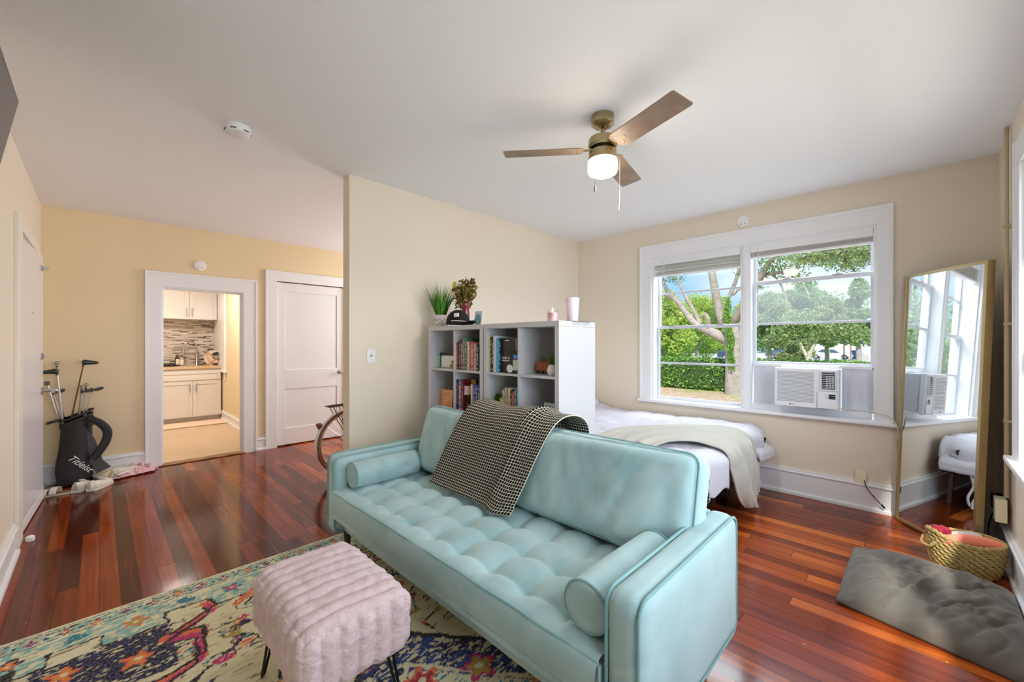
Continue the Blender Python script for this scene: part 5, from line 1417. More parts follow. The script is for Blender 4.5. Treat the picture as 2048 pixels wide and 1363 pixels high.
for k in range(4): mb.box(*A(4.3600, 4.3607, .527 - k * .010, .532 - k * .010, .926, .934))
for k in range(7): mb.box(*A(4.3600, 4.3607, .530 - k * .0055, .532 - k * .0055, .911, .915))
mb.build('display_digits', mat('digit_grey', (170, 170, 170), .5), dsp)
mb = MB()
for k in range(5): mb.box(*A(4.3612, 4.3622, .545, .549, .940 - k * .009, .943 - k * .009)).box(*A(4.3612, 4.3622, .553, .557, .940 - k * .009, .943 - k * .009))
mb.build('button_print', mat('print_grey', (150, 140, 150), .6), ac)
MB().lathe([(.0065, 0), (.0065, -.0012), (0, -.0012)], (-.0002, .809 - .70, .838 - .815), 20, 'x').build('logo_disc', mat('logo_grey', (70, 68, 76), .4), ac)
text_mesh('logo_letters', 'LG', .016, mat('logo_letter_grey', (120, 120, 128), .4), ac, (-.0012, .787 - .70, .838 - .815), (PI / 2, 0, -PI / 2), ext=.0003)
for (a, b, nm) in ((.935, 1.150, 'accordion_panel'), (.256, .468, 'accordion_panel')):
    mb = MB(); n = int((b - a) / .0085)
    V = []; F = []
    for k in range(n * 2 + 1):
        y = a + (b - a) * k / (n * 2); x = 4.555 - (.006 if k % 2 else 0)
        V += [(x - 4.36, y - .70, .792 - .815), (x - 4.36, y - .70, 1.158 - .815)]
    F = [(2 * i, 2 * i + 1, 2 * i + 3, 2 * i + 2) for i in range(n * 2)]
    mk(nm, V, F, M_ac, ac)
MB().box(*A(4.54, 4.60, .27, 1.15, 1.158, 1.185)).box(*A(4.53, 4.57, .48, .92, 1.155, 1.178)).build('top_rail', M_ac, ac, bevel=.002)
MB().box(*A(4.54, 4.60, .27, 1.15, WZ0, .795)).build('bottom_rail', M_ac, ac, bevel=.002)
pw = [Vector((4.40, .475, .83)), atx(1700, 819, 4.425), atx(1740, 823, 4.42), atx(1775, 831, 4.395), atx(1793, 848, 4.385), atx(1797, 868, 4.40), atx(1794, 890, 4.44), Vector((4.45, .10, .45))]
MB().tube([q - Vector((4.36, .70, .815)) for q in bez(pw, 40)], .0045, 8).build('power_cord', mat('cord_beige', (206, 198, 184), .5), ac, smooth=True)

# ================================================================ BLINDS
def blind(lab, y0, y1, zb, seed, wand_y=None):
    c = thing('window_blind', lab, 'blind', (XW + .035, (y0 + y1) / 2, 2.335)); oy = c.location.y
    MB().box(-.022, .028, y0 - oy, y1 - oy, -.045, -.006).build('headrail', M_white, c, bevel=.002)
    MB().box(-.032, -.026, y0 - oy, y1 - oy, -.072, -.004).box(-.035, -.032, y0 - oy, y1 - oy, -.040, -.034).build('valance', M_white, c, bevel=.0015)
    mb = MB(); n = 16; z0 = -.048; z1 = zb + .020 - 2.335; rs = random.Random(seed)
    for k in range(n):
        z = z0 + (z1 - z0) * k / (n - 1); t = rs.uniform(-.002, .002)
        mb.obox((0 + t, 0, z), (1, 0, rs.uniform(-.12, .02)), (0, 1, rs.uniform(-.003, .003)), (0, 0, 1), .0235, (y1 - y0) / 2 - .004, .0009)
    mb.build('slats', mat('vinyl_slat', (226, 224, 220), .4), c)
    MB().box(-.024, .024, y0 - oy + .002, y1 - oy - .002, zb - 2.335, zb - 2.335 + .018).build('bottom_rail', M_white, c, bevel=.003)
    mb = MB()
    for yy in (y0 + .12, y1 - .12): mb.tube([(-.026, yy - oy, -.04), (-.026, yy - oy, zb - 2.335)], .0011, 5)
    mb.build('ladder_cord', mat('white_cord', (236, 234, 228), .6), c)
    if wand_y: MB().tube([(-.034, wand_y - oy, -.03), (-.038, wand_y - oy, 1.55 - 2.335 if wand_y < 1.2 else -.19)], .0042, 6).build('wand', mat('clear_wand', (220, 222, 228), .2), c, smooth=True)
blind('raised white slatted blind over the left window half', 1.252, 2.148, 2.135, 3, 2.04)
blind('raised white slatted blind over the right window half', .258, 1.158, 2.205, 5, 1.095)

# ================================================================ LEANING MIRROR
def mirror():
    B0 = Vector((4.385, .128, .008)); dh = Vector((-.795, -.607, 0)).normalized()
    W_, L_ = .63, 1.90
    lean = Vector((.607, -.795, 0)).normalized() * .075 + Vector((0, 0, 1)) * math.sqrt(1.885 ** 2 - .075 ** 2); up = lean.normalized()
    n = up.cross(dh).normalized()
    if n.dot(Vector((-1, .5, 0))) < 0: n = -n
    c = thing('leaning_mirror', 'tall brass-framed mirror leaning in the corner by the window', 'mirror', B0)
    Rm = Matrix((dh, n, up)).transposed().to_4x4(); c.matrix_basis = Matrix.Translation(B0) @ Rm      # local x along the width, y towards the room, z up
    fw_, dp = .020, .045
    mb = MB(); mb.box(0, fw_, -dp, 0, 0, L_).box(W_ - fw_, W_, -dp, 0, 0, L_).box(fw_, W_ - fw_, -dp, 0, 0, fw_).box(fw_, W_ - fw_, -dp, 0, L_ - fw_, L_)
    mb.build('mirror_frame', mat('satin_brass_frame', (188, 168, 124), .35, metal=.85), c, bevel=.0015)
    m = mat('mirror_silver', (236, 240, 240), .0, metal=1.0)
    MB().box(fw_ - .002, W_ - fw_ + .002, -.012, -.008, fw_ - .002, L_ - fw_ + .002).build('mirror_glass', m, c)
    MB().box(.004, W_ - .004, -dp + .002, -dp + .008, .004, L_ - .004).build('backing_board', mat('backing_board', (86, 66, 44), .8), c)
mirror()

# ================================================================ BED
BX0, BX1, BY0, BY1 = 2.93, 4.40, 1.10, 3.15
bed = thing('bed', 'low metal-framed bed under the end window', 'bed', ((BX0 + BX1) / 2, (BY0 + BY1) / 2, 0)); BO = Vector(bed.location)
M_bedf = mat('bed_frame_black', (30, 30, 34), .4, metal=.5); M_legm = mat('bed_leg_brown', (120, 96, 86), .4, metal=.5)
mb = MB(); mb.box(BX0 - BO.x, BX1 - BO.x, BY0 + .02 - BO.y, BY0 + .06 - BO.y, .285, .32).box(BX0 - BO.x, BX1 - BO.x, BY1 - .06 - BO.y, BY1 - .02 - BO.y, .285, .32).box(BX0 - BO.x, BX0 + .035 - BO.x, BY0 + .02 - BO.y, BY1 - BO.y, .285, .32).box(BX1 - .035 - BO.x, BX1 - BO.x, BY0 + .02 - BO.y, BY1 - BO.y, .285, .32)
for k in range(9): y = BY0 + .2 + k * .22; mb.box(BX0 - BO.x, BX1 - BO.x, y - BO.y, y + .03 - BO.y, .30, .315)
mb.build('bed_frame', M_bedf, bed, bevel=.003)
for x in (BX0 + .05, 3.68, BX1 - .05):
    for y in (BY0 + .13, (BY0 + BY1) / 2, BY1 - .1): MB().box(x - .014 - BO.x, x + .014 - BO.x, y - .014 - BO.y, y + .014 - BO.y, 0, .29).build('leg', M_legm, bed, bevel=.002)
MB().tube([Vector((3.70, BY0 + .14, .14)) - BO, Vector((3.95, BY0 + .14, .288)) - BO], .012, 8).build('brace', mat('brace_grey', (150, 144, 142), .4, metal=.5), bed, smooth=True)
v, fc, q = rbox(BX1 - BX0, BY1 - BY0, .20, .06, 20); v[:, 2] += .42
mt = mk('mattress', v, fc, mat('mattress_white', (206, 204, 213), .8), bed, smooth=True)
M_sheet = mat('white_cotton', (208, 207, 217), .85, .2, bump=(40, .12, .003))
def cloth_over_bed():
    """comforter: a sheet over the mattress that drops at the foot, the room side and the foot corners"""
    nx, ny = 110, 150
    U_, W_ = np.meshgrid(np.linspace(0, 1, nx), np.linspace(0, 1, ny), indexing='ij'); u = U_.ravel(); w = W_.ravel()
    sx = -0.16 + u * (BX1 - BX0 + .19)           # distance from the room-side edge
    sy = -0.30 + w * (BY1 - BY0 + .26)           # distance from the foot edge
    r = .07; zt = .575
    def prof(s):   # returns inward distance, drop
        a = np.clip((r - s) / r, 0, PI / 2)
        pos = np.where(s >= r, s, r - r * np.sin(a)); dz = np.where(s >= r, 0, r - r * np.cos(a)) + np.clip(r - s - r * PI / 2, 0, None)
        return pos, dz
    px, dx = prof(sx); py, dy = prof(sy)
    x = BX0 - .03 + px; y = BY0 - .05 + py
    dropv = np.minimum(np.sqrt(dx ** 2 + dy ** 2) , .30)
    # the foot hem: longer on the room side, pulled up towards the window
    lim = .27 - .13 * np.clip((x - 3.5) / .8, 0, 1)
    dropv = np.minimum(dropv, lim + .02 * np.sin(x * 23))
    z = zt - dropv
    P = np.stack([x * 1.0, y, z * .5], 1)
    top = np.clip(1 - dropv / .07, 0, 1)
    cr = vnoise(P * np.array([1.0, .7, 1]), 7, 3, 4)
    z += top * (.030 * vnoise(P, 2.2, 8) + .014 * (1 - np.abs(cr)) ** 3 + .012 * vnoise(P, 16, 5, 2))
    hang = 1 - top
    y = y - hang * (dy > .02) * (.018 * np.sin(x * 26 + 2 * np.sin(x * 7)) + .02) 
    x = x - hang * (dx > .02) * (.015 * np.sin(y * 22) + .012)
    x = np.minimum(x, XW - .035)
    z = np.where(x > 4.3, z + .0, z)
    # soft mound of pillow at the head
    d_ = np.exp(-((y - 2.95) / .22) ** 2); z += .05 * d_
    v = np.stack([x, y, z], 1) - np.array(BO)
    done = dropv >= np.minimum(.30, lim + .02 * np.sin(x * 23)) - .004
    o = mk('comforter', v, [f for f in grid_faces(nx, ny) if not all(done[i] for i in f)], M_sheet, smooth=True); o.location = BO
    s = o.modifiers.new('solid', 'SOLIDIFY'); s.thickness = .022; s.offset = -1
    tag(o, 'rumpled white comforter spread over the bed', 'comforter')
cloth_over_bed()
v, fc, q = rbox(.62, .40, .15, .07, 24); v[:, 2] += vnoise(v, 8, 4) * .012
o = mk('pillow', v, fc, M_sheet, smooth=True); o.location = (4.00, 2.93, .665); o.rotation_euler = (math.radians(12), 0, .05)
tag(o, 'white pillow at the head of the bed by the partition', 'pillow')
# corner of the duvet cover with a black label, sticking out over the foot of the bed
v, fc, q = rbox(.30, .22, .06, .028, 18); v[:, 2] += vnoise(v, 14, 6) * .014 - .05 * (q[:, 1] < 0) * q[:, 1] ** 2 * 1.0
cn = mk('sheet_corner', v, fc, M_sheet, smooth=True); cn.location = (4.24, 1.04, .425); cn.rotation_euler = (.28, 0, -.15); tag(cn, 'white fitted sheet corner bulging out under the comforter near the wall', 'sheet')
tb_ = MB().box(-.016, .016, -.0015, .0015, -.022, .022).build('fabric_tab', M_black, bevel=.0008); tb_.location = atx(1528, 879, 4.27); tb_.rotation_euler = (0, .35, -.7); tag(tb_, 'tiny black fabric tab at the comforter corner', 'label')

def blanket():
    A_ = [(2.80, 1.86, .60), (3.14, 1.85, .625), (3.50, 1.66, .63), (3.78, 1.42, .625), (3.95, 1.20, .61), (4.02, 1.04, .53), (4.02, 1.00, .40), (4.00, .985, .26), (3.93, .98, .16), (3.80, .97, .085)]
    B_ = [(2.86, 1.38, .60), (3.02, 1.33, .62), (3.14, 1.24, .625), (3.22, 1.16, .61), (3.27, 1.06, .57), (3.30, 1.00, .47), (3.33, .975, .36), (3.38, .965, .26), (3.46, .955, .17), (3.58, .945, .085)]
    n = 70; m_ = 34; a = bez(A_, n); b = bez(B_, n); V = []
    for i in range(n):
        s = i / (n - 1)
        for j in range(m_):
            t = j / (m_ - 1); p = a[i].lerp(b[i], t)
            wob = .012 * math.sin(t * 13 + s * 5) + .008 * math.sin(t * 27 - s * 9)
            k1 = max(0, min(1, (s - .40) / .18)); p.z += (1 - k1) * (wob * .7 + .014 * math.sin(t * PI) + .012) + k1 * (1 - k1) * .05; p.y -= k1 * (wob + .030 * math.sin(t * PI)) + k1 * (1 - k1) * .10
            # fold near the lower edge
            f = math.exp(-((t - .80 + .15 * s) / .07) ** 2) * .022
            if s < .45: p.z += f
            else: p.y -= f
            V.append(p)
    c0 = Vector((3.5, 1.2, .5))
    o = mk('bed_blanket', [p - c0 for p in V], grid_faces(n, m_), mat('oatmeal_fleece', (190, 188, 180), .95, .1, noise=(3, (182, 179, 169), .3), bump=(150, .2, .001), sheen=.3), smooth=True); o.location = c0
    s = o.modifiers.new('solid', 'SOLIDIFY'); s.thickness = .016; s.offset = 0
    sb = o.modifiers.new('sub', 'SUBSURF'); sb.levels = 1; sb.render_levels = 1
    tag(o, 'oatmeal grey fleece blanket trailing off the foot of the bed', 'blanket')
blanket()
# lilac sheet end and white tie strap hanging beside it
V = []; n, m_ = 24, 12
for i in range(n):
    s = i / (n - 1)
    for j in range(m_):
        t = j / (m_ - 1); V.append((3.93 + .17 * t + .01 * math.sin(s * 9), 1.05 - .05 * math.sin(s * 2) + .012 * math.sin(t * 9 + s * 4), .46 - .38 * s * (1 - .12 * t)))
o = mk('hanging_sheet', V, grid_faces(n, m_), mat('lilac_sheet', (214, 206, 220), .85), smooth=True); s_ = o.modifiers.new('s', 'SOLIDIFY'); s_.thickness = .006
tag(o, 'pale lilac sheet end hanging down behind the grey blanket', 'sheet')
mb = MB()
for dx, ph_ in ((0, 0), (.028, 1.3), (.055, 2.4)):
    P = [Vector((4.13 + dx + .012 * math.sin(ph_ + k * .8), 1.02 + .008 * math.cos(k + ph_), .33 - .30 * k / 9 * (1 - dx * 2))) for k in range(10)]
    mb.tube(bez(P, 24), .009, 8)
o = mb.build('tie_straps', mat('white_strap', (236, 236, 238), .8), smooth=True); s_ = o.modifiers.new('s', 'SOLIDIFY'); s_.thickness = .004
tag(o, 'white fabric tie straps dangling at the bed foot beside the baseboard', 'strap')
o = MB().box(-.10, .10, -.012, .012, -.012, .012).build('frame_bar', M_bedf, bevel=.004); o.location = (4.24 - BO.x, 1.06 - BO.y, .345); o.rotation_euler = (0, .10, 0); o.parent = bed
# stored things under the bed
def stored(lab, name, cat, u, v_, z, size, col, rz=0, extra=None):
    p = atz(u, v_, z); c = thing(name, lab, cat, (p.x, p.y, z), rz)
    MB().box(-size[0] / 2, size[0] / 2, -size[1] / 2, size[1] / 2, 0, size[2]).build('box_body', mat('stored_%d%d' % (col[0], col[1]), col, .5), c, bevel=.006)
    return c
c = stored('black storage box with silver pattern under the bed foot, lower of two', 'storage_box', 'box', 1437, 986, .0, (.22, .14, .055), (44, 44, 50), .3)
mb = MB(); mb.box(-.09, -.01, -.0715, -.0705, .012, .045); mb.box(.01, .06, -.0715, -.0705, .02, .04); mb.build('white_sticker', mat('sticker_white', (222, 222, 226), .5), c)
c2 = thing('eyeglass_case', 'dark case with silver looping outlines on top of the low box under the bed', 'case', (c.location.x + .01, c.location.y, .056), .3)
MB().box(-.10, .10, -.06, .06, 0, .04).build('case_body', mat('case_black', (34, 34, 38), .4), c2, bevel=.012, seg=3)
mb = MB()
for k in (-1, 1): mb.tube([(k * .045 + .028 * math.cos(a), -.061, .02 + .014 * math.sin(a)) for a in np.linspace(0, 2 * PI, 20, endpoint=False)], .003, 6, close=True)
mb.build('silver_outline', mat('silver_line', (210, 212, 216), .3, metal=.6), c2, smooth=True)
stored('small yellow and violet carton under the bed, left of the leg', 'carton', 'box', 1413, 985, .0, (.06, .05, .11), (200, 166, 70), .2)
stored('large dark storage bin deep under the bed', 'storage_bin', 'bin', 1440, 945, .0, (.50, .35, .24), (40, 30, 34), 0).location = (3.75, 1.85, 0)

# ================================================================ GOLF BAG AND CLUBS
M_bag = mat('black_golf_nylon', (34, 33, 35), .6, bump=(80, .25, .002)); M_bag2 = mat('charcoal_golf_panel', (74, 72, 78), .6)
gb = thing('golf_bag', 'black golf bag with white script lettering by the entry door', 'golf bag', (-.160, 5.885, 0))
nu, nv = 40, 44; V = []
for i in range(nu):
    t = i / (nu - 1); z = .01 + .635 * t
    rx = .122 - .012 * t + .008 * math.exp(-((t - .32) / .16) ** 2) ; ry = .120 - .02 * t
    cx = -.01 + .012 * t
    if t > .93: rx *= 1.05; ry *= 1.05
    for j in range(nv):
        a = 2 * PI * j / nv; bul = 1 + .05 * math.sin(a * 2 + t * 5) * (t < .9) + (.10 * math.exp(-((t - .25) / .2) ** 2) if math.sin(a) < -.3 else 0)
        zz = z + .05 * (math.cos(a)) * t
        V.append((cx + rx * bul * math.cos(a), ry * bul * math.sin(a), zz))
V = np.array(V); V += (vnoise(V, 14, 3)[:, None]) * .006
f = grid_faces(nu, nv, True); f.append(tuple(range(nv))[::-1])
mk('bag_body', V, f, M_bag, gb, smooth=True)
MB().tube([(.002 + .112 * math.cos(a), .106 * math.sin(a), .672 + .05 * math.cos(a)) for a in np.linspace(0, 2 * PI, 30, endpoint=False)], .011, 8, close=True).build('top_cuff', M_bag, gb, smooth=True)
MB().lathe([(.105, .655), (0, .655)], n=20).build('bag_mouth', mat('bag_inside', (12, 12, 13), .9), gb)
MB().obox((-.15, -.02, .63), (1, 0, .25), (0, 1, 0), (-.25, 0, 1), .045, .05, .008).build('side_flap', M_bag, gb, bevel=.004)
# shoulder strap: padded arch on the right
P = bez([(.09, -.09, .64), (.165, -.10, .585), (.215, -.10, .50), (.205, -.10, .40), (.150, -.105, .29), (.11, -.11, .24)], 26)
V = []; 
for i, p in enumerate(P):
    tn = (P[min(i + 1, 25)] - P[max(i - 1, 0)]).normalized(); sd = Vector((tn.z, 0, -tn.x)); w = .030 + .006 * math.sin(i / 25 * PI)
    for a in np.linspace(0, 2 * PI, 12, endpoint=False): V.append(p + sd * math.cos(a) * w + Vector((0, 1, 0)) * math.sin(a) * .014)
mk('shoulder_strap', V, grid_faces(26, 12, True), M_bag, gb, smooth=True)
mb = MB(); mb.prism([(.055, .56), (.125, .44), (.185, .21), (.245, .13), (.14, .085), (.05, .30)], -.085, -.06, 'y'); mb.build('side_panel', M_bag2, gb, bevel=.006)
mb = MB(); mb.tube(bez([(.075, -.10, .665), (.12, -.12, .66), (.135, -.12, .61), (.10, -.12, .57), (.075, -.11, .60)], 18), .006, 8); mb.build('buckle_loop', M_black, gb, smooth=True)
t_ = text_mesh('bag_lettering', 'Titleist', .078, mat('white_embroidery', (240, 240, 240), .6), gb, (.03, -.158, .22), (PI / 2, math.radians(48), math.radians(4)), ext=.001, shear=.35)
mb = MB(); mb.box(.0, .09, -.146, -.14, .20, .203)
def club(lab, u0, v0, u1, v1, y, kind, shaft_col, r=.0055, flip=1):
    a = aty(u0, v0, y); b = aty(u1, v1, y)      # mouth of the bag, neck of the head
    c = thing('golf_club', lab, 'golf club', a, 0, None)
    d = (b - a); L = d.length; dn = d.normalized()
    MB().tube([-dn * .10, d * .5, d], [r * 1.25, r * 1.1, r], 10).build('shaft', mat('shaft_%d_%d' % shaft_col[:2], shaft_col, .25, metal=.7), c, smooth=True)
    if kind == 'wood':
        v, fc, q = rbox(.122, .085, .050, .024, 16); k = (v[:, 0] * flip + .061) / .122; v[:, 1] *= (1.05 - .35 * k); v[:, 2] *= (1.1 - .62 * k ** 1.4); v[:, 2] += .010 * (1 - k) - .006
        v[:, 0] += flip * .048; v = v + np.array(d) + np.array([0, 0, .018]); mk('club_head', v, fc, mat('club_black', (34, 34, 34), .3, coat=.4), c, smooth=True)
        MB().tube([d - dn * .02, d + Vector((flip * .004, 0, .02))], [r * 1.3, .012], 10).build('hosel', mat('club_black', (34, 34, 34), .3), c, smooth=True)
    elif kind == 'iron':
        mb = MB(); mb.prism([(0, 0), (flip * .012, .012), (flip * .075, .030), (flip * .082, .006), (flip * .05, -.012), (flip * .012, -.014)], -.006, .006, 'y'); mb.v = [tuple(Vector(p) + d) for p in mb.v]
        mb.build('club_head', mat('dark_iron_head', (70, 66, 62), .35, metal=.8), c, bevel=.002)
        MB().tube([d - dn * .022, d], [.0075, .0075], 10).build('ferrule', M_black, c, smooth=True)
    elif kind == 'edge':
        v, fc, q = rbox(.026, .07, .032, .008, 8); v = v + np.array(d) + np.array([flip * .004, 0, .014]); mk('club_head', v, fc, mat('steel_iron_head', (150, 146, 140), .35, metal=.85), c, smooth=True)
        MB().tube([d - dn * .03, d - dn * .012], [.0072, .0072], 10).build('ferrule', M_black, c, smooth=True)
    elif kind == 'putter':
        mb = MB(); mb.box(-.018, .014, -.035, .035, -.008, .028); mb.v = [tuple(Vector(p) + d) for p in mb.v]; mb.build('club_head', mat('putter_grey', (96, 92, 90), .4, metal=.6), c, bevel=.003)
    return c
club('bronze-shafted driver standing tallest in the golf bag', 143, 835, 167, 728, 5.90, 'wood', (120, 84, 52), flip=1)
club('silver-shafted fairway wood with black head turned left', 125, 838, 114, 746, 5.85, 'wood', (196, 176, 172), r=.0085, flip=-1)
club('pale steel putter leaning out at the far left of the bag', 118, 842, 95, 768, 5.93, 'putter', (196, 192, 196), r=.006)
club('upper steel club head peeking behind the black fairway wood', 128, 838, 113, 728, 5.965, 'edge', (180, 176, 170), flip=1)
club('dark iron behind the door knob, blade pointing right', 122, 838, 106, 784, 5.955, 'iron', (180, 176, 170), flip=1)
club('left of the three steel-shafted irons, nearest the bronze driver', 156, 833, 163.5, 776, 5.95, 'edge', (190, 186, 180), flip=1)
club('middle steel iron in the bag, its blade seen edge-on', 167, 833, 172, 772, 5.95, 'edge', (216, 214, 210), flip=1)
club('black-bladed wedge crossing before the middle irons', 159, 833, 164, 782, 5.90, 'iron', (190, 186, 180), flip=1)
club('rightmost steel wedge with its blade pointing right', 170, 833, 185, 779, 5.93, 'iron', (206, 204, 200), flip=1)

# ================================================================ SHOES AND TOWEL
M_shoe = mat('white_leather', (226, 224, 216), .45, noise=(20, (212, 208, 196), .2)); M_sole = mat('sole_white', (214, 210, 196), .6); M_in = mat('shoe_lining', (176, 170, 156), .8)
def sneaker(lab, p, rz, col=None, tilt=0, grp=None, lace=False):
    c = thing('sneaker', lab, 'shoe', (p[0], p[1], p[2] if len(p) > 2 else 0), rz, grp); c.rotation_euler = (tilt, 0, rz)
    L_ = .265; nu, nv = 26, 24; V = []
    m_ = col or M_shoe
    for i in range(nu):           # x from heel (0) to toe (L)
        t = i / (nu - 1); x = L_ * t
        w = .036 + .014 * math.sin(min(1, t * 1.15) * PI * .8 + .25); w *= min(1, (1 - t) * 7 + .12) ** .5 * min(1, t * 9 + .5) ** .5
        hgt = .078 - .042 * max(0, min(1, (t - .25) / .4)) ** .8 - .012 * max(0, t - .7) / .3
        w *= math.sqrt(max(.02, 1 - (1 - min(1, t / .13)) ** 2)); x -= 0
        hgt = (.085 - .010 * (1 - t / .12)) if t < .12 else hgt
        for j in range(nv):
            a = PI * j / (nv - 1); y = w * math.cos(a) * (1 - .22 * math.sin(a)); z = .022 + (hgt - .0) * math.sin(a) ** .75
            if t < .48: z = min(z, .022 + hgt * .93)                   # open collar
            V.append((x, y, z))
    F = []
    for i in range(nu - 1):
        for j in range(nv - 1):
            t = (i + .5) / (nu - 1)
            if .08 < t < .42 and 7 <= j <= nv - 9: continue
            F.append((i * nv + j, i * nv + j + 1, (i + 1) * nv + j + 1, (i + 1) * nv + j))
    F.append(tuple(range(nv)))
    u = mk('upper', V, F, m_, c, smooth=True); s = u.modifiers.new('s', 'SOLIDIFY'); s.thickness = .005; s.offset = -1
    out = []
    for i in range(nu):
        t = i / (nu - 1); w = (.036 + .014 * math.sin(min(1, t * 1.15) * PI * .8 + .25)) * min(1, (1 - t) * 7 + .12) ** .5 * min(1, t * 9 + .5) ** .5 + .004; out.append((L_ * t - (.004 if i == 0 else 0), w))
    poly = [(a, b) for a, b in out] + [(a, -b) for a, b in reversed(out)]
    MB().prism(poly, 0, .024, 'z').build('sole', M_sole, c, bevel=.004)
    MB().prism([(a, b * .8) for a, b in out[2:12]] + [(a, -b * .8) for a, b in reversed(out[2:12])], .025, .028, 'z').build('insole', M_in, c)
    mb = MB()
    for k in range(5): x = .125 + k * .018; z = .100 - k * .010; mb.tube([(x, -.022, z - .012), (x + .004, 0, z - .004), (x, .022, z - .012)], .0028, 6)
    mb.build('laces', mat('white_cord', (236, 234, 228), .6), c, smooth=True)
    return c
pa_ = atz(152, 986, 0); pb_ = atz(180, 983, 0)
sneaker('white sneaker beside the sandals, heel out', (pa_.x, pa_.y), math.radians(74))
sneaker('white sneaker right of its mate, heel towards the room', (pb_.x, pb_.y), math.radians(58))
pc_ = atz(212, 968, 0)
sneaker('yellowed old sneaker lying on its side with laces up', (pc_.x + .01, pc_.y + .04, .03), math.radians(112), mat('yellowed_leather', (214, 206, 172), .5), tilt=math.radians(30))
pd_ = atz(226, 962, 0)
sneaker('grey-white sneaker tipped against the pink towel', (pd_.x + .02, pd_.y + .03, .03), math.radians(48), mat('greyed_leather', (206, 202, 186), .5), tilt=math.radians(-24))
def sandal(lab, p, rz):
    c = thing('sandal', lab, 'sandal', (p[0], p[1], 0), rz)
    out = [(0, .026), (.02, .036), (.08, .036), (.13, .038), (.19, .046), (.235, .040), (.258, .018)]
    poly = out + [(a, -b) for a, b in reversed(out)]
    MB().prism(poly, 0, .016, 'z').build('sole', M_sole, c, bevel=.004)
    MB().prism([(a, b * .93) for a, b in poly], .016, .026, 'z').build('cork_footbed', mat('cork_footbed', (150, 120, 84), .8), c, bevel=.003)
    for x0, x1, h in ((.075, .120, .062), (.135, .185, .050)):
        V = []
        for i in range(8):
            x = x0 + (x1 - x0) * i / 7
            for j in range(18):
                a = PI * j / 17; V.append((x + .012 * math.cos(a), .046 * math.cos(a), .014 + h * math.sin(a) ** .8))
        o = mk('strap', V, grid_faces(8, 18), M_shoe, c, smooth=True); s = o.modifiers.new('s', 'SOLIDIFY'); s.thickness = .004
        mb = MB(); mb.box(x0 + .010, x0 + .014, -.047, -.042, .03, .055).box(x1 - .014, x1 - .010, -.047, -.042, .03, .055).box(x0 + .01, x1 - .01, -.048, -.043, .030, .034).box(x0 + .01, x1 - .01, -.048, -.043, .052, .056); mb.build('buckle', M_black, o)
    return c
ps_ = atz(97, 984, 0); sandal('white two-strap sandal nearest the entry door', (ps_.x - .0, ps_.y + .02), math.radians(150))
ps_ = atz(142, 985, 0); sandal('white two-strap sandal beside the heeled-out sneakers', (ps_.x, ps_.y - .0), math.radians(172))
# pink towel: crumpled sheet
n = 70; U_, W_ = np.meshgrid(np.linspace(-1, 1, n), np.linspace(-1, 1, n), indexing='ij'); u = U_.ravel(); w = W_.ravel()
P = np.stack([u, w, u * 0], 1); rad = np.sqrt(u ** 2 + w ** 2)
rid = 1 - np.abs(vnoise(P, 2.6, 3, 3)) * 2
edge = np.clip((1.02 - np.maximum(np.abs(u), np.abs(w))) * 4, 0, 1)
z = .010 + edge * (.050 * np.clip(rid, 0, 1) ** 2 + .05 * np.exp(-(rad / .55) ** 2)) 
x = u * .185 + vnoise(P, 3, 7) * .035 + w * .06; y = w * .125 + vnoise(P, 3, 9) * .03
o = mk('pink_towel', np.stack([x, y, z], 1), grid_faces(n, n), mat('pink_terry', (226, 184, 190), .95, .1, bump=(220, .5, .002), sheen=.3), smooth=True)
pt_ = atz(268, 947, 0); o.location = (pt_.x + .005, pt_.y + .03, 0); o.rotation_euler = (0, 0, .25); s_ = o.modifiers.new('s', 'SOLIDIFY'); s_.thickness = .006
tag(o, 'crumpled dusty pink towel on the floor by the kitchen doorway', 'towel')

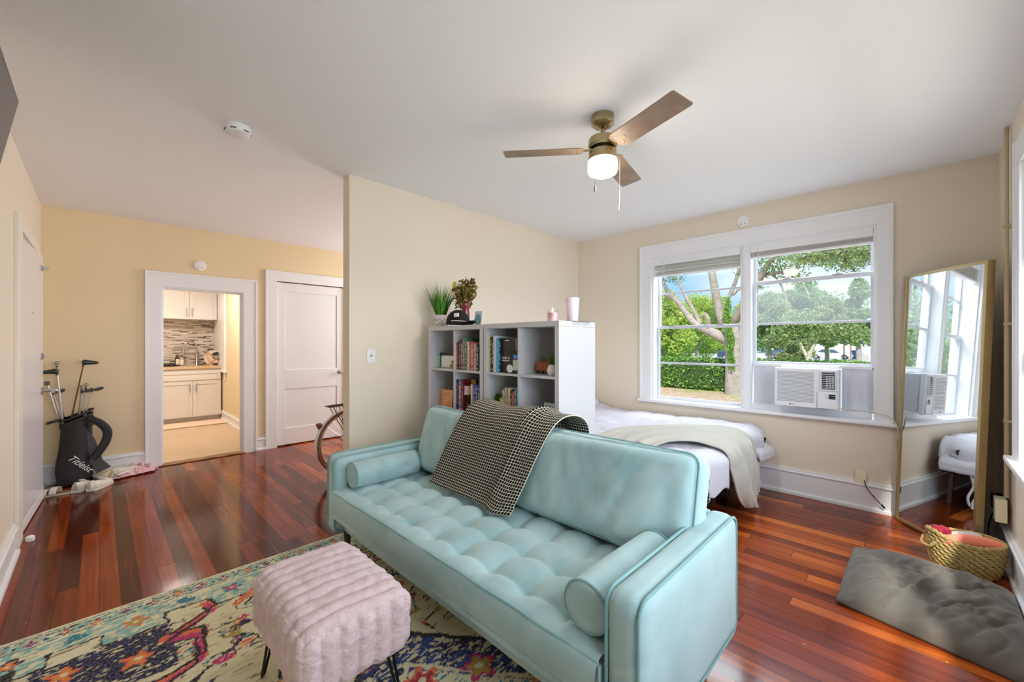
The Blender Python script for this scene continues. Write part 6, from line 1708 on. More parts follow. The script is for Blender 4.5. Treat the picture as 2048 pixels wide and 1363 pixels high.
# ================================================================ BICYCLE behind the partition
def bicycle():
    cx, cy, R_ = 1.862, 4.25, .345
    c = thing('bicycle', 'white-framed bicycle with brown tyres parked behind the partition', 'bicycle', (cx, cy, 0))
    M_tyre = mat('brown_tyre', (136, 86, 66), .7); M_fr = mat('white_bike_paint', (226, 230, 234), .25, coat=.4)
    def wheel(wx):
        t = MB(); t.tube([(wx + (R_ - .018) * math.cos(a), 0, R_ + (R_ - .018) * math.sin(a)) for a in np.linspace(0, 2 * PI, 72, endpoint=False)], .019, 12, close=True); w = t.build('tyre', M_tyre, c, smooth=True)
        r = MB(); r.tube([(wx + (R_ - .043) * math.cos(a), 0, R_ + (R_ - .043) * math.sin(a)) for a in np.linspace(0, 2 * PI, 72, endpoint=False)], .010, 8, close=True); r.build('rim', M_steel, w, smooth=True)
        s = MB()
        for k in range(28):
            a = k / 28 * 2 * PI; b = a + (.35 if k % 2 else -.35); yy = .022 * (1 if (k // 2) % 2 else -1)
            s.tube([(wx + .02 * math.cos(b), yy, R_ + .02 * math.sin(b)), (wx + (R_ - .05) * math.cos(a), 0, R_ + (R_ - .05) * math.sin(a))], .0012, 4, cap=False)
        s.build('spokes', M_steel, w)
        MB().lathe([(.0, -.05), (.018, -.05), (.018, -.03), (.013, -.028), (.013, .028), (.018, .03), (.018, .05), (0, .05)], (wx, 0, R_), 16, 'y').build('hub', M_steel, w, smooth=True)
    wheel(0); wheel(1.06)
    def fender(wx, a0, a1):
        V = []; n = 40
        for i in range(n):
            a = a0 + (a1 - a0) * i / (n - 1)
            for k in range(7):
                q = (k / 6 - .5) * 2; r = R_ + .016 - .014 * q * q; V.append((wx + r * math.cos(a), q * .030, R_ + r * math.sin(a)))
        o = mk('fender', V, grid_faces(n, 7), M_fr, c, smooth=True); s = o.modifiers.new('s', 'SOLIDIFY'); s.thickness = .002
        return o
    fender(0, math.radians(195), math.radians(30)); fender(1.06, math.radians(150), math.radians(20))
    f = MB()
    bb = (.44, 0, .28); st = (.34, 0, .78); hd = (.86, 0, .80); hb = (.90, 0, .68)
    for a, b, r in ((bb, st, .016), (bb, hb, .019), ((.36, 0, .70), (.87, 0, .765), .016), ((0, .05, R_), bb, .009), ((0, -.05, R_), bb, .009), ((0, .05, R_), (.35, 0, .70), .008), ((0, -.05, R_), (.35, 0, .70), .008), (hd, hb, .021), (hb, (.95, .045, .5), .012), ((.95, .045, .5), (1.06, .045, R_), .010), (hb, (.95, -.045, .5), .012), ((.95, -.045, .5), (1.06, -.045, R_), .010)):
        f.tube([a, b], r, 10)
    f.build('bike_frame', M_fr, c, smooth=True)
    # rear rack
    k = MB(); zt_ = .735
    for y in (-.055, 0, .055): k.tube([(-.235, y, zt_), (.26, y, zt_ + .015)], .0052, 6)
    for x in (-.235, -.10, .08, .26): k.tube([(x, -.055, zt_), (x, .055, zt_)], .0052, 6)
    for y in (-.055, .055):
        k.tube([(-.20, y, zt_), (0, y, R_ + .03)], .0045, 6); k.tube([(-.10, y, zt_), (.0, y, R_ + .03)], .0045, 6)
    k.build('rear_rack', mat('dark_brown_rack', (74, 58, 46), .4, metal=.5), c, smooth=True)
    k = MB()
    for y in (-.035, .035): k.tube([(R_ * math.cos(math.radians(176)) * 1.05, y, R_ + .02), (0, y, R_)], .0018, 5)
    k.build('fender_stay', M_steel, c)
    tl = MB(); tl.lathe([(0, 0), (.020, .006), (.030, .030), (.032, .05), (0, .052)], (0, 0, 0), 16, 'x'); o = tl.build('tail_light', mat('dark_red_lens', (92, 26, 26), .15, coat=.5), c, smooth=True)
    o.location = (-.325, 0, .56); o.rotation_euler = (0, math.radians(180 - 20), 0); o.location = (-.285, 0, .565)
    MB().lathe([(0, 0), (.02, .004), (.02, .01), (0, .01)], (-.337, 0, .575), 12, 'x').build('lens', mat('red_lens', (190, 40, 40), .2), o)
    s = MB(); v, fc, q = rbox(.26, .15, .05, .024, 12); v[:, 1] *= 1 - .55 * np.clip((v[:, 0] + .0) / .13, 0, 1); v += np.array([.31, 0, .86]); mk('saddle', v, fc, mat('saddle_brown', (90, 56, 38), .5), c, smooth=True)
    MB().tube([st, (.32, 0, .85)], .012, 10).build('seat_post', M_steel, c, smooth=True)
    MB().tube(bez([(.70, -.28, .93), (.80, -.22, .97), (.85, 0, .92), (.80, .22, .97), (.70, .28, .93)], 24), .011, 10).tube([(.85, 0, .92), hd], .012, 10).build('handlebar', M_steel, c, smooth=True)
    for s_ in (-1, 1): MB().tube([(.70, .28 * s_, .93), (.60, .30 * s_, .90)], .016, 10).build('grip', mat('saddle_brown', (90, 56, 38), .5), c, smooth=True)
    k = MB(); k.lathe([(.0, -.03), (.09, -.03), (.092, -.026), (.09, -.022), (0, -.022)], bb, 30, 'y').tube([bb, (.44 + .12, -.06, .16)], .009, 8).tube([bb, (.32, .06, .40)], .009, 8).build('crank', M_steel, c, smooth=True)
    MB().box(.53, .59, -.14, -.06, .15, .17).build('pedal', M_black, c); MB().box(.29, .35, .06, .14, .39, .41).build('pedal', M_black, c)
    MB().tube([(.10, .045, .30), (.02, .12, .0)], .007, 8).build('kickstand', M_iron, c, smooth=True)
bicycle()

# ================================================================ FLOOR CUSHION, BASKET
def floor_cushion():
    C4 = [atz(1706, 1100, .0), atz(1672, 1204, .0), atz(2052, 1352, .0), atz(2034, 1172, .0)]   # back-left, front-left, front-right, back-right
    C4 = [Vector((p.x, max(p.y, YR + .035), 0)) for p in C4]; C4[2] = Vector((2.60, -.372, 0)); C4[3] = Vector((3.50, -.372, 0))
    n = 110; nn = np.linspace(-1, 1, n); U_, W_ = np.meshgrid(nn, nn, indexing='ij'); u = U_.ravel(); w = W_.ravel()
    a = (u + 1) / 2; b = (w + 1) / 2
    # u: front->back, w: left->right
    def mixp(a, b): 
        bl, fl, fr, br = [np.array(p)[:2] for p in C4]
        return ((1 - a)[:, None] * ((1 - b)[:, None] * fl + b[:, None] * fr) + a[:, None] * ((1 - b)[:, None] * bl + b[:, None] * br))
    xy = mixp(a, b); P = np.stack([xy[:, 0], xy[:, 1], u * 0], 1)
    e = (np.clip(1 - np.abs(u) ** 3.2, 0, 1) * np.clip(1 - np.abs(w) ** 3.2, 0, 1)) ** .42
    h = .105 * e
    # buttoned dimples with creases running from them
    for du, dw in ((-.33, -.42), (.33, -.42), (-.33, .02), (.33, .02), (-.33, .46), (.33, .46)):
        d = np.sqrt(((u - du) / .16) ** 2 + ((w - dw) / .13) ** 2); ang = np.arctan2(w - dw, u - du)
        h -= .040 * np.exp(-d ** 1.2) * e; h += .007 * np.sin(ang * 7 + du * 9) * np.exp(-(d / 2.2) ** 2) * np.clip(d, 0, 1) * e
    al = xy[:, 0] * .45 + xy[:, 1] * .9; q = np.stack([xy[:, 0] * 2.0, al * 9, u * 0], 1)
    h += e * (.020 * (1 - np.abs(vnoise(q, 1.0, 4, 2)) * 2.2) + .009 * vnoise(P, 5, 5, 3))
    cr = vnoise(np.stack([xy[:, 0] * 1.6, al * 5.5, u * 0], 1), 1.5, 14, 3); h -= e * .020 * np.exp(-(cr / .07) ** 2); cr = vnoise(np.stack([al * 4, xy[:, 0] * 3.0, u * 0], 1), 1.3, 19, 2); h -= e * .014 * np.exp(-(cr / .07) ** 2)
    h = np.maximum(h, .004)
    top = np.stack([xy[:, 0], xy[:, 1], h + .012], 1); top[:, 1] = np.maximum(top[:, 1], YR + .028)
    bot = np.stack([xy[:, 0], xy[:, 1], .003 + 0 * h], 1)
    F = grid_faces(n, n); N_ = n * n; F2 = [f[::-1] for f in F]; Fb = [tuple(i + N_ for i in f) for f in F]
    ring = [i for i in range(n)] + [i * n + n - 1 for i in range(1, n)] + [(n - 1) * n + j for j in range(n - 2, -1, -1)] + [i * n for i in range(n - 2, 0, -1)]
    S = [(ring[k], ring[(k + 1) % len(ring)], ring[(k + 1) % len(ring)] + N_, ring[k] + N_) for k in range(len(ring))]
    o = mk('floor_cushion', np.concatenate([top, bot]) - np.array([3.1, 0, 0]), F + Fb + S, mat('grey_brushed_cotton', (112, 108, 101), .9, .15, noise=(5, (102, 98, 91), .25), bump=(180, .2, .001), sheen=.25), smooth=True)
    bm = bmesh.new(); bm.from_mesh(o.data); bmesh.ops.recalc_face_normals(bm, faces=bm.faces); bm.to_mesh(o.data); bm.free()
    o.location = (3.1, 0, 0); tag(o, 'big rumpled grey floor cushion lying against the right wall', 'cushion')
floor_cushion()

def basket():
    c = thing('wicker_basket', 'oval woven straw basket at the mirror foot', 'basket', (3.70, -.205, 0))
    c.rotation_euler = (0, 0, YAW - PI / 2 + math.radians(-12))
    M_straw = mat('woven_straw', (202, 178, 118), .8, noise=(40, (170, 144, 84), .2), bump=(120, .4, .002))
    RX, RY, H = .172, .130, .19
    def prof(z): k = z / H; return .80 + .20 * k ** .8 + .05 * math.sin(k * PI)
    rows = 13
    mb = MB()
    for r in range(rows):
        z = .010 + (H - .012) * r / (rows - 1); rise = .0
        P = []
        for k in range(96):
            a = 2 * PI * k / 96; s = prof(z); off = .0045 * math.sin(24 * a + (PI if r % 2 else 0))
            zz = z + (.045 * max(0, -math.cos(a)) ** 3) * (z / H) ** 2
            P.append(((RX * s + off) * math.cos(a), (RY * s + off) * math.sin(a), zz + .0035 * math.cos(24 * a + (PI if r % 2 else 0))))
        mb.tube(P, .0088, 7, close=True)
    mb.build('woven_wall', M_straw, c, smooth=True)
    mb = MB(); V = [];
    nu, nv = 6, 48
    for i in range(nu):
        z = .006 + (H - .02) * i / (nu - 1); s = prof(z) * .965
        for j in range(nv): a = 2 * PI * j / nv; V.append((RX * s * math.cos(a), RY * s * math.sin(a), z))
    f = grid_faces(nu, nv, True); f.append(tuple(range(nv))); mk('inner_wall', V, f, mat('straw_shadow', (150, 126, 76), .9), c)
    P = [(RX * 1.0 * math.cos(a), RY * 1.0 * math.sin(a), H + .004 + .045 * max(0, -math.cos(a)) ** 3) for a in np.linspace(0, 2 * PI, 64, endpoint=False)]
    mb = MB()
    for ph in (0, PI):
        mb.tube([(p[0] + .005 * math.cos(20 * i / 64 * 2 * PI + ph), p[1], p[2] + .006 * math.sin(20 * i / 64 * 2 * PI + ph)) for i, p in enumerate(P)], .008, 7, close=True)
    mb.build('braided_rim', M_straw, c, smooth=True)
    for s in (-1,):
        mb = MB(); mb.tube(bez([(s * (RX + .008), -.05, H - .01), (s * (RX + .03), -.03, H - .045), (s * (RX + .03), .03, H - .045), (s * (RX + .008), .05, H - .01)], 14), .007, 8); mb.build('handle', M_straw, c, smooth=True)
    # things inside
    v, fc, q = rbox(.30, .10, .075, .036, 22); v[:, 2] *= 1 - .35 * np.abs(q[:, 0]) ** 2; v[:, 2] += .012 * np.cos(q[:, 0] * 2)
    o = mk('plush_cushion', v, fc, mat('coral_plush', (252, 150, 124), .9, .1, bump=(260, .25, .001), sheen=.4), smooth=True)
    Rm = c.matrix_basis.copy() if False else (Matrix.Translation(c.location) @ Euler(c.rotation_euler).to_matrix().to_4x4())
    o.matrix_basis = Rm @ Matrix.Translation((-.002, -.050, .185)) @ Euler((math.radians(-28), math.radians(4), 0)).to_matrix().to_4x4()
    tag(o, 'smooth coral orange plush cushion lying in the straw basket', 'cushion')
    v, fc, q = rbox(.10, .09, .09, .04, 16); v += (vnoise(v, 26, 5, 3) * .022)[:, None] * q
    o = mk('red_cloth', v, fc, mat('red_fleece', (178, 32, 48), .9, noise=(30, (120, 20, 60), .15), sheen=.3), smooth=True)
    o.matrix_basis = Rm @ Matrix.Translation((-.130, .015, .205)); tag(o, 'crumpled red cloth at the left end of the straw basket', 'cloth')
    v, fc, q = rbox(.20, .10, .10, .045, 20); v += (vnoise(v, 20, 8, 3) * .014)[:, None] * q
    o = mk('white_cloth', v, fc, mat('offwhite_fleece', (222, 216, 210), .9, sheen=.3), smooth=True)
    o.matrix_basis = Rm @ Matrix.Translation((.055, .060, .160)); tag(o, 'off-white soft cloth at the back of the straw basket', 'cloth')
basket()

# ================================================================ TELEVISION at the left edge
tv = thing('television', 'large black television on a tilting arm, upper left edge', 'television', (-.25, 2.05, 2.446))
tl_ = math.radians(10)
tv.rotation_euler = (0, tl_, 0)       # leans its top into the room
MB().box(-.035, 0, -.72, .768, -.86, 0).build('tv_bezel', mat('tv_bezel_black', (26, 26, 28), .4), tv, bevel=.003)
MB().box(-.001, .0015, -.705, .753, -.845, -.012).build('screen', mat('tv_screen', (60, 62, 64), .25), tv)
MB().box(-.07, -.035, -.3, .3, -.65, -.2).build('rear_housing', M_black, tv, bevel=.01)
MB().box(-.155, -.06, -.05, .05, -.47, -.37).build('wall_bracket', M_iron, tv)

# small painted block on the floor by the door casing (door stop)
p = atz(39, 1078, 0); o = MB().lathe([(.02, 0), (.024, .008), (.022, .03), (.012, .038), (0, .04)], n=20).build('door_stop', M_plast, smooth=True); o.location = (XL + .06, 4.40, 0); tag(o, 'small white rubber door stop on the floor at the casing', 'door stop')

# ================================================================ OUTSIDE
GZ = -.45
def gmat():
    m = bpy.data.materials.new('yard_ground'); m.use_nodes = True; nt = m.node_tree; N = nt.nodes; L = nt.links; b = N['Principled BSDF']
    tc = N.new('ShaderNodeTexCoord'); sp = N.new('ShaderNodeSeparateXYZ'); L.new(tc.outputs['Object'], sp.inputs[0])
    n = N.new('ShaderNodeTexNoise'); n.inputs['Scale'].default_value = .35; n.inputs['Detail'].default_value = 6; L.new(tc.outputs['Object'], n.inputs['Vector'])
    a = N.new('ShaderNodeMath'); a.operation = 'MULTIPLY_ADD'; L.new(n.outputs['Fac'], a.inputs[0]); a.inputs[1].default_value = 9.0; L.new(sp.outputs['X'], a.inputs[2])
    d = N.new('ShaderNodeMath'); d.operation = 'DIVIDE'; L.new(a.outputs[0], d.inputs[0]); d.inputs[1].default_value = 80.0
    r = N.new('ShaderNodeValToRGB'); L.new(d.outputs[0], r.inputs[0]); e = r.color_ramp.elements
    e[0].position = 0; e[0].color = lin((216, 204, 184)); e[1].position = 1; e[1].color = lin((190, 192, 190))
    for pos, c in ((.150, (216, 204, 184)), (.165, (150, 156, 92)), (.185, (172, 160, 110)), (.20, (184, 158, 134)), (.262, (176, 150, 122)), (.275, (120, 150, 60)), (.42, (120, 156, 60)), (.60, (112, 160, 60)), (.66, (196, 196, 196))):
        q = e.new(pos); q.color = lin(c)
    n2 = N.new('ShaderNodeTexNoise'); n2.inputs['Scale'].default_value = 5; n2.inputs['Detail'].default_value = 8; L.new(tc.outputs['Object'], n2.inputs['Vector'])
    mx = N.new('ShaderNodeMix'); mx.data_type = 'RGBA'; mx.blend_type = 'OVERLAY'; mx.inputs['Factor'].default_value = .8; L.new(r.outputs[0], mx.inputs['A']); L.new(n2.outputs['Fac'], mx.inputs['B'])
    L.new(mx.outputs['Result'], b.inputs['Base Color']); b.inputs['Roughness'].default_value = .95
    return m
gx_ = [-30, 20, 60, 140]; gz_ = [GZ, GZ, GZ - .35, GZ - .6]
g = mk('ground', [(x, y, z) for x, z in zip(gx_, gz_) for y in (-90, 190)], [(2 * i, 2 * i + 2, 2 * i + 3, 2 * i + 1) for i in range(3)], gmat()); struct(g)
M_leafA = leafmat('leaf_yellow_green', (158, 186, 84), (206, 220, 120), (236, 232, 150), .45)
M_leafB = leafmat('leaf_mid_green', (104, 140, 80), (152, 182, 110), (188, 206, 136), .42)
M_leafC = leafmat('leaf_olive', (116, 138, 84), (160, 178, 116), (196, 190, 128), .42)
M_hedge = leafmat('hedge_leaf', (92, 136, 50), (150, 200, 76), (196, 232, 104), .4)
M_bark = mat('oak_bark', (176, 166, 156), .9, noise=(6, (136, 126, 118), .25), bump=(14, .8, .03))
def wp(u, v, x): return atx(u, v, x)
# the big spreading tree left of the window centre
def big_tree():
    X0 = 16.0; base = atx(1470, 768, X0); base.z = GZ
    t = thing('oak_tree', 'large forked tree with ivy just beyond the hedge line', 'tree', base)
    def L(pts, r): return [wp(u, v, X0 + dx) - base for u, v, dx in pts], r
    mb = MB()
    limbs = [
        ([(1470, 790, 0), (1468, 740, 0), (1467, 700, 0), (1466, 670, 0), (1462, 648, 0)], [.34, .29, .27, .27, .25]),
        ([(1465, 690, .0), (1440, 672, .1), (1415, 660, .2), (1392, 648, .3), (1372, 625, .4), (1355, 602, .5), (1334, 590, .6), (1318, 585, .6)], [.20, .24, .21, .18, .15, .13, .10, .06]),
        ([(1352, 600, .5), (1337, 585, .6), (1325, 560, .8), (1318, 535, .8)], [.12, .10, .08, .05]),
        ([(1402, 650, .3), (1388, 622, .3), (1374, 597, .2), (1362, 572, .2), (1352, 545, .2)], [.11, .10, .09, .07, .05]),
        ([(1416, 655, .1), (1417, 640, 0), (1410, 628, 0), (1402, 634, 0)], [.10, .10, .09, .05]),
        ([(1461, 652, 0), (1445, 640, 0), (1436, 610, -.1), (1430, 580, -.2), (1424, 545, -.3), (1418, 505, -.4), (1412, 460, -.5)], [.24, .22, .19, .17, .15, .12, .08]),
        ([(1448, 630, .2), (1452, 605, .3), (1462, 585, .4), (1472, 560, .5), (1480, 530, .6), (1486, 490, .7)], [.10, .10, .09, .08, .07, .05]),
        ([(1466, 590, .4), (1478, 578, .5), (1490, 570, .6)], [.05, .05, .04]),
        ([(1462, 650, 0), (1475, 632, -.2), (1488, 612, -.4), (1502, 590, -.6), (1518, 560, -.9), (1540, 522, -1.2), (1575, 490, -1.5), (1620, 460, -1.8)], [.22, .20, .19, .17, .14, .10, .07, .04]),
        ([(1505, 590, -.6), (1520, 556, -.8), (1545, 546, -1.0), (1580, 543, -1.4), (1600, 532, -1.6)], [.10, .09, .07, .05, .03]),
        ([(1575, 544, -1.4), (1588, 553, -1.5), (1605, 566, -1.6), (1618, 590, -1.6)], [.04, .035, .03, .02]),
        ([(1540, 547, -1.0), (1556, 560, -1.0), (1570, 590, -1.0), (1575, 612, -1.0)], [.04, .035, .03, .02]),
    ]
    for pts, rs_ in limbs:
        P = [wp(u, v, X0 + dx) - base for u, v, dx in pts]; n = len(P) * 4; C_ = bez(P, n); rr = [float(np.interp(i / (n - 1) * (len(P) - 1), range(len(P)), rs_)) for i in range(n)]
        mb.tube(C_, [q * .8 if pts[0][1] < 780 else q for q in rr], 12)
    mb.build('trunk', M_bark, t, smooth=True)
    cen, rad = [], []
    rg = random.Random(5)
    for (u, v, dx, r) in [(1330, 520, 0, 1.2), (1370, 500, .6, 1.1), (1405, 520, 0, .8), (1450, 505, 0, 1.0), (1490, 500, .5, 1.0), (1345, 556, 1, .6), (1500, 540, -.5, .6), (1530, 505, -1, 1.0), (1570, 500, -1.2, .9), (1600, 515, -1.4, .8), (1620, 490, -1.6, .9), (1660, 500, -1.6, .9), (1700, 490, -1.6, .9), (1735, 505, -1.6, .8), (1590, 555, -1.4, .45), (1550, 540, -1, .5), (1680, 520, -1.6, .6), (1620, 560, -1.6, .3), (1520, 575, -1, .25)]:
        cen.append(tuple(wp(u, v, X0 + dx) - base)); rad.append((r, r, r * .55))
    cen.append(tuple(wp(1500, 380, X0) - base)); rad.append((3, 4, 1.0))
    leaf_cloud('foliage', cen, rad, 17000, .040, M_leafB, t, 4, shell=.1)
    iv = [tuple(wp(u, v, X0 - .35) - base) for u, v in ((1460, 700), (1462, 680), (1458, 665), (1452, 630), (1456, 612), (1455, 640), (1463, 725))]
    leaf_cloud('ivy', iv, [(.1, .13, .35)] * len(iv), 2200, .035, M_hedge, t, 8, shell=.3)
big_tree()
# the overhanging branch spray at the top right
def spray():
    X0 = 12.0; base = atx(1745, 500, X0); base.z = GZ
    t = thing('leafy_tree', 'tree whose leafy boughs hang into the top of the right pane', 'tree', base)
    mb = MB()
    mb.tube([Vector((1.0, -1.6, 0)), Vector((.9, -1.5, 2.5)), Vector((.6, -1.2, 4.2)), Vector((.2, -.6, 4.9))], [.22, .18, .14, .10], 10)
    for pts, r0 in (([(1760, 478), (1730, 492), (1705, 500), (1680, 508), (1650, 506), (1600, 517)], .045), ([(1680, 508), (1690, 520), (1700, 532), (1712, 545)], .035), ([(1715, 500), (1735, 508), (1748, 513)], .02), ([(1650, 506), (1625, 518), (1590, 512)], .018)):
        P = [atx(u, v, X0) - base for u, v in pts]; n = len(P) * 3; C_ = bez(P, n); mb.tube(C_, [r0 * (1 - .6 * i / n) for i in range(n)], 6)
    mb.tube([Vector((.2, -.6, 4.9)), atx(1760, 478, X0) - base], [.08, .045], 8)
    mb.build('trunk', mat('dark_twig', (88, 84, 70), .9), t, smooth=True)
    cen = [tuple(atx(u, v, X0) - base) for u, v in ((1745, 495), (1720, 498), (1700, 505), (1680, 515), (1655, 500), (1640, 515), (1625, 510), (1600, 520), (1700, 530), (1735, 512), (1665, 490), (1690, 488), (1615, 500))]
    leaf_cloud('foliage', cen, [(.5, .36, .20)] * len(cen), 4200, .028, M_leafC, t, 14, shell=.05)
spray()
# hedge
def hedge():
    y0, y1, X0 = -6, 22, 17.0
    c = thing('hedge', 'long low clipped green hedge across the yard', 'hedge', (X0, 8, GZ))
    H_ = 1.22
    v, fc, q = rbox(.9, y1 - y0, H_, .2, 40); v[:, 2] += H_ / 2; v += (vnoise(v, 2, 3)[:, None] * .06) * q
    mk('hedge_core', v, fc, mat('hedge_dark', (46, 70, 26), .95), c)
    rs = np.random.RandomState(4); n = 12000
    cen = []; rad = []
    for y in np.arange(y0, y1, .5):
        for z, r in ((H_ - .05, (.5, .42, .13)), (H_ * .70, (.16, .4, .26)), (H_ * .42, (.16, .4, .26)), (H_ * .15, (.16, .4, .18))): cen.append((-.12 if z > H_ * .9 else -.42, y - 8, z)); rad.append(r)
    leaf_cloud('foliage', cen, rad, 27000, .050, M_hedge, c, 9, shell=.4)
hedge()
def bg_tree(lab, u, x, top_v, wpx, m, seed, n=6000, trunk=True, size=.16, base_v=None, low=.12, thin=.8):
    p = atx(u, 690, x); c = thing('tree', lab, 'tree', (p.x, p.y, GZ), 0, None)
    top = atx(u, top_v, x).z - GZ; w = (atx(u - wpx / 2, 690, x) - atx(u + wpx / 2, 690, x)).length / 2
    rg = random.Random(seed); cen, rad = [], []
    for k in range(16):
        a = rg.random() * 6.28; rr = rg.random() ** .5 * w * .75; z = top * (low + (.86 - low) * rg.random())
        s = 1 - .5 * abs(z / top - .5); cen.append((rr * math.cos(a) * thin, rr * math.sin(a) * s, z)); r = w * (.25 + .22 * rg.random()); rad.append((r * min(1, thin * 1.25), r, r * .8))
    cen.append((0, 0, top * .85)); rad.append((w * .45 * min(1, thin * 1.25), w * .5, top * .15))
    leaf_cloud('foliage', cen, rad, int(n * 1.8), size * .68, m, c, seed, shell=.25)
    if trunk: MB().tube([(0, 0, 0), (.2, .1, top * .35), (0, .4, top * .7)], [top * .03, top * .024, top * .012], 10).tube([(.1, 0, top * .25), (0, -w * .4, top * .6)], [top * .018, top * .008], 8).build('trunk', M_bark, c, smooth=True)
    return c
G = [
    ('bright yellow-green tree behind the big forked trunk, left pane', 1395, 34, 585, 150, M_leafA, 1, 9000),
    ('yellow-green tree at the far left of the window view', 1325, 25, 575, 120, M_leafA, 2, 8000),
    ('dark green tree low at the left edge of the view', 1335, 44, 640, 80, M_leafB, 3, 5000),
    ('green tree seen just right of the forked trunk', 1490, 44, 600, 90, M_leafA, 4, 6000),
    ('rounded green tree at the left of the right pane', 1540, 38, 580, 110, M_leafC, 5, 8000),
    ('tall hazy green tree in the middle of the right pane', 1610, 50, 562, 120, M_leafB, 6, 9000),
    ('wide olive green tree above the parked cars', 1655, 42, 590, 110, M_leafC, 7, 9000),
    ('green tree at the right edge, above the white house', 1718, 52, 555, 90, M_leafB, 8, 8000),
    ('low drooping tree shading the grey car', 1600, 34, 655, 95, M_leafC, 9, 6000),
]
for (lab, u, x, tv_, w, m, sd_, n) in G: bg_tree(lab, u, x, tv_, w, m, sd_, n, low=.32 if x > 36 and u > 1500 else .14, size=.13 if x < 40 else .17)
bg_tree('distant wall of trees closing the view beyond the fence', 1600, 112, 632, 420, M_leafB, 21, 12000, False, .5, low=.05, thin=.12)
bg_tree('distant trees closing the view at the left', 1370, 100, 622, 240, M_leafB, 22, 12000, False, .46, low=.05, thin=.12)
p = Vector((8.6, 13.0, GZ)); c = thing('yard_tree', 'shady tree close to the house, reflected in the leaning mirror', 'tree', p)
MB().tube([(0, 0, 0), (.1, 0, 1.6), (-.2, .2, 3.4)], [.26, .2, .14], 12).tube([(.1, 0, 1.4), (-.9, -.8, 2.9)], [.12, .06], 8).build('trunk', M_bark, c, smooth=True)
leaf_cloud('foliage', [(0, 0, 3.6), (-1.2, -1.0, 2.8), (1.0, 0, 3.0), (0, 1.2, 2.6), (-.6, -.4, 1.6), (-1.8, -2.0, 2.0), (-1.2, 1.0, 1.2)], [(1.5, 1.3, .9)] * 7, 9000, .07, M_leafB, c, 41, shell=.1)
# crape-like pale trunk in the right pane
p = atx(1618, 715, 26); c = thing('slender_tree', 'slender pale-trunked tree standing before the parked cars', 'tree', (p.x, p.y, GZ))
MB().tube([(0, 0, 0), (0, .08, .7), (0, -.05, 1.4)], [.19, .15, .11], 10).tube([(0, 0, .9), (0, .5, 2.1), (0, .9, 2.6)], [.09, .06, .03], 8).tube([(0, 0, 1.2), (0, -.5, 2.4), (0, -1.2, 2.9)], [.08, .05, .03], 8).build('trunk', mat('pale_bark', (206, 196, 180), .9, noise=(5, (170, 156, 138), .2)), c, smooth=True)
leaf_cloud('foliage', [(0, 0, 2.6), (0, 1.0, 2.5), (0, -1.2, 2.4), (0, -2.0, 2.1), (0, .3, 3.2)], [(.9, 1.0, .45)] * 5, 3200, .085, M_leafC, c, 31, shell=.1)
# white fence, house, sign post, bin
FX = 80
a, b = atx(1541, 700, FX), atx(1730, 700, FX)
f = thing('vinyl_fence', 'long white panel fence behind the parked cars', 'fence', (FX, (a.y + b.y) / 2, GZ - .46))
hf = (a.y - b.y) / 2
mb = MB(); mb.box(-.03, .03, -hf, hf, .05, 2.15); mb.build('fence_panel', mat('fence_white', (232, 234, 240), .5), f)
for k in range(9): y = -hf + 2 * hf * k / 8; MB().box(-.09, .09, y - .08, y + .08, 0, 2.28).build('post', mat('fence_white', (232, 234, 240), .5), f)
HX = 68; a = atx(1727, 700, HX)
h = thing('white_house', 'white house corner with steps at the right of the view', 'house', (HX, a.y, GZ - .42))
mb = MB(); mb.box(0, 8, -9, 0, 0, 5.6); 
for k in range(18): mb.box(-.03, .0, -9, .02, .3 + k * .3, .32 + k * .3)
mb.build('house_wall', mat('house_white', (226, 228, 226), .6), h)
MB().box(-2.2, .0, -.6, 1.3, 3.2, 3.4).box(-2.1, -1.95, 1.0, 1.15, 0, 3.2).build('porch_roof', mat('brown_porch', (140, 104, 84), .7), h)
mb = MB()
for k in range(5): mb.box(-1.6 + k * .2, -.0, -.5, .5 , k * .17, k * .17 + .17)
mb.build('steps', mat('house_steps', (176, 172, 168), .8), h)
mb = MB(); 
for k in range(5): mb.tube([(-1.5 + .35 * k, .5, .1 + .2 * k), (-1.5 + .35 * k, .5, 1.0 + .2 * k)], .03, 6)
mb.tube([(-1.5, .5, 1.0), (-.1, .5, 1.8)], .035, 6); mb.build('handrail', M_iron, h, smooth=True)
# blue-roofed far house behind the trees
a = atx(1700, 690, 75); h2 = thing('blue_house', 'grey-blue house half hidden by trees beyond the fence', 'house', (95, a.y * 95 / 75, GZ - .5))
MB().box(0, 8, -5, 5, 0, 4.2).build('house_wall', mat('house_blue', (150, 170, 190), .6), h2); MB().prism([(-5.5, 4.0), (5.5, 4.0), (0, 6.6)], -.5, 8.5, 'x').build('roof', mat('roof_slate', (104, 116, 130), .7), h2)
MB().box(-.05, 0, -2, 2, 1.6, 3.0).build('window', mat('dark_pane', (50, 62, 74), .2), h2)
sgn = thing('street_sign', 'dark rectangular sign on a thin pole beyond the hedge', 'sign', (40, atx(1688, 690, 40).y, GZ - .2)); 
MB().tube([(0, 0, 0), (0, 0, 2.3)], .04, 8).build('pole', M_iron, sgn, smooth=True); MB().box(-.03, .03, -.8, .8, 2.2, 3.0).build('sign_board', mat('sign_grey', (66, 68, 74), .5), sgn)
bn = thing('wheelie_bin', 'blue wheeled recycling bin before the white fence', 'bin', (75, atx(1713, 700, 75).y, GZ - .42))
mb = MB(); mb.prism([(-.42, 0), (.42, 0), (.52, 1.15), (-.52, 1.15)], -.4, .4, 'x'); mb.build('bin_body', mat('bin_blue', (50, 92, 160), .4), bn, bevel=.03); MB().box(-.5, .5, -.56, .56, 1.15, 1.26).build('lid', mat('bin_blue', (50, 92, 160), .4), bn, bevel=.03)
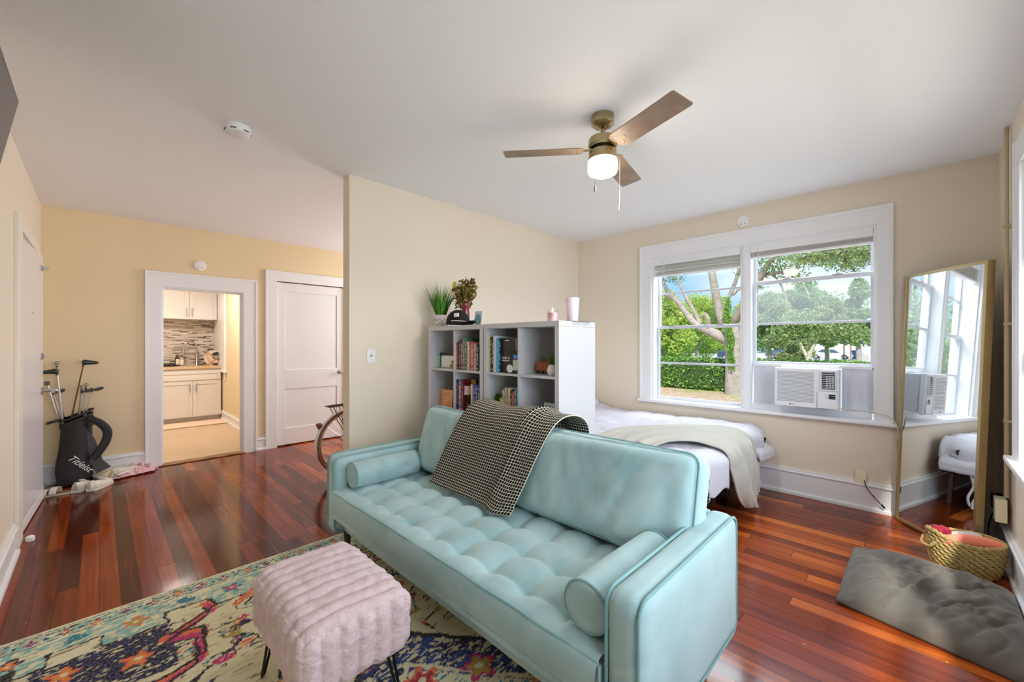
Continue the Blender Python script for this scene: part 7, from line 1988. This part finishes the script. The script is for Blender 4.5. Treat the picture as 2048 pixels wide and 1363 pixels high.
def car(name, lab, u, x, col, suv=False, length=4.7, zoff=-.35, flip=1, cat='car'):
    p = atx(u, 700, x); c = thing(name, lab, cat, (x, p.y, GZ + zoff)); hl = length / 2
    M_ = mat('car_%d_%d' % (col[0], col[2]), col, .25, coat=.6, metal=.2); M_gl = mat('car_glass', (70, 88, 100), .1, coat=.5); M_tr = mat('car_tyre', (34, 34, 36), .8); M_rm = mat('car_rim', (176, 176, 180), .3, metal=.7)
    # side profile in (y,z), nose towards -y
    hh = 1.68 if suv else 1.44; bl = .95 if suv else .82
    low = [(-hl, .35), (-hl + .05, .62), (-hl + .35, .78), (-hl + 1.25, bl + .02), (hl - .9, bl + .1), (hl - .15, bl + (.25 if suv else .05)), (hl, .7), (hl - .02, .35)]
    mb = MB(); mb.prism(low, -.88, .88, 'x'); mb.build('car_body', M_, c, bevel=.06, seg=3)
    roof = [(-hl + 1.2, bl), (-hl + 1.95, hh - .06), (-hl + 2.4, hh), (hl - 1.6, hh), (hl - (.45 if suv else .75), bl + .05)]
    mb = MB(); mb.prism(roof, -.72, .72, 'x'); mb.build('cabin', M_, c, bevel=.06, seg=3)
    gl = [(-hl + 1.42, bl + .04), (-hl + 2.0, hh - .13), (-hl + 2.45, hh - .08), (hl - 1.65, hh - .08), (hl - (.75 if suv else 1.05), bl + .08)]
    MB().prism(gl, -.735, .735, 'x').build('windows', M_gl, c)
    MB().box(-.745, .745, .02, .10, bl, hh - .05).build('pillar', M_, c)
    for yy in (-hl + .9, hl - .95):
        for sx in (-.80, .80):
            w = MB().lathe([(0, -.11), (.30, -.11), (.335, -.08), (.335, .08), (.30, .11), (0, .11)], (sx, yy, .335), 28, 'x').build('wheel', M_tr, c, smooth=True)
            MB().lathe([(0, -.125), (.10, -.13), (.21, -.115), (.22, -.10)], (sx, yy, .335), 20, 'x', cap=False).lathe([(0, .125), (.10, .13), (.21, .115), (.22, .10)], (sx, yy, .335), 20, 'x', cap=False).build('rim', M_rm, w, smooth=True)
    MB().box(-.8, .8, hl - .03, hl + .01, .72, .86).build('tail_lights', mat('tail_red', (170, 40, 50), .3), c)
    return c
car('car', 'white saloon car parked before the white fence', 1661, 72, (232, 234, 238), False, 5.0, -.36)
car('car', 'grey estate car half hidden by the slender pale tree', 1573, 68, (104, 110, 124), True, 4.9, -.37)
j = car('car', 'dark open-topped off-road vehicle behind the forked trunk', 1473, 58, (54, 66, 96), True, 4.2, -.33)
MB().box(-.7, .7, .3, 1.2, 1.0, 1.95).build('canvas_top', mat('pale_canvas', (214, 216, 224), .6), j, bevel=.08)
